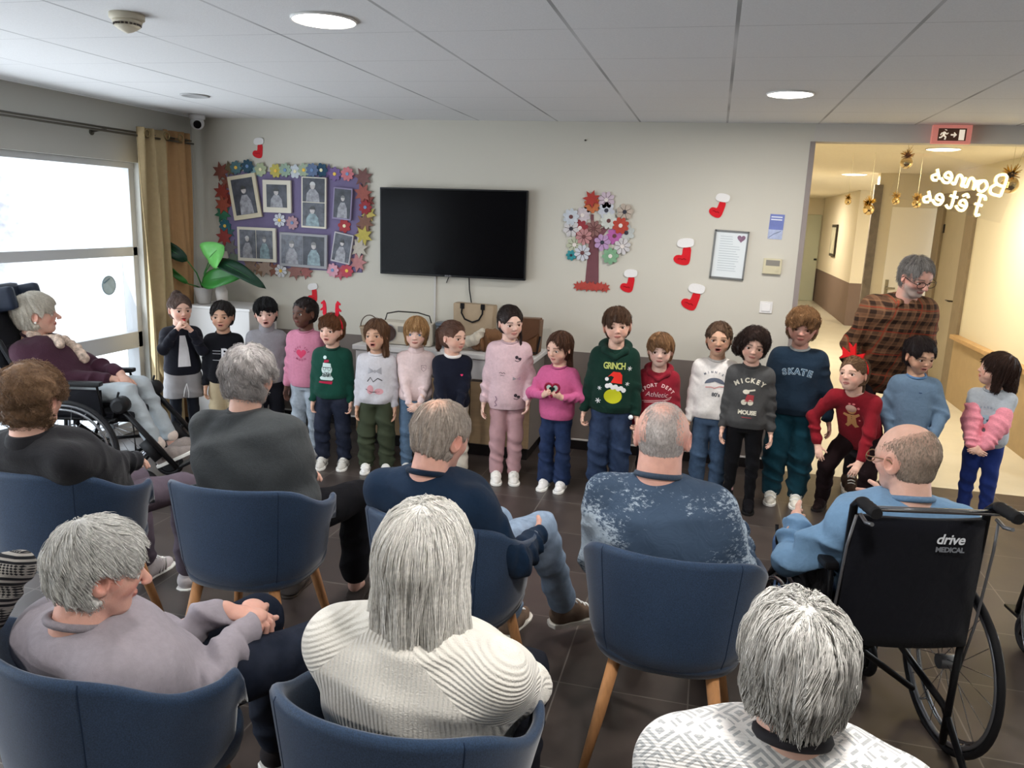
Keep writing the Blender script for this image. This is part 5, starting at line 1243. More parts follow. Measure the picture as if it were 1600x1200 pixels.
kid(15, .573, 5.21, 1.262, .0, label='biggest boy, curly hair, navy SKATE sweater and teal tracksuit trousers', head=(.0, .10, -.06), brow=(110, 80, 56), tone='ruddy', hh=.228, wide=1.08, girth=1.14, stance=.078, hL=(-.22, .05, .56), hR=(.2, .0, .56), sw=.118,
    top=dict(name='navy_blue_sweater', col=(28, 46, 64), w=1.08, sl=1.15, rib=(20, 38, 62), collarcol=(170, 176, 176), hem=.02), pants=dict(name='teal_sweatpants', col=(18, 64, 80), kind='jersey', r=(.076, .066, .048), bunch=1), shoes=dict(style='velcro', col=(232, 226, 210), L=.2),
    hair=[(HS['tousle'], ((150, 112, 76), (92, 64, 42)))], extra=x15)
# 16 leaning girl with the gingerbread sweater
def x16(c):
    g_ = PM('print_gingerbread', (206, 150, 96)); bm = bmesh.new(); disc2(bm, 0, .046, .028); poly2(bm, [(-.045, .022), (-.02, .014), (.02, .014), (.042, .026), (.048, .012), (.024, -.006), (.03, -.05), (.044, -.064), (.02, -.074), (0, -.05), (-.022, -.074), (-.04, -.062), (-.026, -.046), (-.024, -.004), (-.05, .008)])
    pr(c, 'print_gingerbread_man', bm, 0, .52, g_); p = PM('print_pink_dots', (240, 130, 130)); bm = bmesh.new(); disc2(bm, -.01, .085, .008, .006, 10); disc2(bm, .014, .086, .009, .006, 10); disc2(bm, .04, .06, .008, n=10); disc2(bm, .046, -.02, .006, n=10); pr(c, 'print_dots', bm, 0, .52, p)
    d = PM('print_brown', (90, 50, 40)); bm = bmesh.new(); stroke2(bm, [(-.016, .018), (0, .014), (.016, .018)], .004)
    for z in (.0, -.014): disc2(bm, 0, z, .003, n=8)
    disc2(bm, -.01, .05, .0025, n=8); disc2(bm, .01, .05, .0025, n=8); pr(c, 'print_icing', bm, 0, .52, d, .0026)
    H, s = c['H'], c['s']; m = mat('red_felt', (200, 26, 30), .8, bump=.3); bm = bmesh.new(); tube(bm, [H(.39*math.cos(a), -.04, .05 + .46*math.sin(a)) for a in np.linspace(.0, PI, 17)], .03*s, 8); b = obj('headband', bm, m, c['root'])
    for pts in ([(0, 0), (-.34, .22), (-.30, .0), (-.38, -.12)], [(0, 0), (.34, .10), (.30, -.06), (.36, -.18)], [(-.05, .0), (-.16, .36), (-.02, .22), (.04, .36), (.08, .0)]):
        bm = bmesh.new(); prism(bm, pts, -.035, .035)
        for v in bm.verts: v.co = Vector(H(.10 - v.co.x, -.02 + v.co.y, .52 + v.co.z))
        obj('bow_loop', bm, m, b)
kid(16, .93, 5.10, 1.16, -.2, label='laughing girl with red bow headband and gingerbread man sweater, leaning forward', head=(-.28, -.12, .05), mouth='smile', brow=(120, 90, 66), tone='fair', hh=.208, flush=.6,
    J=dict(pel=(-.03, -.08, .50), neck=(.0, .12, .80), shR=(.11, .13, .765), shL=(-.11, .11, .755), hc=(.01, .17, .92), hipR=(.03, -.06, .50), hipL=(-.10, -.06, .50), knR=(.12, .07, .31), anR=(.15, -.05, .06), knL=(-.12, .06, .30), anL=(-.10, -.05, .06)),
    hR=(.17, .15, .46), hL=(-.10, .22, .40), poleR=(1, -.2, .2), poleL=(-1, -.2, .2), hdR=(-.3, .5, -.6), hdL=(.2, .5, -.6), hnR=(-.3, -.2, -.8), hnL=(.3, -.2, -.8),
    top=dict(name='red_sweater', col=(142, 22, 34), w=1.0, hem=-.12, collarcol=(230, 190, 180), colr=.005), pants=dict(name='black_trousers', col=(34, 22, 24), r=(.056, .046, .040)), shoes=dict(style='boot', col=(34, 22, 22), sole=(26, 20, 20)),
    hair=[(st('tied', th=.03, prims=[('c', (0, -.36, .0), (-.16, -.30, -.45), .12, .07, .04)]), ((130, 100, 74), (80, 58, 44)))], extra=x16)
def x17(c): pr(c, 'print_logo', stroke2(bmesh.new(), [(-.008, 0), (.008, 0)], .005), .03, .78, PM('print_navy_blue', (40, 60, 96)))
kid(17, 1.24, 5.12, 1.14, .05, label='dark haired boy in plain blue long sleeved top looking down sideways', head=(.55, .22, .0), mouth='small', brow=(40, 30, 28), tone='olive', hh=.21, ears=1.2,
    hR=(.10, .10, .56), hL=(-.12, .10, .56), poleR=(1, -.5, 0), poleL=(-1, -.5, 0), top=dict(name='blue_top', col=(98, 124, 150), w=.98, collarcol=(90, 126, 166)), pants=dict(name='dark_trousers', col=(34, 36, 46)), shoes=dict(style='sneaker', col=(60, 60, 66)),
    hair=[(st('short', th=.055, fwd=.3, stray=.3), ((44, 34, 34), (22, 17, 18)))], extra=x17)
# 18 pink cardigan slipped off the shoulders
def x18(c):
    q = c['q']; k = c['k']; pr_ = []
    for S, sx in (('R', 1), ('L', -1)):
        e, w_, sh = q['el'+S], q['wr'+S], q['sh'+S]; up = sh + (e - sh)*.55
        pr_ += [(cone(up, e, .05*k, .056*k, Fold(.007, .05, ph=sx)), .02), (cone(e, w_ + (e-w_)*.12, .055*k, .04*k, Fold(.008, .045, ph=sx*2)), .02)]
        pr_.append((cone(up + A3((0, -.03, 0)), q['neck'] + (q['pel'] - q['neck'])*.5 + A3((sx*.06, -.11, 0)), .035*k, .035*k, Fold(.006, .05)), .02))
    _, v, f = union_prims(pr_, .0065, sm=2); link('pink_cardigan', np_mesh('cardigan', v, f), cloth('pink_fluff', (240, 140, 156), 'fleece'), c['root'])
    d = PM('print_soft_blue', (150, 178, 190)); pr(c, 'print_arch_text', arc_bm('SPARKLE', .018, .10, .0003, 1.0), 0, .72, PM('print_grey_blue', (134, 146, 160)))
    pr(c, 'print_patch', disc2(bmesh.new(), 0, 0, .045, .035), .0, .48, d); bm = bmesh.new(); disc2(bm, -.018, .004, .011, .008, 12); disc2(bm, .012, -.004, .010, .008, 12); pr(c, 'print_dark_dots', bm, 0, .5, PM('print_slate', (74, 90, 108)), .0026)
kid(18, 1.70, 5.24, 1.07, -.15, label='girl with long dark hair and pink cardigan slipped off her shoulders', head=(-1.15, -.18, -.1), mouth='smile', brow=(60, 44, 36), tone='fair', hh=.208, **cl(1.07, .47, .16),
    top=dict(name='grey_tshirt', part='tshirt', sleeve='short', col=(168, 176, 184), kind='jersey', w=1.0), pants=dict(name='blue_leggings', part='leggings', col=(28, 48, 118), kind='jersey', r=(.056, .044, .032)), shoes=dict(style='sneaker', col=(226, 222, 214)),
    hair=[(st('long', th=.06, stray=.35, wave=.4, down=.5, face=(.46, -.14, .27, .40), prims=[('c', (0, -.30, .1), (.05, -.50, -.45), .26, .2, .08), ('c', (.05, -.5, -.45), (.08, -.52, -.95), .18, .08, .06), ('c', (-.28, .0, .1), (-.3, -.1, -.5), .10, .1, .05)]), ((70, 50, 42), (36, 26, 24)))], extra=x18)
# ================================================================= tub chairs
BLUE = None
def chair_mat():
    m, nt, b = new_mat('blue_upholstery'); tc = nt('ShaderNodeTexCoord')
    n = nt('ShaderNodeTexNoise', Vector=(tc, 'Object'), Scale=330., Detail=2.); n2 = nt('ShaderNodeTexNoise', Vector=(tc, 'Object'), Scale=9., Detail=3.)
    mr = nt('ShaderNodeMapRange', Value=(n, 'Fac'), i1=.3, i2=.7, i3=.62, i4=1.38); mr2 = nt('ShaderNodeMapRange', Value=(n2, 'Fac'), i1=.3, i2=.7, i3=.93, i4=1.07)
    mm = nt('ShaderNodeMath', _operation='MULTIPLY', i0=mr, i1=mr2)
    s = nt('ShaderNodeVectorMath', _operation='SCALE', i0=lin((44, 61, 84))); nt.l.new(mm.outputs[0], s.inputs['Scale']); nt.l.new(s.outputs[0], b.inputs['Base Color'])
    b.inputs['Roughness'].default_value = .55; b.inputs['Sheen Weight'].default_value = .25; b.inputs['Sheen Roughness'].default_value = .4
    bp = nt('ShaderNodeBump', Height=(n, 'Fac'), Strength=.3, Distance=.001); nt.l.new(bp.outputs[0], b.inputs['Normal']); return m
cm = chair_mat(); woodm = mat('beech_leg', (178, 128, 84), .45, noise=.14, nscale=14, stretch=(6, 6, 1))
def rim_h(a): a = abs(a); return .785 - .13*(1/(1 + math.exp(-(a - .60)*11))) + .012*max(0, a - .85)/.15
def make_chair():
    t = thing('tub_chair', 'x', 'chair')
    NA, prof = 64, None; V = []; nP = 0
    for i in range(NA + 1):
        a = -1 + 2*i/NA; th = a*math.radians(122); ex = .86
        sx = math.copysign(abs(math.sin(th))**ex, math.sin(th)); cy = math.copysign(abs(math.cos(th))**ex, math.cos(th))
        X, Y = .275*sx, -.255*cy + (.035*max(0, abs(a) - .6))
        h = rim_h(a); e = max(0, (abs(a) - .93)/.07); h = h - .10*e*e
        pr_ = [(.30, .385), (.62, .383), (.80, .392), (.90, .42), (.955, .47), (.985, .55)] + [(.985 + .085*q, .55 + (h - .565)*q) for q in (.25, .5, .75, 1)] + \
              [(1.072, h - .004), (1.055, h + .006), (1.03, h + .010), (1.0, h + .007), (.978, h - .003), (.968, h - .018)] + [(.968 - .09*q, h - .018 - (h - .018 - .50)*q) for q in (.25, .5, .75, 1)] + [(.80, .46)]
        th_ = 1 - .35*e*e
        V.append([((X*f), (Y*f), z) for f, z in pr_]); nP = len(pr_)
    bm = bmesh.new(); G = [[bm.verts.new(p) for p in row] for row in V]
    for i in range(NA):
        for j in range(nP - 1): bm.faces.new((G[i][j], G[i+1][j], G[i+1][j+1], G[i][j+1]))
    bm.faces.new(G[0]); bm.faces.new(G[-1][::-1]); bmesh.ops.recalc_face_normals(bm, faces=bm.faces)
    me_o = obj('shell', bm, cm, t, True)
    # seat cushion
    bm = bmesh.new(); pts = []
    for k in range(48):
        q = 2*PI*k/48; c, s_ = math.cos(q), math.sin(q); pts.append((.245*math.copysign(abs(c)**.75, c), .02 + .245*math.copysign(abs(s_)**.75, s_)))
    rings = []
    for f, z in ((.7, .388), (.97, .392), (1.0, .42), (1.0, .45), (.97, .468), (.85, .478), (.5, .482), (.15, .482)):
        rings.append([bm.verts.new((x*f, (y-.02)*f+.02, z)) for x, y in pts])
    for A_, B_ in zip(rings, rings[1:]):
        for k in range(48): bm.faces.new((A_[k], A_[(k+1) % 48], B_[(k+1) % 48], B_[k]))
    bm.faces.new(rings[0][::-1]); bm.faces.new(rings[-1]); bmesh.ops.recalc_face_normals(bm, faces=bm.faces)
    obj('seat_cushion', bm, cm, t, True)
    for a in (-.33, .33):
        bm = bmesh.new(); i = round((a+1)/2*NA); tube(bm, [V[i][j] for j in range(2, 12)], .0014, 6); obj('seam', bm, mat('seam_dark', (26, 40, 62), .7), t)
    for sx in (1, -1):
        for sy in (1, -1):
            bm = bmesh.new(); tube(bm, [(sx*.15, sy*.15, .39), (sx*.185, sy*.185, .2), (sx*.225, sy*.225, 0)], [.021, .019, .0135], 16); obj('leg', bm, woodm, t, True)
    return t
_c0 = None; _used = [0]
CH = {}
def copy_tree(o, parent=None):
    c = o.copy(); C.objects.link(c); c.parent = parent
    for k in [x for x in bpy.data.objects if x.parent == o]: copy_tree(k, c)
    return c
proto = make_chair()
def place_chair(x, y, yaw, label):
    o = proto if not _used[0] else copy_tree(proto)
    _used[0] = 1; o.location = (x, y, 0); o.rotation_euler = (0, 0, yaw); tag(o, label, 'chair', 'blue tub chairs of the audience'); return o
place_chair(-2.38, 2.45, .05, 'blue tub chair at the left edge, under the person in the black coat')
place_chair(-1.62, 2.55, .06, 'blue tub chair under the person in dark grey sweater, second from left in back row')
place_chair(-.81, 2.50, -.18, 'blue tub chair under the man in navy sweater and jeans')
place_chair(-.04, 2.48, -.03, 'blue tub chair seen fully from behind, under man in tie-dye shirt')
place_chair(-1.32, 1.47, -.32, 'blue tub chair at bottom left, under person in lavender grey sweater')
place_chair(-.57, 1.49, -.06, 'blue tub chair under the long white haired woman')
place_chair(.20, 1.30, .0, 'blue tub chair barely showing under the person in patterned knit')

# ================================================================= wheelchairs
def make_wheelchair(label, loc, yaw, recline=0.0, elev=False, head=False, badge=False, s=1.0):
    t = thing('wheelchair', label, 'wheelchair', loc, yaw)
    blk = mat('frame_black', (18, 18, 20), .35, .3); chrome = mat('chrome', (190, 192, 196), .18, 1.0); fab = cloth('black_nylon', (16, 17, 24), 'jersey'); rub = mat('tyre_rubber', (26, 26, 28), .6); grey = mat('rim_grey', (150, 152, 156), .3, .8)
    w = .205
    def tb(name, pts, r, m, parent=t, n=10): bm = bmesh.new(); tube(bm, pts, r, n); return obj(name, bm, m, parent, False)
    rc = recline; bt = (-.20 - .5*rc, .93)
    for sx in (1, -1):
        x = sx*(w + .08)
        bm = bmesh.new(); tube(bm, [(x, .30*math.cos(a), .30 + .30*math.sin(a)) for a in np.linspace(0, 2*PI, 49)[:-1]], .0125, 10, closed=True)
        wh = obj('wheel', bm, rub, t)
        bm = bmesh.new(); tube(bm, [(x, .279*math.cos(a), .30 + .279*math.sin(a)) for a in np.linspace(0, 2*PI, 49)[:-1]], .009, 8, closed=True); obj('rim', bm, grey, wh)
        bm = bmesh.new(); tube(bm, [(x + sx*.03, .262*math.cos(a), .30 + .262*math.sin(a)) for a in np.linspace(0, 2*PI, 49)[:-1]], .008, 8, closed=True)
        for k in range(6): a = k*PI/3; tube(bm, [(x + sx*.03, .262*math.cos(a), .30 + .262*math.sin(a)), (x, .275*math.cos(a), .30 + .275*math.sin(a))], .004, 6)
        obj('push_ring', bm, chrome, wh)
        bm = bmesh.new()
        for k in range(18): a = k*PI/9; b_ = a + (.35 if k % 2 else -.35); tube(bm, [(x + (.018 if k % 2 else -.018), .03*math.cos(b_), .30 + .03*math.sin(b_)), (x, .275*math.cos(a), .30 + .275*math.sin(a))], .0016, 4)
        obj('spokes', bm, chrome, wh)
        bm = bmesh.new(); tube(bm, [(x - .035, 0, .30), (x + .035, 0, .30)], .026, 16); obj('hub', bm, grey, wh)
        # caster
        cx = sx*(w - .01); bm = bmesh.new(); tube(bm, [(cx, .40 + .075*math.cos(a), .085 + .068*math.sin(a)) for a in np.linspace(0, 2*PI, 25)[:-1]], .017, 8, closed=True); tube(bm, [(cx-.02, .40, .085), (cx+.02, .40, .085)], .05, 14)
        cs = obj('caster', bm, rub, t); bm = bmesh.new(); tube(bm, [(cx + .03, .40, .085), (cx + .03, .38, .17), (cx, .37, .2), (cx, .37, .30)], .011, 8); tube(bm, [(cx - .03, .40, .085), (cx - .03, .38, .17), (cx, .37, .2)], .011, 8); obj('fork', bm, blk, cs)
        # side frame, back tube with grip, armrest, brake
        tb('side_frame', [(sx*w, -.17, .10), (sx*w, -.18, .48), (sx*w, .36, .48), (sx*w, .37, .28), (sx*w, -.17, .22)], .0125, blk)
        tb('back_tube', [(sx*w, -.18, .46), (sx*w, -.19 - .2*rc, .70), (sx*w, bt[0], bt[1]), (sx*w, bt[0] - .03, bt[1] + .025), (sx*w, bt[0] - .10, bt[1] + .03)], .0125, blk)
        g = tb('grip', [(sx*w, bt[0] - .045, bt[1] + .028)] + [(sx*w, bt[0] - .05 - .0125*k, bt[1] + .03) for k in range(9)], [.016] + [.0195 if k % 2 else .0165 for k in range(9)], rub, n=14)
        tb('brake_lever', [(sx*w, bt[0] - .05, bt[1] - .01), (sx*w, bt[0] - .09, bt[1] - .02), (sx*w, bt[0] - .13, bt[1] - .01)], .006, grey, g)
        tb('brake_cable', [(sx*(w+.01), bt[0] - .045, bt[1] - .015), (sx*(w+.02), bt[0] - .03, bt[1] - .12), (sx*(w+.022), -.2, .55), (sx*(w+.02), -.16, .36)], .0045, grey)
        bm = bmesh.new(); box(bm, sx*(w+.015)-.024, sx*(w+.015)+.024, -.14, .20, .685, .712, .01); ar_ = obj('arm_pad', bm, mat('pad_black', (22, 22, 24), .5), t)
        tb('arm_tube', [(sx*(w+.015), -.14, .49), (sx*(w+.015), -.13, .685), (sx*(w+.015), .17, .685), (sx*(w+.015), .20, .5)], .01, blk, ar_)
        bm = bmesh.new(); box(bm, sx*(w+.004)-.004, sx*(w+.004)+.004, -.13, .19, .50, .66, .003); obj('side_guard', bm, fab, ar_)
        tb('wheel_brake', [(sx*(w+.02), .26, .50), (sx*(w+.045), .29, .60), (sx*(w+.045), .31, .66)], .007, blk)
        bm = bmesh.new(); tube(bm, [(sx*(w+.03), .22, .47), (sx*(w+.05), .29, .49)], .015, 8); obj('brake_clamp', bm, blk, t)
        tb('tipping_bar', [(sx*w, -.15, .22), (sx*w, -.30, .10), (sx*w, -.37, .075)], .0115, blk)
        # leg rest
        if elev:
            a0 = A3((sx*(w+.03), .31, .56)); a1 = A3((sx*(w+.03), .62, .20)); 
            l = tb('leg_rest', [A3((sx*w, .25, .49)), a0, (a0+a1)/2, a1], .017, blk)
            bm = bmesh.new(); u = nrm(a1-a0); c0 = a0 + u*.28 + A3((-sx*.05, -.03, -.05)); tube(bm, [c0 - u*.07, c0 + u*.07], [.045, .045], 14); obj('calf_pad', bm, mat('pad_black', (22, 22, 24), .5), l)
            tb('pad_bracket', [a0 + u*.28, c0], .012, blk, l)
            bm = bmesh.new(); box(bm, -.075, .075, -.010, .010, -.01, .15, .006, M=Matrix.Translation(Vector(a1) + Vector((-sx*.07, .01, 0))) @ Matrix.Rotation(math.radians(-62), 4, 'X')); obj('footplate', bm, blk, l)
            bm = bmesh.new(); tube(bm, [a0 + A3((-.045, 0, .02)), a0 + A3((-.03, 0, .02)), a0 + A3((.03, 0, .02)), a0 + A3((.045, 0, .02))], [.03, .05, .05, .03], 16); obj('knee_joint', bm, mat('pad_black', (22, 22, 24), .5), l)
        else:
            l = tb('leg_rest', [(sx*(w), .36, .46), (sx*(w), .42, .44), (sx*(w-.02), .52, .16), (sx*(w-.03), .54, .12)], .0115, blk)
            bm = bmesh.new(); box(bm, sx*.12-.075, sx*.12+.075, .47, .62, .105, .12, .006); obj('footplate', bm, blk, l)
    tb('cross_brace', [(-w, .0, .46), (w, .05, .16)], .0115, blk); tb('cross_brace', [(w, .02, .46), (-w, .07, .16)], .0115, blk)
    tb('front_axle', [(-w, .37, .28), (w, .37, .28)], .010, blk)
    tb('push_bar', [(-w, bt[0] - .085, bt[1] + .0), (w, bt[0] - .085, bt[1] + .0)] if not badge else [(-w+.01, bt[0] - .055, bt[1] + .012), (w + .10, bt[0] - .055, bt[1] + .012)], .009, chrome)
    # upholstery
    bm = bmesh.new(); N = 9; rows = []
    zt = .955
    for j in range(10):
        q = j/9; z = .47 + (.90 - .47)*q; yb = -.185 - .01*q - (.5*rc)*max(0, q)**1.2
        rows.append([(x_, yb + .028*(1 - (x_/(w+.0))**2)*-1*.9 - .014, z) for x_ in np.linspace(-w-.005, w+.005, N)])
    F_, Bk = [[bm.verts.new((x, y, z)) for x, y, z in r] for r in rows], [[bm.verts.new((x, y + .028, z)) for x, y, z in r] for r in rows]
    for A_, fl in ((F_, 0), (Bk, 1)):
        for j in range(9):
            for i in range(N-1):
                f = (A_[j][i], A_[j][i+1], A_[j+1][i+1], A_[j+1][i]); bm.faces.new(f if not fl else f[::-1])
    for i in range(N-1): bm.faces.new((F_[0][i], Bk[0][i], Bk[0][i+1], F_[0][i+1])); bm.faces.new((F_[9][i], F_[9][i+1], Bk[9][i+1], Bk[9][i]))
    for j in range(9): bm.faces.new((F_[j][0], F_[j+1][0], Bk[j+1][0], Bk[j][0])); bm.faces.new((F_[j][-1], Bk[j][-1], Bk[j+1][-1], F_[j+1][-1]))
    bmesh.ops.recalc_face_normals(bm, faces=bm.faces); bk = obj('back_sling', bm, fab, t, True)
    bm = bmesh.new(); box(bm, -w, w, -.16, .35, .465, .52, .02); obj('seat_cushion', bm, fab, t, True)
    if badge:
        for txt, sz, z, m in (('drive', .045, .845, mat('badge_white', (214, 218, 222), .5)), ('MEDICAL', .022, .812, mat('badge_dim', (120, 124, 130), .5))):
            b2 = text_bm(txt, sz, .001, .95, 1, .2 if z > .83 else 0)
            for v in b2.verts: v.co = Vector((v.co.x + .085, -.241, z + v.co.y))
            bmesh.ops.reverse_faces(b2, faces=b2.faces) if False else None
            obj('badge', b2, m, bk)
    if head:
        bm = bmesh.new(); box(bm, -.21, .21, -.09, .0, .0, .62, .04, M=Matrix.Translation((0, bt[0]+.06, .62)) @ Matrix.Rotation(math.radians(12), 4, 'X')); obj('back_cushion', bm, fab, t, True)
        bm = bmesh.new(); box(bm, -.14, .14, -.07, .02, -.085, .09, .035, M=Matrix.Translation((0, bt[0]-.06, 1.16)) @ Matrix.Rotation(math.radians(12), 4, 'X')); hr = obj('headrest', bm, mat('headrest_blue', (26, 34, 50), .6, bump=.2), t, True)
        for sx in (1, -1):
            bm = bmesh.new(); box(bm, sx*.13-.03, sx*.13+.03, -.05, .12, -.07, .07, .03, M=Matrix.Translation((0, bt[0]-.05, 1.16)) @ Matrix.Rotation(math.radians(12), 4, 'X')); obj('headrest_wing', bm, mat('headrest_blue', (26, 34, 50), .6, bump=.2), hr, True)
    return t
# ================================================================= special fabrics
def zz(nt, src, f): # triangle wave 0..1 of src*f
    a = nt('ShaderNodeMath', _operation='MULTIPLY', i0=src, i1=f); a = nt('ShaderNodeMath', _operation='PINGPONG', i0=a, i1=.5); return nt('ShaderNodeMath', _operation='MULTIPLY', i0=a, i1=2.)
def M2(nt, op, a, b): return nt('ShaderNodeMath', _operation=op, i0=a, i1=b)
def objxyz(nt):
    tc = nt('ShaderNodeTexCoord'); return tc, nt('ShaderNodeSeparateXYZ', Vector=(tc, 'Object'))
def rib_knit():
    m, nt, b = new_mat('white_rib_knit'); tc, s = objxyz(nt); b.inputs['Base Color'].default_value = lin((226, 222, 212))+(1,); b.inputs['Roughness'].default_value = .9; b.inputs['Sheen Weight'].default_value = .3
    ax = nt('ShaderNodeMath', _operation='ABSOLUTE', i0=(s, 'X'))
    v = M2(nt, 'SUBTRACT', (s, 'Z'), M2(nt, 'MULTIPLY', ax, -.95)); up = nt('ShaderNodeMath', _operation='GREATER_THAN', i0=v, i1=.955)
    diag = M2(nt, 'ADD', M2(nt, 'MULTIPLY', ax, .45), M2(nt, 'MULTIPLY', (s, 'Z'), .9)); mx = nt('ShaderNodeMixRGB', Fac=up); nt.l.new(s.outputs['X'], mx.inputs[1]); nt.l.new(diag.outputs[0], mx.inputs[2])
    sn = nt('ShaderNodeMath', _operation='SINE', i0=M2(nt, 'MULTIPLY', mx, 640.)); n = nt('ShaderNodeTexNoise', Vector=(tc, 'Object'), Scale=300., Detail=2.)
    h = M2(nt, 'ADD', M2(nt, 'MULTIPLY', sn, .5), (n, 'Fac')); bp = nt('ShaderNodeBump', Height=h, Strength=.9, Distance=.0022); nt.l.new(bp.outputs[0], b.inputs['Normal']); return m
def tiedye():
    m, nt, b = new_mat('bleached_blue_shirt'); tc, s = objxyz(nt); b.inputs['Roughness'].default_value = .85
    n1 = nt('ShaderNodeTexNoise', Vector=(tc, 'Object'), Scale=5.5, Detail=2., Roughness=.5); n2 = nt('ShaderNodeTexNoise', Vector=nt('ShaderNodeMapping', Vector=(tc, 'Object'), i3=(1., 1., 2.2)), Scale=55., Detail=6., Roughness=.75)
    ax = nt('ShaderNodeMath', _operation='ABSOLUTE', i0=(s, 'X')); edge = nt('ShaderNodeMapRange', Value=ax, i1=.03, i2=.20, i3=-.16, i4=.14)
    k = M2(nt, 'ADD', M2(nt, 'ADD', (n1, 'Fac'), edge), M2(nt, 'MULTIPLY', M2(nt, 'SUBTRACT', (n2, 'Fac'), .5), 1.1)); f = nt('ShaderNodeMapRange', Value=k, i1=.60, i2=.70, i3=0., i4=.85)
    mx = nt('ShaderNodeMixRGB', Fac=f, Color1=lin((62, 78, 98))+(1,), Color2=lin((172, 186, 198))+(1,)); nt.l.new(mx.outputs[0], b.inputs['Base Color'])
    n5 = nt('ShaderNodeTexNoise', Vector=(tc, 'Object'), Scale=16., Detail=3., Distortion=1.2); bp = nt('ShaderNodeBump', Height=(n5, 'Fac'), Strength=.5, Distance=.012); nt.l.new(bp.outputs[0], b.inputs['Normal']); return m
def nordic():
    m, nt, b = new_mat('patterned_knit'); tc, s = objxyz(nt); b.inputs['Roughness'].default_value = .9; b.inputs['Sheen Weight'].default_value = .3
    def band(per, off, body):      # diamonds and zigzags
        z = zz(nt, M2(nt, 'ADD', (s, 'Z'), off), 1/per); x = zz(nt, (s, 'X'), body); return M2(nt, 'ADD', z, x)
    s0 = s; zz_ = M2(nt, 'ADD', (s0, 'Z'), M2(nt, 'MULTIPLY', (s0, 'Y'), .9)); cmb = nt('ShaderNodeCombineXYZ', X=(s0, 'X'), Z=zz_); s = nt('ShaderNodeSeparateXYZ', Vector=cmb)
    d = band(.07, .0, 16.); f1 = nt('ShaderNodeMath', _operation='GREATER_THAN', i0=zz(nt, d, 1.9), i1=.52)
    x2 = zz(nt, (s, 'X'), 44.); z2 = zz(nt, (s, 'Z'), 38.); f2 = nt('ShaderNodeMath', _operation='GREATER_THAN', i0=M2(nt, 'ADD', x2, z2), i1=1.05)
    sel = nt('ShaderNodeMath', _operation='GREATER_THAN', i0=zz(nt, (s, 'Z'), 9.), i1=.55); mxf = nt('ShaderNodeMixRGB', Fac=sel); nt.l.new(f1.outputs[0], mxf.inputs[1]); nt.l.new(M2(nt, 'MULTIPLY', f1, f2).outputs[0], mxf.inputs[2])
    mx = nt('ShaderNodeMixRGB', Fac=mxf, Color1=lin((216, 214, 210))+(1,), Color2=lin((160, 162, 162))+(1,)); nt.l.new(mx.outputs[0], b.inputs['Base Color'])
    n = nt('ShaderNodeTexNoise', Vector=(tc, 'Object'), Scale=320., Detail=2.); sn = nt('ShaderNodeMath', _operation='SINE', i0=M2(nt, 'MULTIPLY', (s, 'Z'), 900.)); h = M2(nt, 'ADD', M2(nt, 'MULTIPLY', sn, .3), (n, 'Fac')); bp = nt('ShaderNodeBump', Height=h, Strength=.6, Distance=.002); nt.l.new(bp.outputs[0], b.inputs['Normal']); return m
def plaid():
    m, nt, b = new_mat('plaid_flannel'); tc, s = objxyz(nt); b.inputs['Roughness'].default_value = .9
    n = nt('ShaderNodeTexNoise', Vector=(tc, 'Object'), Scale=5., Detail=2.); wob = M2(nt, 'MULTIPLY', (n, 'Fac'), .03)
    X = M2(nt, 'ADD', M2(nt, 'ADD', (s, 'X'), M2(nt, 'MULTIPLY', (s, 'Y'), .6)), wob); Z = M2(nt, 'ADD', (s, 'Z'), wob)
    def stripe(v, per, off, w): return nt('ShaderNodeMath', _operation='LESS_THAN', i0=zz(nt, M2(nt, 'ADD', v, off), 1/per), i1=w)
    bx, bz = stripe(X, .055, 5., .45), stripe(Z, .055, 5., .45); dark = M2(nt, 'MULTIPLY', M2(nt, 'ADD', bx, bz), .42)
    c = nt('ShaderNodeMixRGB', Fac=dark, Color1=lin((116, 84, 62))+(1,), Color2=lin((26, 22, 22))+(1,))
    ox, oz = stripe(X, .055, 5.037, .10), stripe(Z, .055, 5.037, .10); c = nt('ShaderNodeMixRGB', Fac=M2(nt, 'MULTIPLY', M2(nt, 'MAXIMUM', ox, oz), .35), Color1=c, Color2=lin((146, 108, 78))+(1,))
    rx = stripe(X, .15, 5.0, .05); rz = stripe(Z, .15, 5.0, .05); c = nt('ShaderNodeMixRGB', Fac=M2(nt, 'MULTIPLY', M2(nt, 'MAXIMUM', rx, rz), .7), Color1=c, Color2=lin((150, 60, 40))+(1,))
    nt.l.new(c.outputs[0], b.inputs['Base Color']); n5 = nt('ShaderNodeTexNoise', Vector=(tc, 'Object'), Scale=14., Detail=3., Distortion=1.2); bp = nt('ShaderNodeBump', Height=(n5, 'Fac'), Strength=.5, Distance=.012); nt.l.new(bp.outputs[0], b.inputs['Normal']); return m
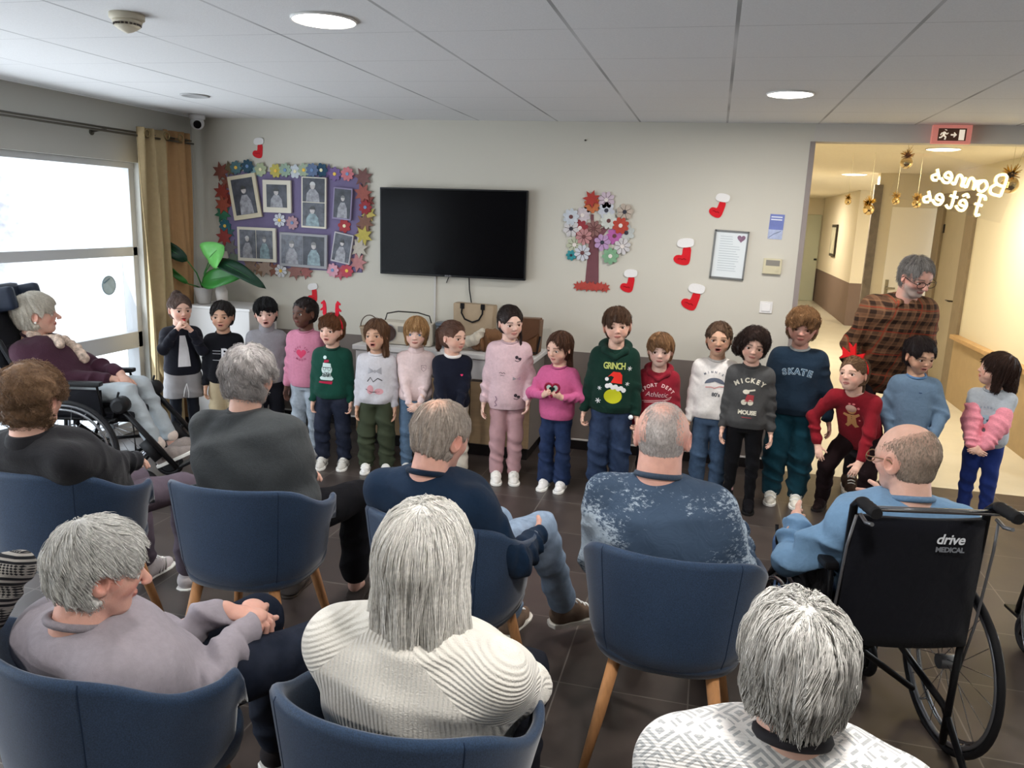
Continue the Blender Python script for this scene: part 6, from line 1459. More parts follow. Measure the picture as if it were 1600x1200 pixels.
def stripe_knit():
    m, nt, b = new_mat('striped_knit'); tc, s = objxyz(nt); b.inputs['Roughness'].default_value = .95
    v = M2(nt, 'ADD', (s, 'Z'), M2(nt, 'MULTIPLY', (s, 'Y'), .35)); st_ = nt('ShaderNodeMath', _operation='GREATER_THAN', i0=zz(nt, v, 75.), i1=.55); dz = nt('ShaderNodeMath', _operation='GREATER_THAN', i0=M2(nt, 'ADD', zz(nt, v, 150.), zz(nt, (s, 'X'), 120.)), i1=.95)
    sel = nt('ShaderNodeMath', _operation='GREATER_THAN', i0=zz(nt, v, 18.), i1=.5); mxf = nt('ShaderNodeMixRGB', Fac=sel); nt.l.new(st_.outputs[0], mxf.inputs[1]); nt.l.new(dz.outputs[0], mxf.inputs[2])
    mx = nt('ShaderNodeMixRGB', Fac=mxf, Color1=lin((30, 30, 34))+(1,), Color2=lin((150, 146, 140))+(1,)); nt.l.new(mx.outputs[0], b.inputs['Base Color']); return m
WH = ((214, 212, 206), (176, 172, 166)); GW = ((196, 192, 186), (140, 136, 132)); GR = ((150, 146, 142), (88, 84, 82))
HS['elder'] = dict(th=.05, face=(.43, -.13, .31, .44), n=4200, wob=.10, basek=.95, len=.30, steps=8, r=.0006, down=.35, fwd=.05, amp=.02, wave=.3, stray=.15, nape=-.28, lift=.003)
HS['buzz'] = dict(th=.010, face=(.40, -.12, .33, .46), n=5200, len=.045, steps=2, r=.0006, down=.6, amp=.003, stray=0, nape=-.30, lift=.001)
def glasses(c, col=(40, 36, 34), r=.115, wire=.009):
    H, s = c['H'], c['s']; m = mat('glasses_frame', col, .3); root = c['root']
    bm = bmesh.new()
    for sx in (1, -1): tube(bm, [H(sx*.15 + r*math.cos(a), .43, -.01 + r*.72*math.sin(a)) for a in np.linspace(0, 2*PI, 25)[:-1]], wire*s, 6, closed=True)
    tube(bm, [H(-.045, .43, .01), H(0, .445, .025), H(.045, .43, .01)], wire*s, 6)
    for sx in (1, -1): tube(bm, [H(sx*.26, .43, .01), H(sx*.345, .35, .02), H(sx*.37, -.02, .02), H(sx*.36, -.08, -.04)], wire*s, 6)
    g = obj('glasses', bm, m, root)
def adult(label, tx, ty, ztop, pos, yaw, head=(0, 0, 0), hh=.228, ht=1.64, lean=None, **k):
    """seated grown-up; (tx,ty,ztop) is the crown of the head, pos/yaw the chair"""
    c, s_ = math.cos(-yaw), math.sin(-yaw); l = np.array([tx, ty]) - np.array(pos[:2]); lx, ly = c*l[0] - s_*l[1], s_*l[0] + c*l[1]
    Rh = rotm(*head); hc = A3((lx, ly, ztop - hh*.5 - .012)) ; base = hc - Rh @ A3((0, .12*hh, .5*hh))
    J = dict(hc=tuple(hc), neck=(base[0], base[1] - .012, base[2] - .024))
    n = A3(J['neck']); sw = k.pop('sw', .175)*.86; sd = k.pop('shdrop', .066); J['shR'] = tuple(n + A3((sw, .0, -sd))); J['shL'] = tuple(n + A3((-sw, .0, -sd)))
    J.update(k.pop('J', {})); sp = dict(label=label, kind='adult', ht=ht, hh=hh, pos=pos, yaw=yaw, head=head, seat=k.pop('seat', .555), J=J, group='elderly people watching the children'); sp.update(k)
    return person(sp)
lap = dict(hR=(.05, .27, .66), hL=(-.05, .29, .66), poleR=(.35, -.7, -.5), poleL=(-.35, -.7, -.5), hdR=(-.7, .6, -.1), hdL=(.7, .6, -.1), hnR=(-.2, 0, -1), hnL=(.2, 0, -1))
arms = dict(hR=(.20, .24, .70), hL=(-.20, .24, .70), poleR=(.25, -.8, -.5), poleL=(-.25, -.8, -.5), hdR=(-.2, .9, -.3), hdL=(.2, .9, -.3), hnR=(-.2, 0, -1), hnL=(.2, 0, -1))
AG = dict(tone='aged', brow=(150, 140, 130), lips=(178, 108, 100), flush=.6, nose=1.1, ears=1.15)

# A  reclining woman in the wheelchair by the window
wcA = make_wheelchair('reclining wheelchair with headrest and raised leg rests by the window', (-3.68, 4.0, 0), -1.30, recline=.35, elev=True, head=True)
def xA(c):
    q, H = c['q'], c['H']; sc_ = mat('scarf_print', (196, 176, 160), .8, noise=.55, nscale=42)
    n = q['neck']; tree = BVHTree.FromPolygons([tuple(v) for v in c['tv']], [tuple(p) for p in c['tq']])
    def on(x, dz):
        o = Vector((n[0] + x, n[1] + .55, n[2] + dz + .35)); h = tree.ray_cast(o, Vector((0, -.84, -.54))); return A3(h[0] + h[1]*.014) if h[0] is not None else n + A3((x, .12, dz))
    kn = on(.0, -.03); f = [(cone(n + A3((.07, .02, .035)), on(.05, .0), .022, .022), .01), (cone(n + A3((-.07, .02, .035)), on(-.05, .0), .022, .022), .01), (cone(on(.05, .0), kn, .022, .018), .01), (cone(on(-.05, .0), kn, .022, .018), .01), (ell(kn, (.03, .028, .026)), .008)]
    for path in ([kn, on(.03, -.09), on(.055, -.14)], [kn, on(-.02, -.12), on(-.035, -.21), on(-.02, -.30)]):
        for i in range(len(path) - 1): f.append((cone(path[i], path[i+1], .018 + .006*i, .026 + .003*i, Fold(.003, .03)), .01))
    _, v, fq = union_prims(f, .005, sm=1); link('scarf', np_mesh('scarf', v, fq), sc_, c['root'])
    bm = bmesh.new(); bmesh.ops.create_uvsphere(bm, u_segments=10, v_segments=8, radius=.007)
    for v in bm.verts: v.co += Vector(H(.37, -.03, -.16))
    obj('earring', bm, mat('pearl', (230, 226, 220), .2), c['root'])
    bm = bmesh.new()     # lap belt and bag
    box(bm, -.17, .10, .12, .17, .60, .66, .02); obj('belt_pouch', bm, mat('black_leather', (20, 20, 22), .4), c['root'])
adult('white haired woman in burgundy cardigan reclining in wheelchair by the window', -3.93, 3.93, 1.20, (-3.68, 4.0), -1.30, hh=.24, head=(.39, -.06, .0), seat=.58, tl=.5, **AG, mouth='smile',
    J=dict(pel=(0, -.04, .58), hipR=(.09, 0, .60), hipL=(-.09, 0, .60), knR=(.10, .29, .63), knL=(-.10, .29, .63), anR=(.10, .46, .27), anL=(-.10, .46, .27)), footR=(0, .5, 0), footL=(0, .5, 0),
    hR=(.06, .16, .70), hL=(-.03, .20, .71), poleR=(.4, -.6, -.6), poleL=(-.4, -.6, -.6), hdR=(-.6, .7, -.2), hdL=(.6, .6, -.3), hnR=(-.2, 0, -1), hnL=(.2, 0, -1), curl=.8,
    top=dict(name='burgundy_cardigan', part='cardigan', col=(62, 30, 46), kind='knit'), pants=dict(name='pale_trousers', col=(168, 178, 184), kind='cotton', r=(0.0400, 0.0352, 0.0304), up=.14), shoes=dict(style='fuzzy', col=(150, 138, 132), free=1, pitch=-.75+1.2, socks=(214, 196, 184)),
    hair=[(st('elder', th=.07, wave=.5, stray=.4, nape=-.36, len=.4, face=(.45, -.14, .29, .42)), ((226, 220, 206), (192, 184, 170)))], extra=xA)
# B
adult('person with curly brown hair and black coat at the left edge', -2.349, 2.30, 1.17, (-2.38, 2.53), .0, head=(.0, .02, 0), **AG, **lap, sw=.2,
    top=dict(name='black_coat', part='coat', col=(30, 30, 34), kind='fleece', w=1.15, sl=1.06, fold=.01, collar='turtle', turth=.35), pants=dict(name='plum_trousers', col=(96, 84, 96), kind='cotton'), shoes=dict(style='stripe', col=(196, 186, 186)),
    hair=[(st('elder', th=.10, curl=1, curlr=.006, wl=.03, cf=75, n=2400, amp=.03, stray=.3, nape=-.40), ((142, 112, 84), (88, 68, 54)))])
# C
adult('person with wavy grey hair, glasses and dark grey sweater, second from left in back row', -1.735, 2.731, 1.22, (-1.62, 2.62), .08, head=(-.12, .10, .0), **AG, **lap, sw=.195, extra=lambda c: glasses(c, (150, 130, 100)),
    J=dict(knR=(.20, .48, .50), anR=(.20, .44, .10)), top=dict(name='dark_grey_sweater', col=(54, 58, 60), kind='fleece', w=1.2, sl=1.02, fold=.008, collar='turtle', turth=.3), pants=dict(name='black_trousers', col=(20, 20, 24), kind='cotton', up=.16, r=(0.0560, 0.0464, 0.0400)), shoes=dict(style='sandal', col=(70, 62, 58), sole=(60, 50, 44)),
    hair=[(st('elder', th=.085, curl=.6, curlr=.006, wl=.05, cf=60, n=2600, amp=.03, wave=.6, stray=.3, len=.34, nape=-.34), ((198, 193, 190), (138, 132, 130)))])
# D
adult('man in navy sweater and jeans with short grey hair, head turned right', -0.823, 2.413, 1.16, (-.81, 2.56), -.18, head=(-.34, .30, .0), **{**AG, 'tone': 'ruddy'}, hR=(.25, .14, .63), hL=(-.22, .22, .68), poleR=(.4, -.6, -.5), poleL=(-.4, -.7, -.5), hdR=(-.2, .8, -.4), hdL=(.2, .9, -.3), sw=.20,
    J=dict(knR=(.17, .38, .55), anR=(.22, .55, .17), knL=(-.06, .46, .50), anL=(.0, .50, .09)), footR=(.6, .8, 0),
    top=dict(name='navy_jumper', col=(18, 38, 62), kind='jersey', w=1.1, sl=.98, fold=.008), pants=dict(name='light_jeans', col=(124, 144, 168), kind='denim', r=(0.0496, 0.0432, 0.0368)), shoes=dict(style='sneaker', col=(112, 90, 74), sole=(214, 208, 198)),
    hair=[(st('elder', th=.035, n=3600, len=.16, steps=4, down=.5, wave=.1, stray=.02, nape=-.30, lift=.0015, spot=((.02, -.30, .46), .20, (206, 160, 136))), ((190, 178, 166), (140, 130, 122)))])
# E
adult('man with white buzz cut in blue bleached pattern shirt, seen from behind', -0.113, 2.581, 1.19, (-.05, 2.55), -.03, head=(0, .05, 0), wide=1.08, **{**AG, 'ears': 1.25, 'tone': 'ruddy'}, **arms, sw=.205, girth=1.07, neckw=1.2,
    top=dict(name='bleached_shirt', part='shirt', col=(62, 78, 98), mat=tiedye(), w=1.16, sl=1.02, fold=.008), pants=dict(name='dark_jeans', col=(40, 46, 60), kind='denim'), shoes=dict(style='sneaker', col=(96, 74, 58), sole=(200, 190, 180)),
    hair=[(st('buzz', spot=((0, -.25, .50), .22, (214, 160, 142))), ((214, 208, 204), (168, 160, 156)))])
# F
wcF = make_wheelchair('black wheelchair with chrome push bar and lettered back, right foreground', (.635, 2.74, 0), .24, badge=True)
adult('bald man with glasses and light blue sweater in the right foreground wheelchair', 0.655, 2.70, 1.165, (.63, 2.81), .24, head=(.50, .10, .0), **{**AG, 'ears': 1.3}, hR=(.20, .34, .74), hL=(-.22, .15, .71), poleR=(.4, -.6, -.5), poleL=(-.5, -.7, -.4), hdR=(-.2, .9, -.3), hdL=(.2, .9, -.3), sw=.195, seat=.60, girth=1.0,
    extra=lambda c: glasses(c, (120, 96, 70)), top=dict(name='light_blue_sweater', col=(104, 142, 178), kind='jersey', w=1.12, sl=1.02, fold=.011), pants=dict(name='jeans', col=(60, 84, 120), kind='denim'), shoes=dict(style='sneaker', col=(50, 46, 46)),
    hair=[(st('buzz', th=.004, n=5200, cuts=[((0, 0, .30), (0, .5, 1))], spot=((0, .05, .46), .52, (210, 164, 144))), ((170, 156, 140), (128, 116, 104)))])
# G
def xG(c):
    q = c['q']; bm = bmesh.new(); d = nrm(q['wrL'] - q['elL']); a, b = frame_of(d); p = Vector(q['wrL']) - Vector(d)*.03
    tube(bm, [p + .031*(math.cos(t)*a + math.sin(t)*b*.85) for t in np.linspace(0, 2*PI, 21)[:-1]], .0042, 6, closed=True); obj('wrist_strap', bm, mat('black_leather', (20, 20, 22), .4), c['root'])
adult('white haired person in lavender grey sweater with clasped hands, bottom left', -1.295, 1.409, 1.055, (-1.32, 1.53), -.40, head=(-.36, .22, -.02), hh=.218, **{**AG, 'tone': 'ruddy'}, nohand=0, hR=(.07, .27, .635), hL=(.0, .25, .665), poleR=(.6, -.4, -.7), poleL=(-.6, -.4, -.7), hdR=(-.6, .7, .15), hdL=(.75, .6, -.15), hnR=(-.5, .3, -.6), hnL=(.1, .1, -1), curl=.9,
    J=dict(knR=(.14, .46, .52), knL=(-.12, .44, .52), anR=(.16, .52, .10), anL=(-.10, .48, .10)), extra=xG, la=.26, lb=.25,
    top=dict(name='lavender_grey_sweater', col=(146, 138, 146), kind='jersey', w=1.08, sl=1.0, fold=.010), pants=dict(name='navy_trousers', col=(26, 32, 46), kind='denim', r=(0.0528, 0.0464, 0.0400)), shoes=dict(style='sneaker', col=(44, 40, 42)),
    hair=[(st('elder', th=.06, n=6000, len=.26, down=.15, side=.0, fwd=.5, wave=.35, stray=.1, nape=-.30, amp=.02), ((234, 233, 228), (178, 176, 172)))])
# H
adult('woman with long white hair in thick white ribbed sweater, bottom centre', -0.535, 1.479, 1.17, (-.57, 1.56), -.06, head=(.0, .04, .03), hh=.225, **AG, **{**lap, 'poleR': (1, -.6, -.3), 'poleL': (-1, -.6, -.3)}, sw=.215,
    top=dict(name='white_rib_sweater', col=(226, 222, 212), mat=rib_knit(), collarcol=(34, 32, 36), w=1.15, sl=1.08, fold=.007, neckr=1.3), pants=dict(name='dark_trousers', col=(34, 36, 44), kind='cotton'), shoes=dict(style='sneaker', col=(200, 196, 190)),
    hair=[(st('long', th=.075, n=11000, wob=.06, basek=1.05, steps=12, len=1.15, r=.0006, wave=.10, stray=.04, down=.85, amp=.016, nape=-.9, lift=.004, face=(.46, -.2, .28, .44), stop=-.8,
       prims=[('c', (.30, -.06, .05), (.38, -.10, -.60), .10, .12, .05), ('c', (-.30, -.06, .05), (-.38, -.10, -.60), .11, .10, .05), ('c', (0, -.30, 0), (.0, -.33, -.70), .24, .15, .08), ('c', (.18, -.26, 0), (.22, -.28, -.72), .18, .13, .06), ('c', (-.18, -.26, 0), (-.22, -.28, -.70), .18, .13, .06)]), ((240, 238, 232), (218, 214, 206)))])
# I
adult('person with grey layered hair in white and grey patterned knit, bottom right', 0.185, 1.245, 1.19, (.20, 1.34), .0, head=(.05, .08, .0), hh=.205, **AG, **{**lap, 'poleR': (1, -.6, -.3), 'poleL': (-1, -.6, -.3)}, sw=.205,
    top=dict(name='patterned_knit_sweater', col=(210, 208, 204), mat=nordic(), collarcol=(34, 32, 36), w=1.15, sl=1.06, fold=.005, rib=(200, 198, 194)), pants=dict(name='dark_trousers', col=(34, 36, 44), kind='cotton'), shoes=dict(style='sneaker', col=(60, 60, 66)),
    hair=[(st('elder', th=.045, n=9000, wob=.08, basek=1.0, steps=10, len=.42, down=.75, wave=.45, stray=.12, r=.0006, nape=-.36, amp=.028, lift=.005, prims=[('c', (0, -.34, -.1), (0, -.30, -.34), .22, .16, .08), ('c', (.24, -.16, -.1), (.22, -.16, -.32), .14, .10, .06), ('c', (-.24, -.16, -.1), (-.22, -.16, -.32), .14, .10, .06)]), ((224, 222, 216), (168, 165, 160)))])
# teacher, standing behind the children and bending towards them
def xT(c): glasses(c, (40, 34, 30), .12)
q_ = wp = None
person(dict(kind='adult', label='man in brown plaid shirt with glasses and grey beard bending behind the children', group=None, ht=1.74, hh=.235, pos=(1.16, 5.62), yaw=PI - .05, head=(.55, .42, .05), tone='ruddy', brow=(90, 80, 74), beard=(168, 160, 152), lips=(170, 100, 92), mouth='smile', flush=.6, nose=1.1,
    J=dict(pel=(0, -.02, .86), neck=(-.02, .26, 1.345), hc=(-.05, .36, 1.49), shR=(.155, .20, 1.29), shL=(-.155, .25, 1.29), hipR=(.09, -.02, .88), hipL=(-.09, -.02, .88), knR=(.11, .0, .47), knL=(-.11, .0, .47), anR=(.12, -.05, .09), anL=(-.12, -.05, .09)),
    hR=(.22, .28, .80), hL=(-.15, .30, .82), poleR=(.5, -.8, 0), poleL=(-.3, -.8, 0), hdR=(-.1, .3, -.9), top=dict(name='plaid_shirt', part='shirt', col=(134, 88, 60), mat=plaid(), crew=False, collar='shirt', w=.92, sl=.95, fold=.008, hem=-.2), pants=dict(name='dark_trousers', col=(40, 36, 40), kind='cotton', r=(0.0448, 0.0352, 0.0288)), shoes=dict(style='sneaker', col=(60, 44, 36), L=.28),
    hair=[(st('short', th=.022, n=4200, len=.12, steps=4, r=.0006, fwd=.0, up=.010, nape=-.28, wob=.1, face=(.42, -.10, .30, .46)), ((150, 146, 142), (90, 86, 84)))], extra=xT, seed=3))
# knitted sleeve of a neighbour at the left edge
# ================================================================= photo board, paper tree
PAL = [(142, 66, 50), (70, 120, 130), (40, 84, 110), (176, 190, 140), (206, 190, 70), (150, 180, 150), (196, 206, 214), (160, 180, 150), (90, 116, 160), (30, 76, 110), (120, 90, 160), (226, 110, 120), (130, 80, 76), (170, 50, 36), (184, 70, 44), (40, 130, 90), (30, 110, 130), (178, 56, 50), (116, 110, 110), (206, 210, 222), (190, 140, 150), (196, 50, 56), (176, 84, 70), (176, 40, 48), (140, 90, 70), (200, 180, 60), (190, 180, 160), (200, 120, 120), (214, 60, 80), (226, 150, 170), (160, 100, 90), (216, 216, 220), (170, 140, 120), (140, 110, 90)]
def paper_flower(parent, x, z, r, col, y=0, n=8, kind='flower', core=(226, 216, 150), rot=0, edge=None):
    bm = bmesh.new(); pts = []
    if kind == 'flower':
        for k in range(n*8):
            a = 2*PI*k/(n*8); pts.append((x + r*(.72 + .28*abs(math.cos(n*a/2)))*math.cos(a + rot), z + r*(.72 + .28*abs(math.cos(n*a/2)))*math.sin(a + rot)))
    else:
        m = 7
        for k in range(m*2):
            a = 2*PI*k/(m*2) + rot; q = r*(1.12 if k % 2 == 0 else .58); pts.append((x + q*math.cos(a), z + q*math.sin(a)))
    prism(bm, pts, y - .004, y); bmesh.ops.triangulate(bm, faces=bm.faces)
    o = obj('paper_' + kind if kind == 'flower' else 'paper_leaf', bm, mat('paper_petal', tuple(int(.70*q_ + .30*(sum(col)/3)) for q_ in col), .75, noise=.10, nscale=40), parent)
    if kind == 'flower':
        if edge:
            bm = bmesh.new()
            for k in range(n):
                a = 2*PI*(k+.5)/n + rot; tube(bm, [(x, y - .0045, z), (x + r*.74*math.cos(a), y - .0045, z + r*.74*math.sin(a))], .0013, 4)
            obj('petal_line', bm, mat('ink_line', edge, .7), o)
        bm = bmesh.new(); tube(bm, [(x, y - .008, z), (x, y - .003, z)], r*.24, 14); obj('flower_centre', bm, mat('paper_petal', core, .75, noise=.10, nscale=40), o)
    return o
bd = thing('photo_board', 'purple wall board bordered with colourful paper flowers and leaves', 'notice board', (-3.31, YB-.001, 1.655))
L_ = lambda x, z: (x + 3.31, z - 1.655)
obj('panel', box(B(), -.60, .60, -.012, 0, -.385, .375, .002), mat('purple_felt', (118, 108, 142), .85, noise=.06, nscale=10), bd)
FP = [(-3.949, 2.022), (-3.806, 2.056), (-3.701, 2.068), (-3.586, 2.046), (-3.449, 2.039), (-3.364, 2.046), (-3.279, 2.038), (-3.201, 2.05), (-3.128, 2.051), (-3.051, 2.053), (-2.935, 2.026), (-2.826, 2.029), (-2.696, 2.008), (-3.944, 1.86), (-3.936, 1.758), (-3.945, 1.686), (-3.926, 1.588), (-3.936, 1.499), (-3.891, 1.417), (-3.425, 1.653), (-3.311, 1.637), (-2.856, 1.63), (-2.697, 1.887), (-2.675, 1.78), (-2.681, 1.662), (-2.692, 1.562), (-2.73, 1.46), (-2.742, 1.349), (-2.836, 1.278), (-2.96, 1.277), (-3.296, 1.254), (-3.424, 1.247), (-3.564, 1.266), (-3.706, 1.269)]
for i, (x, z) in enumerate(FP):
    leaf = i in (0, 12, 13, 14, 15, 17, 18, 22, 24, 25, 26, 27, 30, 32, 33); a, b = L_(x, z)
    paper_flower(bd, a, b, (.072 if leaf else .056), PAL[i], -.016 - .003*(i % 3), 7 + i % 3, 'leaf' if leaf else 'flower', core=((236, 230, 190), (240, 200, 90), (120, 150, 190))[i % 3], rot=i*.7, edge=(70, 70, 90) if i in (19, 31) else None)
for i, (x, z, c_) in enumerate(((-3.87, 2.045, (110, 96, 60)), (-3.64, 2.03, (120, 170, 180)), (-3.16, 2.03, (110, 140, 180)), (-2.99, 2.04, (96, 70, 130)), (-3.90, 1.93, (150, 80, 60)), (-3.88, 1.80, (150, 40, 30)), (-3.90, 1.54, (60, 110, 110)), (-2.66, 1.83, (150, 60, 50)), (-2.65, 1.73, (206, 180, 70)), (-2.70, 1.61, (120, 70, 60)), (-2.72, 1.51, (200, 190, 170)), (-3.62, 1.25, (150, 110, 80)), (-3.86, 1.33, (110, 130, 110)), (-3.50, 1.255, (150, 90, 70)), (-3.2, 1.25, (170, 90, 84)), (-2.9, 1.26, (206, 80, 100)))):
    a, b = L_(x, z); paper_flower(bd, a, b, .058, c_, -.013, 7, 'leaf', rot=i*1.1)
def photo_frame(cx, cz, w, h, rot, label, border=.018, shots=1, deep=.02, paper=(222, 216, 200), seed=0):
    t = thing('pinned_photo', label, 'photo', (cx, YB-.022, cz), 0, 'photographs pinned to the purple board'); t.rotation_euler = (0, rot, 0)
    obj('mount', box(B(), -w/2, w/2, -deep, 0, -h/2, h/2, .002), mat('mount_card', paper, .6), t)
    rs = random.Random(seed); n = shots if shots > 0 else -shots; vert = shots < 0
    for k in range(n):
        if vert: x0, x1, z1 = -w/2 + border, w/2 - border, h/2 - border*.7 - k*(h - border*1.4)/n; z0 = z1 - (h - border*1.4)/n + .006
        else: x0 = -w/2 + border + k*(w - 2*border)/n; x1 = x0 + (w - 2*border)/n - (.006 if n > 1 else 0); z0, z1 = -h/2 + border*1.2, h/2 - border
        g0 = rs.choice((66, 84, 104)); p = obj('photograph', box(B(), x0, x1, -deep-.002, -deep, z0, z1), mat('photo_background', (g0, g0+3, g0+12), .35, noise=.5, nscale=14 + rs.random()*8), t)
        cx_, ww, hh_ = (x0 + x1)/2 + (rs.random() - .5)*.02, x1 - x0, z1 - z0
        bm = bmesh.new(); hd = ww*.14; zc = z0 + hh_*.68
        prism(bm, [(cx_ - ww*.30, z0 + .002), (cx_ - ww*.27, z0 + hh_*.34), (cx_ - ww*.12, z0 + hh_*.54), (cx_ + ww*.12, z0 + hh_*.54), (cx_ + ww*.27, z0 + hh_*.36), (cx_ + ww*.32, z0 + .002)], -deep-.0035, -deep-.002)
        obj('sitter_clothes', bm, mat('photo_midtone', (150 - 20*(k % 2), 150, 156), .35, noise=.45, nscale=30), p)
        bm = bmesh.new(); prism(bm, [(cx_ + hd*.8*math.cos(a), zc + hd*1.05*math.sin(a)) for a in np.linspace(0, 2*PI, 19)[:-1]], -deep-.0045, -deep-.002); obj('sitter_face', bm, mat('photo_light', (186, 180, 178), .35, noise=.25, nscale=50), p)
        bm = bmesh.new(); prism(bm, [(cx_ + hd*.92*math.cos(a), zc + hd*.2 + hd*1.0*math.sin(a)) for a in np.linspace(0, PI, 13)], -deep-.0052, -deep-.004); obj('sitter_hair', bm, mat('photo_hair', (rs.choice((60, 120, 200)),)*3, .35), p)
    return t
photo_frame(-3.727, 1.827, .255, .35, -.16, 'tilted cream photo frame at top left of the purple board', .03, seed=1, paper=(214, 204, 178))
photo_frame(-3.434, 1.839, .25, .255, .0, 'white framed photo second from left on top of purple board', .035, seed=2)
photo_frame(-3.11, 1.80, .215, .395, .02, 'tall double photo frame in upper middle of the purple board', .012, -2, seed=3)
photo_frame(-2.863, 1.80, .16, .245, .07, 'narrow photo at the upper right of the purple board', .010, seed=4, paper=(150, 140, 170))
photo_frame(-3.628, 1.45, .35, .275, .0, 'wide double photo frame at lower left of the purple board', .022, 2, seed=5)
photo_frame(-3.21, 1.421, .42, .27, .02, 'wide grey double photo frame at bottom middle of purple board', .018, 2, seed=6, paper=(160, 160, 164))
photo_frame(-2.869, 1.456, .165, .235, .17, 'small tilted photo at the lower right of the purple board', .010, seed=7, paper=(190, 186, 190))

# paper flower tree
tr = thing('paper_tree', 'paper tree with plum trunk and crown of paper flowers on the wall', 'wall decoration', (-.865, YB-.001, 1.26))
T_ = lambda x, z: (x + .865, z - 1.26)
def bark(n, pts): bm = bmesh.new(); prism(bm, [T_(*p) for p in pts], -.003, 0); bmesh.ops.triangulate(bm, faces=bm.faces); return obj(n, bm, mat('plum_card', (120, 78, 84), .8, noise=.08, nscale=20), tr)
bark('trunk', [(-.914, 1.275), (-.902, 1.60), (-.93, 1.70), (-.905, 1.72), (-.893, 1.66), (-.90, 1.79), (-.878, 1.79), (-.872, 1.66), (-.77, 1.72), (-.76, 1.70), (-.83, 1.60), (-.812, 1.281)])
TF = [(-0.894, 1.858), (-0.791, 1.896), (-0.652, 1.816), (-1.043, 1.767), (-0.96, 1.782), (-0.786, 1.822), (-0.764, 1.749), (-0.675, 1.718), (-0.631, 1.668), (-0.716, 1.642), (-0.653, 1.57), (-0.801, 1.592), (-0.872, 1.69), (-0.973, 1.689), (-1.038, 1.681), (-0.94, 1.627), (-1.008, 1.565), (-1.028, 1.488), (-0.945, 1.51), (-0.736, 1.496)]
TC = [(226, 110, 50), (206, 180, 196), (190, 170, 150), (196, 204, 214), (206, 190, 196), (196, 200, 214), (206, 210, 200), (214, 60, 40), (190, 196, 190), (196, 80, 170), (206, 200, 200), (190, 140, 196), (150, 96, 90), (176, 44, 56), (206, 200, 200), (206, 130, 130), (190, 196, 160), (30, 150, 160), (200, 204, 214), (120, 180, 130)]
for i, (x, z) in enumerate(TF):
    a, b = T_(x, z); paper_flower(tr, a, b, .062 if i not in (17,) else .04, TC[i], -.005 - .003*(i % 4), 9 - i % 3, 'flower', core=((110, 70, 70), (230, 220, 214), (60, 60, 70))[i % 3], rot=i*.5, edge=((80, 50, 50) if i in (2, 12, 11, 10, 15, 1, 14, 16, 18) else None))
a, b = T_(-.9, 1.9); paper_flower(tr, a, b, .06, (206, 50, 40), -.014, 7, 'leaf', rot=.4)
for i in range(7): a, b = T_(-.965 + .034*i, 1.262 + .008*(i % 2)); paper_flower(tr, a, b, .036, (214, 62, 50), -.004 - .002*(i % 3), 8, 'leaf', rot=i)

# ================================================================= curtain and rod
ct = thing('curtain', 'tan eyelet curtain gathered at the right end of the window', 'curtain', (XL+.10, 5.42, 0))
def drape(y0, y1, z0, z1, amp, wn, ph, m, name, par, dx=0, spread=1.0):
    bm = bmesh.new(); NY, NZ = 72, 26; R1 = []
    for side in (0, 1):
        rows = []
        for j in range(NZ + 1):
            v = j/NZ; z = z0 + (z1 - z0)*v; row = []
            for i in range(NY + 1):
                u = i/NY; w = amp*(.75 + .5*(1-v))*math.sin(2*PI*wn*u + ph + .5*math.sin(3*v + u*4)) + .012*math.sin(23*u + 5*v)
                y = (y0 + (y1 - y0)*u) + .02*math.sin(4*v + 9*u)*(1-v); row.append(bm.verts.new((dx + w + side*.004, y, z)))
            rows.append(row)
        R1.append(rows)
        for j in range(NZ):
            for i in range(NY):
                f = (rows[j][i], rows[j][i+1], rows[j+1][i+1], rows[j+1][i]); bm.faces.new(f if side else f[::-1])
    A_, B_ = R1
    for j in range(NZ):
        bm.faces.new((A_[j][0], A_[j+1][0], B_[j+1][0], B_[j][0])); bm.faces.new((A_[j][-1], B_[j][-1], B_[j+1][-1], A_[j+1][-1]))
    for i in range(NY): bm.faces.new((A_[0][i], B_[0][i], B_[0][i+1], A_[0][i+1])); bm.faces.new((A_[-1][i], A_[-1][i+1], B_[-1][i+1], B_[-1][i]))
    return obj(name, bm, m, par, True)
drape(-.32, .00, .03, 2.285, .038, 2.6, .3, cloth('beige_curtain', (188, 164, 120), 'cotton'), 'curtain_panel', ct, .02)
drape(-.01, .31, .03, 2.30, .030, 1.6, 2.2, cloth('tan_curtain', (186, 142, 94), 'cotton'), 'tan_panel', ct, .0)  # far panel, a more orange tan than the near one
for y in (-.26, -.06, .10):
    bm = bmesh.new(); tube(bm, [(.075 if y > -.2 else .06, y + .026*math.cos(a), 2.245 + .026*math.sin(a)) for a in np.linspace(0, 2*PI, 21)[:-1]], .006, 6, closed=True); obj('eyelet', bm, mat('brass_ring', (150, 130, 90), .3, .8), ct)
rd = thing('curtain_rod', 'thin dark double curtain rod along the left wall', 'curtain rod', (XL+.10, 2.6, 2.245))
for dz, dx in ((0, 0), (-.022, .02)):
    bm = bmesh.new(); tube(bm, [(dx, -2.9, dz), (dx, 3.15, dz)], .0085, 10); obj('rod', bm, mat('rod_metal', (110, 106, 98), .35, .7), rd)
for y in (-2.2, 1.0, 2.2):
    bm = bmesh.new(); tube(bm, [(-.10, y, -.03), (0, y, -.012), (.022, y, -.012)], .007, 8); tube(bm, [(-.10, y, -.03), (-.094, y, -.03)], .022, 14); obj('bracket', bm, mat('rod_metal', (110, 106, 98), .35, .7), rd)
st_ = thing('window_sticker', 'round grey sticker on the window glass near the curtain', 'sticker', (XL-.095, 4.974, 1.144))
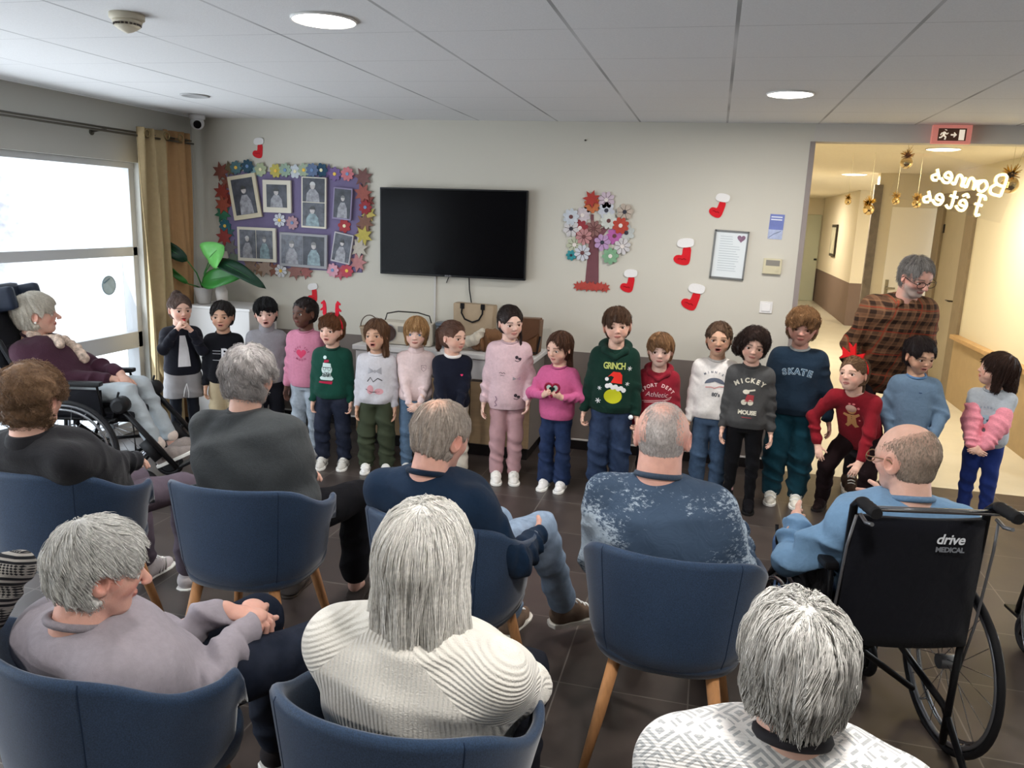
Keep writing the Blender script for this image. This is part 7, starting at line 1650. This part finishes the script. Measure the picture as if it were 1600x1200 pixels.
bm = B(); tube(bm, [(0, 0, 0), (.003, 0, 0)], .072, 36); obj('disc', bm, mat('sticker_grey', (168, 188, 198), .5, noise=.12, nscale=18), st_)
bm = B(); tube(bm, [(.003, .066*math.cos(a), .066*math.sin(a)) for a in np.linspace(0, 2*PI, 37)[:-1]], .0025, 5, closed=True); tube(bm, [(.004, -.05, .02), (.004, .01, .05)], .005, 5); obj('printed_ring', bm, mat('sticker_ink', (110, 136, 150), .5), st_)

# ================================================================= planter with large leaves
pl = thing('planter_stand', 'tall white box stand in the corner carrying the plant pot', 'stand', (-3.72, 5.60, 0))
obj('body', box(B(), -.27, .27, -.16, .24, 0, .955, .006), mat('white_laminate', (214, 212, 210), .45), pl)
obj('top', box(B(), -.28, .28, -.17, .25, .955, .975, .004), mat('white_laminate', (222, 220, 218), .45), pl)
pt = thing('potted_plant', 'large leaved green potted plant on the white stand', 'plant', (-3.93, 5.56, .976))
bm = B(); lathe(bm, [(.045, 0), (.052, .01), (.068, .10), (.075, .13), (.070, .135), (.062, .12), (.0001, .115)], 28); obj('pot', bm, mat('grey_pot', (172, 168, 164), .5), pt, True)
bm = B(); tube(bm, [(.13, .06, 0), (.125, .055, .10), (.12, .05, .155)], [.042, .048, .03], 16); obj('pebble_vase', bm, mat('white_ceramic', (206, 200, 194), .4), pt, True)
gm1, gm2, gm3 = mat('leaf_light', (108, 186, 96), .35, noise=.15, nscale=9), mat('leaf_mid', (44, 108, 44), .35, noise=.2, nscale=9), mat('leaf_dark', (16, 52, 34), .35, noise=.2, nscale=9)
def big_leaf(base, tip, w, m, up, sag=.03):
    base, tip = Vector(base), Vector(tip); d = tip - base; L = d.length; d.normalize(); s_ = d.cross(Vector(up)).normalized(); n_ = s_.cross(d); bm = bmesh.new(); rows = []
    for i in range(13):
        u = i/12; hw = w*(max(0, math.sin(PI*u**.8))**.62) + .001; c = base + d*L*u + n_*(sag*math.sin(PI*u) - sag*1.2*u*u)
        rows.append([bm.verts.new(c + s_*hw*q + n_*(.22*hw*abs(q) + .006*math.sin(9*u + 3*q))) for q in (-1, -.6, -.25, 0, .25, .6, 1)])
    for A_, B_ in zip(rows, rows[1:]):
        for k in range(6): bm.faces.new((A_[k], A_[k+1], B_[k+1], B_[k]))
    r = bmesh.ops.extrude_face_region(bm, geom=list(bm.faces))
    for v in r['geom']:
        if isinstance(v, bmesh.types.BMVert): v.co -= n_*.0015
    bmesh.ops.recalc_face_normals(bm, faces=bm.faces); lf = obj('leaf', bm, m, pt, True)
    bm = bmesh.new(); tube(bm, [rows_c for rows_c in [base + d*L*u + n_*(sag*math.sin(PI*u) - sag*1.2*u*u + .002) for u in np.linspace(0, .95, 8)]], [.003 - .0003*k for k in range(8)], 5); obj('midrib', bm, gm2, lf)
    return base
lv = [((-.06, -.10, .34), (-.30, -.16, .50), .052, gm3, (0, -1, .5)), ((.10, -.06, .34), (.235, -.10, .47), .115, gm1, (-.1, -1, .05)), ((.14, -.06, .36), (.62, -.12, .19), .060, gm3, (0, -.8, .8)),
      ((.04, -.08, .17), (.42, -.12, .27), .075, gm2, (.1, -1, .3)), ((-.08, -.08, .16), (-.24, -.14, .31), .024, gm2, (0, -1, .3)), ((.13, -.08, .24), (.21, -.16, .50), .085, gm1, (.4, -1, 0))]
for i, (b_, t_, w_, m_, u_) in enumerate(lv[:5]):
    big_leaf(b_, t_, w_, m_, u_); bm = bmesh.new(); tube(bm, [(.0, .0, .11), (b_[0]*.35, b_[1]*.5, .11 + (b_[2]-.11)*.6), b_], [.006, .005, .0035], 8); obj('stem', bm, gm2, pt, True)

# ================================================================= cabinet and what stands on it
cb = thing('cabinet', 'low cabinet with white top and wood doors behind the children', 'cabinet', (-1.87, 5.64, 0))
wd = mat('oak_door', (168, 142, 110), .5, noise=.10, nscale=5, stretch=(1, 1, 8))
obj('body', box(B(), -.68, .68, -.20, .23, .09, .735, .003), mat('grey_carcass', (132, 124, 118), .6), cb); obj('top', box(B(), -.70, .70, -.235, .245, .735, .772, .006), mat('white_laminate', (222, 220, 218), .45), cb)
obj('plinth', box(B(), -.66, .66, -.17, .22, 0, .09, .002), mat('dark_plinth', (34, 30, 30), .5), cb)
for k in range(3):
    x0 = -.68 + k*.4535; dr = obj('drawer', box(B(), x0+.004, x0+.4495, -.222, -.20, .585, .73, .004), mat('white_laminate', (214, 212, 212), .45), cb); obj('handle', box(B(), x0+.17, x0+.29, -.236, -.222, .652, .662, .003), mat('dark_metal', (50, 45, 40), .4, .6), dr)
    d = obj('door', box(B(), x0+.004, x0+.4495, -.222, -.20, .10, .565, .004), wd, cb); obj('handle', box(B(), x0+.40, x0+.412, -.238, -.222, .42, .52, .003), mat('dark_metal', (50, 45, 40), .4, .6), d)
bx = thing('radio', 'cream portable radio with round dark speakers on the cabinet', 'radio', (-2.20, 5.60, .773))
obj('case', box(B(), -.21, .21, -.08, .08, 0, .175, .03), mat('cream_case', (208, 200, 184), .4), bx, False)
for x in (-.13, .13):
    bm = B(); lathe(bm, [(.066, -.084), (.062, -.092), (.054, -.088), (.045, -.078), (.0001, -.074)], 28, (x, 0, .088), axis='y')
    s_ = obj('speaker', bm, mat('speaker_brown', (70, 50, 42), .6), bx, True); bm = B(); tube(bm, [(x + .066*math.cos(a), -.086, .088 + .066*math.sin(a)) for a in np.linspace(0, 2*PI, 33)[:-1]], .004, 6, closed=True); obj('speaker_ring', bm, mat('chrome', (190, 192, 196), .18, 1.0), s_)
bm = B(); tube(bm, [(-.19, 0, .16), (-.17, 0, .225), (-.08, 0, .245), (.08, 0, .245), (.17, 0, .225), (.19, 0, .16)], .005, 8); obj('handle', bm, mat('dark_metal', (50, 45, 40), .4, .6), bx)
obj('display', box(B(), -.05, .05, -.084, -.078, .10, .145, .003), mat('lcd_grey', (140, 136, 128), .4), bx)
gd = thing('grey_tin', 'round blue grey tin standing on cabinet behind the ponytail girl', 'tin', (-1.905, 5.62, .773))
bm = B(); lathe(bm, [(.075, 0), (.078, .01), (.078, .15), (.075, .16)], 28); obj('body', bm, mat('tin_grey', (132, 140, 148), .35, .4), gd, True); bm = B(); lathe(bm, [(.081, .158), (.081, .18), (.07, .186), (.0001, .186)], 28); obj('lid', bm, mat('tin_lid', (96, 106, 118), .35, .4), gd, True)
bs = thing('wicker_basket', 'small beige basket on the left end of the cabinet', 'basket', (-2.50, 5.57, .773))
bm = B(); lathe(bm, [(.05, 0), (.055, .01), (.075, .11), (.08, .12), (.074, .122), (.068, .10), (.0001, .02)], 24); obj('bowl', bm, mat('wicker', (176, 156, 132), .8, noise=.2, nscale=60, bump=.6, bscale=90), bs, True)
bm = B(); tube(bm, [(.075*math.cos(a), 0, .115 + .09*math.sin(a)) for a in np.linspace(0, PI, 13)], .004, 6); obj('handle', bm, mat('wicker_dark', (90, 76, 62), .8), bs)
tt = thing('tote_bag', 'kraft tote bag with black handles standing on the cabinet', 'bag', (-1.71, 5.72, .773))
bm = B(); prism(bm, [(-.15, 0), (.15, 0), (.162, .325), (-.158, .33)], -.05, .05); bmesh.ops.bevel(bm, geom=bm.edges[:], offset=.006, segments=2, affect='EDGES'); obj('bag', bm, mat('kraft_paper', (176, 156, 130), .75, noise=.07, nscale=9, bump=.3, bscale=30), tt)
bm = B(); tube(bm, [(-.085, -.053, .315), (-.088, -.062, .26), (-.06, -.066, .215), (0, -.068, .195), (.05, -.066, .215), (.075, -.062, .26), (.075, -.053, .315)], .0065, 8); hd = obj('handle', bm, mat('black_cord', (20, 18, 18), .6), tt)
for x in (-.085, .075): obj('handle_tab', box(B(), x-.016, x+.016, -.058, -.049, .29, .332, .002), mat('black_cord', (20, 18, 18), .6), hd)
def heap(name, label, cat, prims, m, loc, extra=None):
    g_, v, f = union_prims(prims, .008, sm=2); o = tag(link(name, np_mesh(name, v, f), m), label, cat); o.location = loc; return o
heap('brown_jacket', 'brown suede jacket heaped on the cabinet right of the tote bag', 'jacket', [(cone((-.10, 0, .07), (.12, .02, .06), .07, .065, Fold(.012, .06)), .02), (cone((-.02, -.02, .12), (.16, 0, .12), .055, .05, Fold(.012, .05, ph=2)), .02), (cone((.10, -.06, .05), (.16, -.08, .05), .05, .045, Fold(.01, .05)), .02)], cloth('brown_suede', (128, 88, 56), 'fleece'), (-1.53, 5.56, .773))
heap('cream_scarf', 'cream scarf lying in a heap in front of the tote bag', 'scarf', [(cone((-.08, 0, .045), (.06, -.03, .09), .045, .04, Fold(.01, .05)), .02), (cone((.06, -.03, .09), (.11, -.01, .15), .035, .03, Fold(.01, .05)), .02)], cloth('cream_wool', (206, 196, 176), 'fleece'), (-1.70, 5.52, .773))
pb = thing('brown_bag', 'tall brown leather bag at the right end of the cabinet', 'bag', (-1.30, 5.62, .773))
bm = B(); prism(bm, [(-.11, 0), (.12, 0), (.13, .262), (-.10, .258)], -.07, .07); bmesh.ops.bevel(bm, geom=bm.edges[:], offset=.012, segments=2, affect='EDGES'); obj('bag', bm, mat('brown_leather', (112, 78, 52), .5, noise=.15, nscale=10, bump=.3, bscale=40), pb)
bm = B(); prism(bm, [(-.102, .265), (.132, .268), (.125, .16), (.03, .10), (-.09, .15)], -.085, -.071); obj('flap', bm, mat('brown_leather_dark', (92, 62, 42), .5, noise=.15, nscale=10), pb)
bm = B(); tube(bm, [(-.06, -.09, .10), (.02, -.10, .03), (.12, -.09, -.0 + .02), (.135, -.06, .14)], .008, 8); obj('strap', bm, mat('black_leather', (20, 20, 22), .4), pb)

# ================================================================= festive things hung in the opening
ne = thing('lit_sign', 'lit gold Bonnes Fêtes lettering hanging in the corridor, seen mirrored', 'sign', (1.585, 6.3, 2.085)); ne.rotation_euler = (0, .22, .0); ne.scale = (1.15, 1, 1.15)
GL = {'B': [[(0, 0), (.05, 1), (.45, 1), (.55, .78), (.4, .55), (.05, .5)], [(.4, .55), (.62, .3), (.5, .03), (0, 0)]], 'o': [[(.5, .5), (.25, .55), (.06, .3), (.2, .02), (.42, .05), (.52, .3), (.4, .52), (.7, .42)]],
      'n': [[(0, .5), (.05, 0), (.1, .35), (.3, .55), (.42, .45), (.42, .05), (.6, .1)]], 'e': [[(.05, .25), (.4, .3), (.42, .48), (.25, .56), (.06, .35), (.12, .06), (.35, .02), (.58, .2)]],
      's': [[(.0, .1), (.3, .58), (.2, .35), (.42, .2), (.3, .0), (.1, .04)]], 'F': [[(.5, 1), (.1, .98), (0, .8)], [(.3, .98), (.2, .0), (.0, .05)], [(.05, .5), (.45, .52)]], 't': [[(.25, .9), (.15, .1), (.3, 0), (.45, .12)], [(.0, .6), (.42, .62)]], '^': [[(.1, .72), (.25, .88), (.42, .74)]]}
nm = mat('gold_light_tube', (255, 232, 160), .4, emit=5)
for word, z0, sc_, x0 in (('Bonnes', .0, .115, -.27), ('Fêtes', -.135, .115, -.20)):
    x = x0
    for ch_ in word:
        bm = bmesh.new(); gl_ = GL['e'] + GL['^'] if ch_ == 'ê' else GL[ch_]
        for pl_ in gl_:
            P_ = [Vector((-(x + a*sc_*.95), 0, z0 + b_*sc_)) for a, b_ in pl_]; Q_ = []
            for i in range(len(P_) - 1):
                p0, p1, p2, p3 = P_[max(i-1, 0)], P_[i], P_[i+1], P_[min(i+2, len(P_)-1)]
                for u in (0, .33, .66): Q_.append(.5*((2*p1) + (p2 - p0)*u + (2*p0 - 5*p1 + 4*p2 - p3)*u*u + (3*p1 - p0 - 3*p2 + p3)*u**3))
            Q_.append(P_[-1]); tube(bm, Q_, .0075, 8)
        obj('letter', bm, nm, ne); x += sc_*(.72 if ch_ in 'BF' else .60)
bm = B(); 
obj('support', box(B(), -.33, .33, .012, .016, -.15, .15, .001), None, ne)
m, nt, b = new_mat('clear_acrylic'); mx_ = nt('ShaderNodeMixShader', Fac=.06); nt.l.new(nt('ShaderNodeBsdfTransparent').outputs[0], mx_.inputs[1]); nt.l.new(nt('ShaderNodeBsdfGlossy', Roughness=.1).outputs[0], mx_.inputs[2]); nt.l.new(mx_.outputs[0], nt.n['Material Output'].inputs[0])
[c_ for c_ in bpy.data.objects if c_.name.startswith('support')][0].data.materials.append(m)
for x in (-.3, .3): bm = bmesh.new(); tube(bm, [(x, .014, .15), (x, .014, .42)], .001, 4); obj('thread', bm, mat('thread', (200, 190, 150), .5), ne)
gold = mat('gold_foil', (196, 152, 60), .25, .9)
def ornament(x, y, z, r, label, star=False, tinsel=True):
    t = thing('gold_ornament', label, 'ornament', (x, y, z), 0, 'gold ornaments hanging in the corridor')
    bm = B(); bmesh.ops.create_uvsphere(bm, u_segments=20, v_segments=14, radius=r); obj('ball', bm, mat('mirror_gold', (224, 200, 150), .08, 1.0), t, True)
    if tinsel:
        bm = B(); rs = random.Random(int(x*1000))
        for k in range(46):
            d = Vector((rs.gauss(0, 1), rs.gauss(0, 1), rs.gauss(0, 1))).normalized(); c0 = Vector((0, 0, r*1.25)); tube(bm, [c0 + d*r*.2, c0 + d*r*1.15 + Vector((0, 0, rs.random()*r*.3))], [r*.10, r*.03], 4)
        obj('tinsel', bm, gold, t)
    bm = B(); tube(bm, [(0, 0, r), (0, 0, ZC - z)], .0012, 4); obj('thread', bm, mat('thread', (200, 190, 150), .5), t)
ornament(1.28, 6.4, 2.235, .042, 'gold ball with tinsel tuft, nearest the exit sign at its left')
ornament(1.965, 6.4, 2.10, .058, 'large mirrored gold ball with dark tassel at the right edge')
ornament(1.15, 8., 2.00, .03, 'small gold ornament, leftmost in the corridor opening'); ornament(1.335, 8., 1.935, .05, 'gold and orange ornament hanging low in front of corridor'); ornament(1.555, 8., 2.02, .035, 'gold ornament left of the lit lettering'); ornament(1.73, 8., 2.00, .04, 'gold ball cluster just under the lit lettering left end')

# ================================================================= right edge and left edge
make_wheelchair('second wheelchair cut off by the right edge of the photo', (1.70, 3.20, 0), .15)
g_, v, f = union_prims([(cone((-.04, -.08, .73), (-.03, .12, .73), .04, .045, Fold(.008, .06)), .02), (cone((-.05, .03, .72), (-.07, .03, .56), .04, .035, Fold(.01, .06)), .02)], .008, sm=2)
o = tag(link('green_blanket', np_mesh('blanket', v, f), cloth('dark_green_wool', (44, 62, 50), 'fleece')), 'dark green blanket over the arm of the cut off wheelchair at right edge', 'blanket'); o.location = (1.50, 3.22, 0)
g_, v, f = union_prims([(cone((-.05, .02, .87), (.06, .06, .90), .045, .04, Fold(.005, .05)), .02), (cone((-.07, .0, .86), (-.08, -.03, .68), .05, .045, Fold(.006, .05)), .02), (cone((.05, .06, .88), (.02, .0, .78), .035, .035, Fold(.005, .05)), .02)], .006, sm=2)
o = tag(link('knitted_shawl', np_mesh('shawl', v, f), stripe_knit()), 'black and cream striped knitted shawl at left edge beside the lavender sweater', 'shawl'); o.location = (-1.60, 1.36, 0)
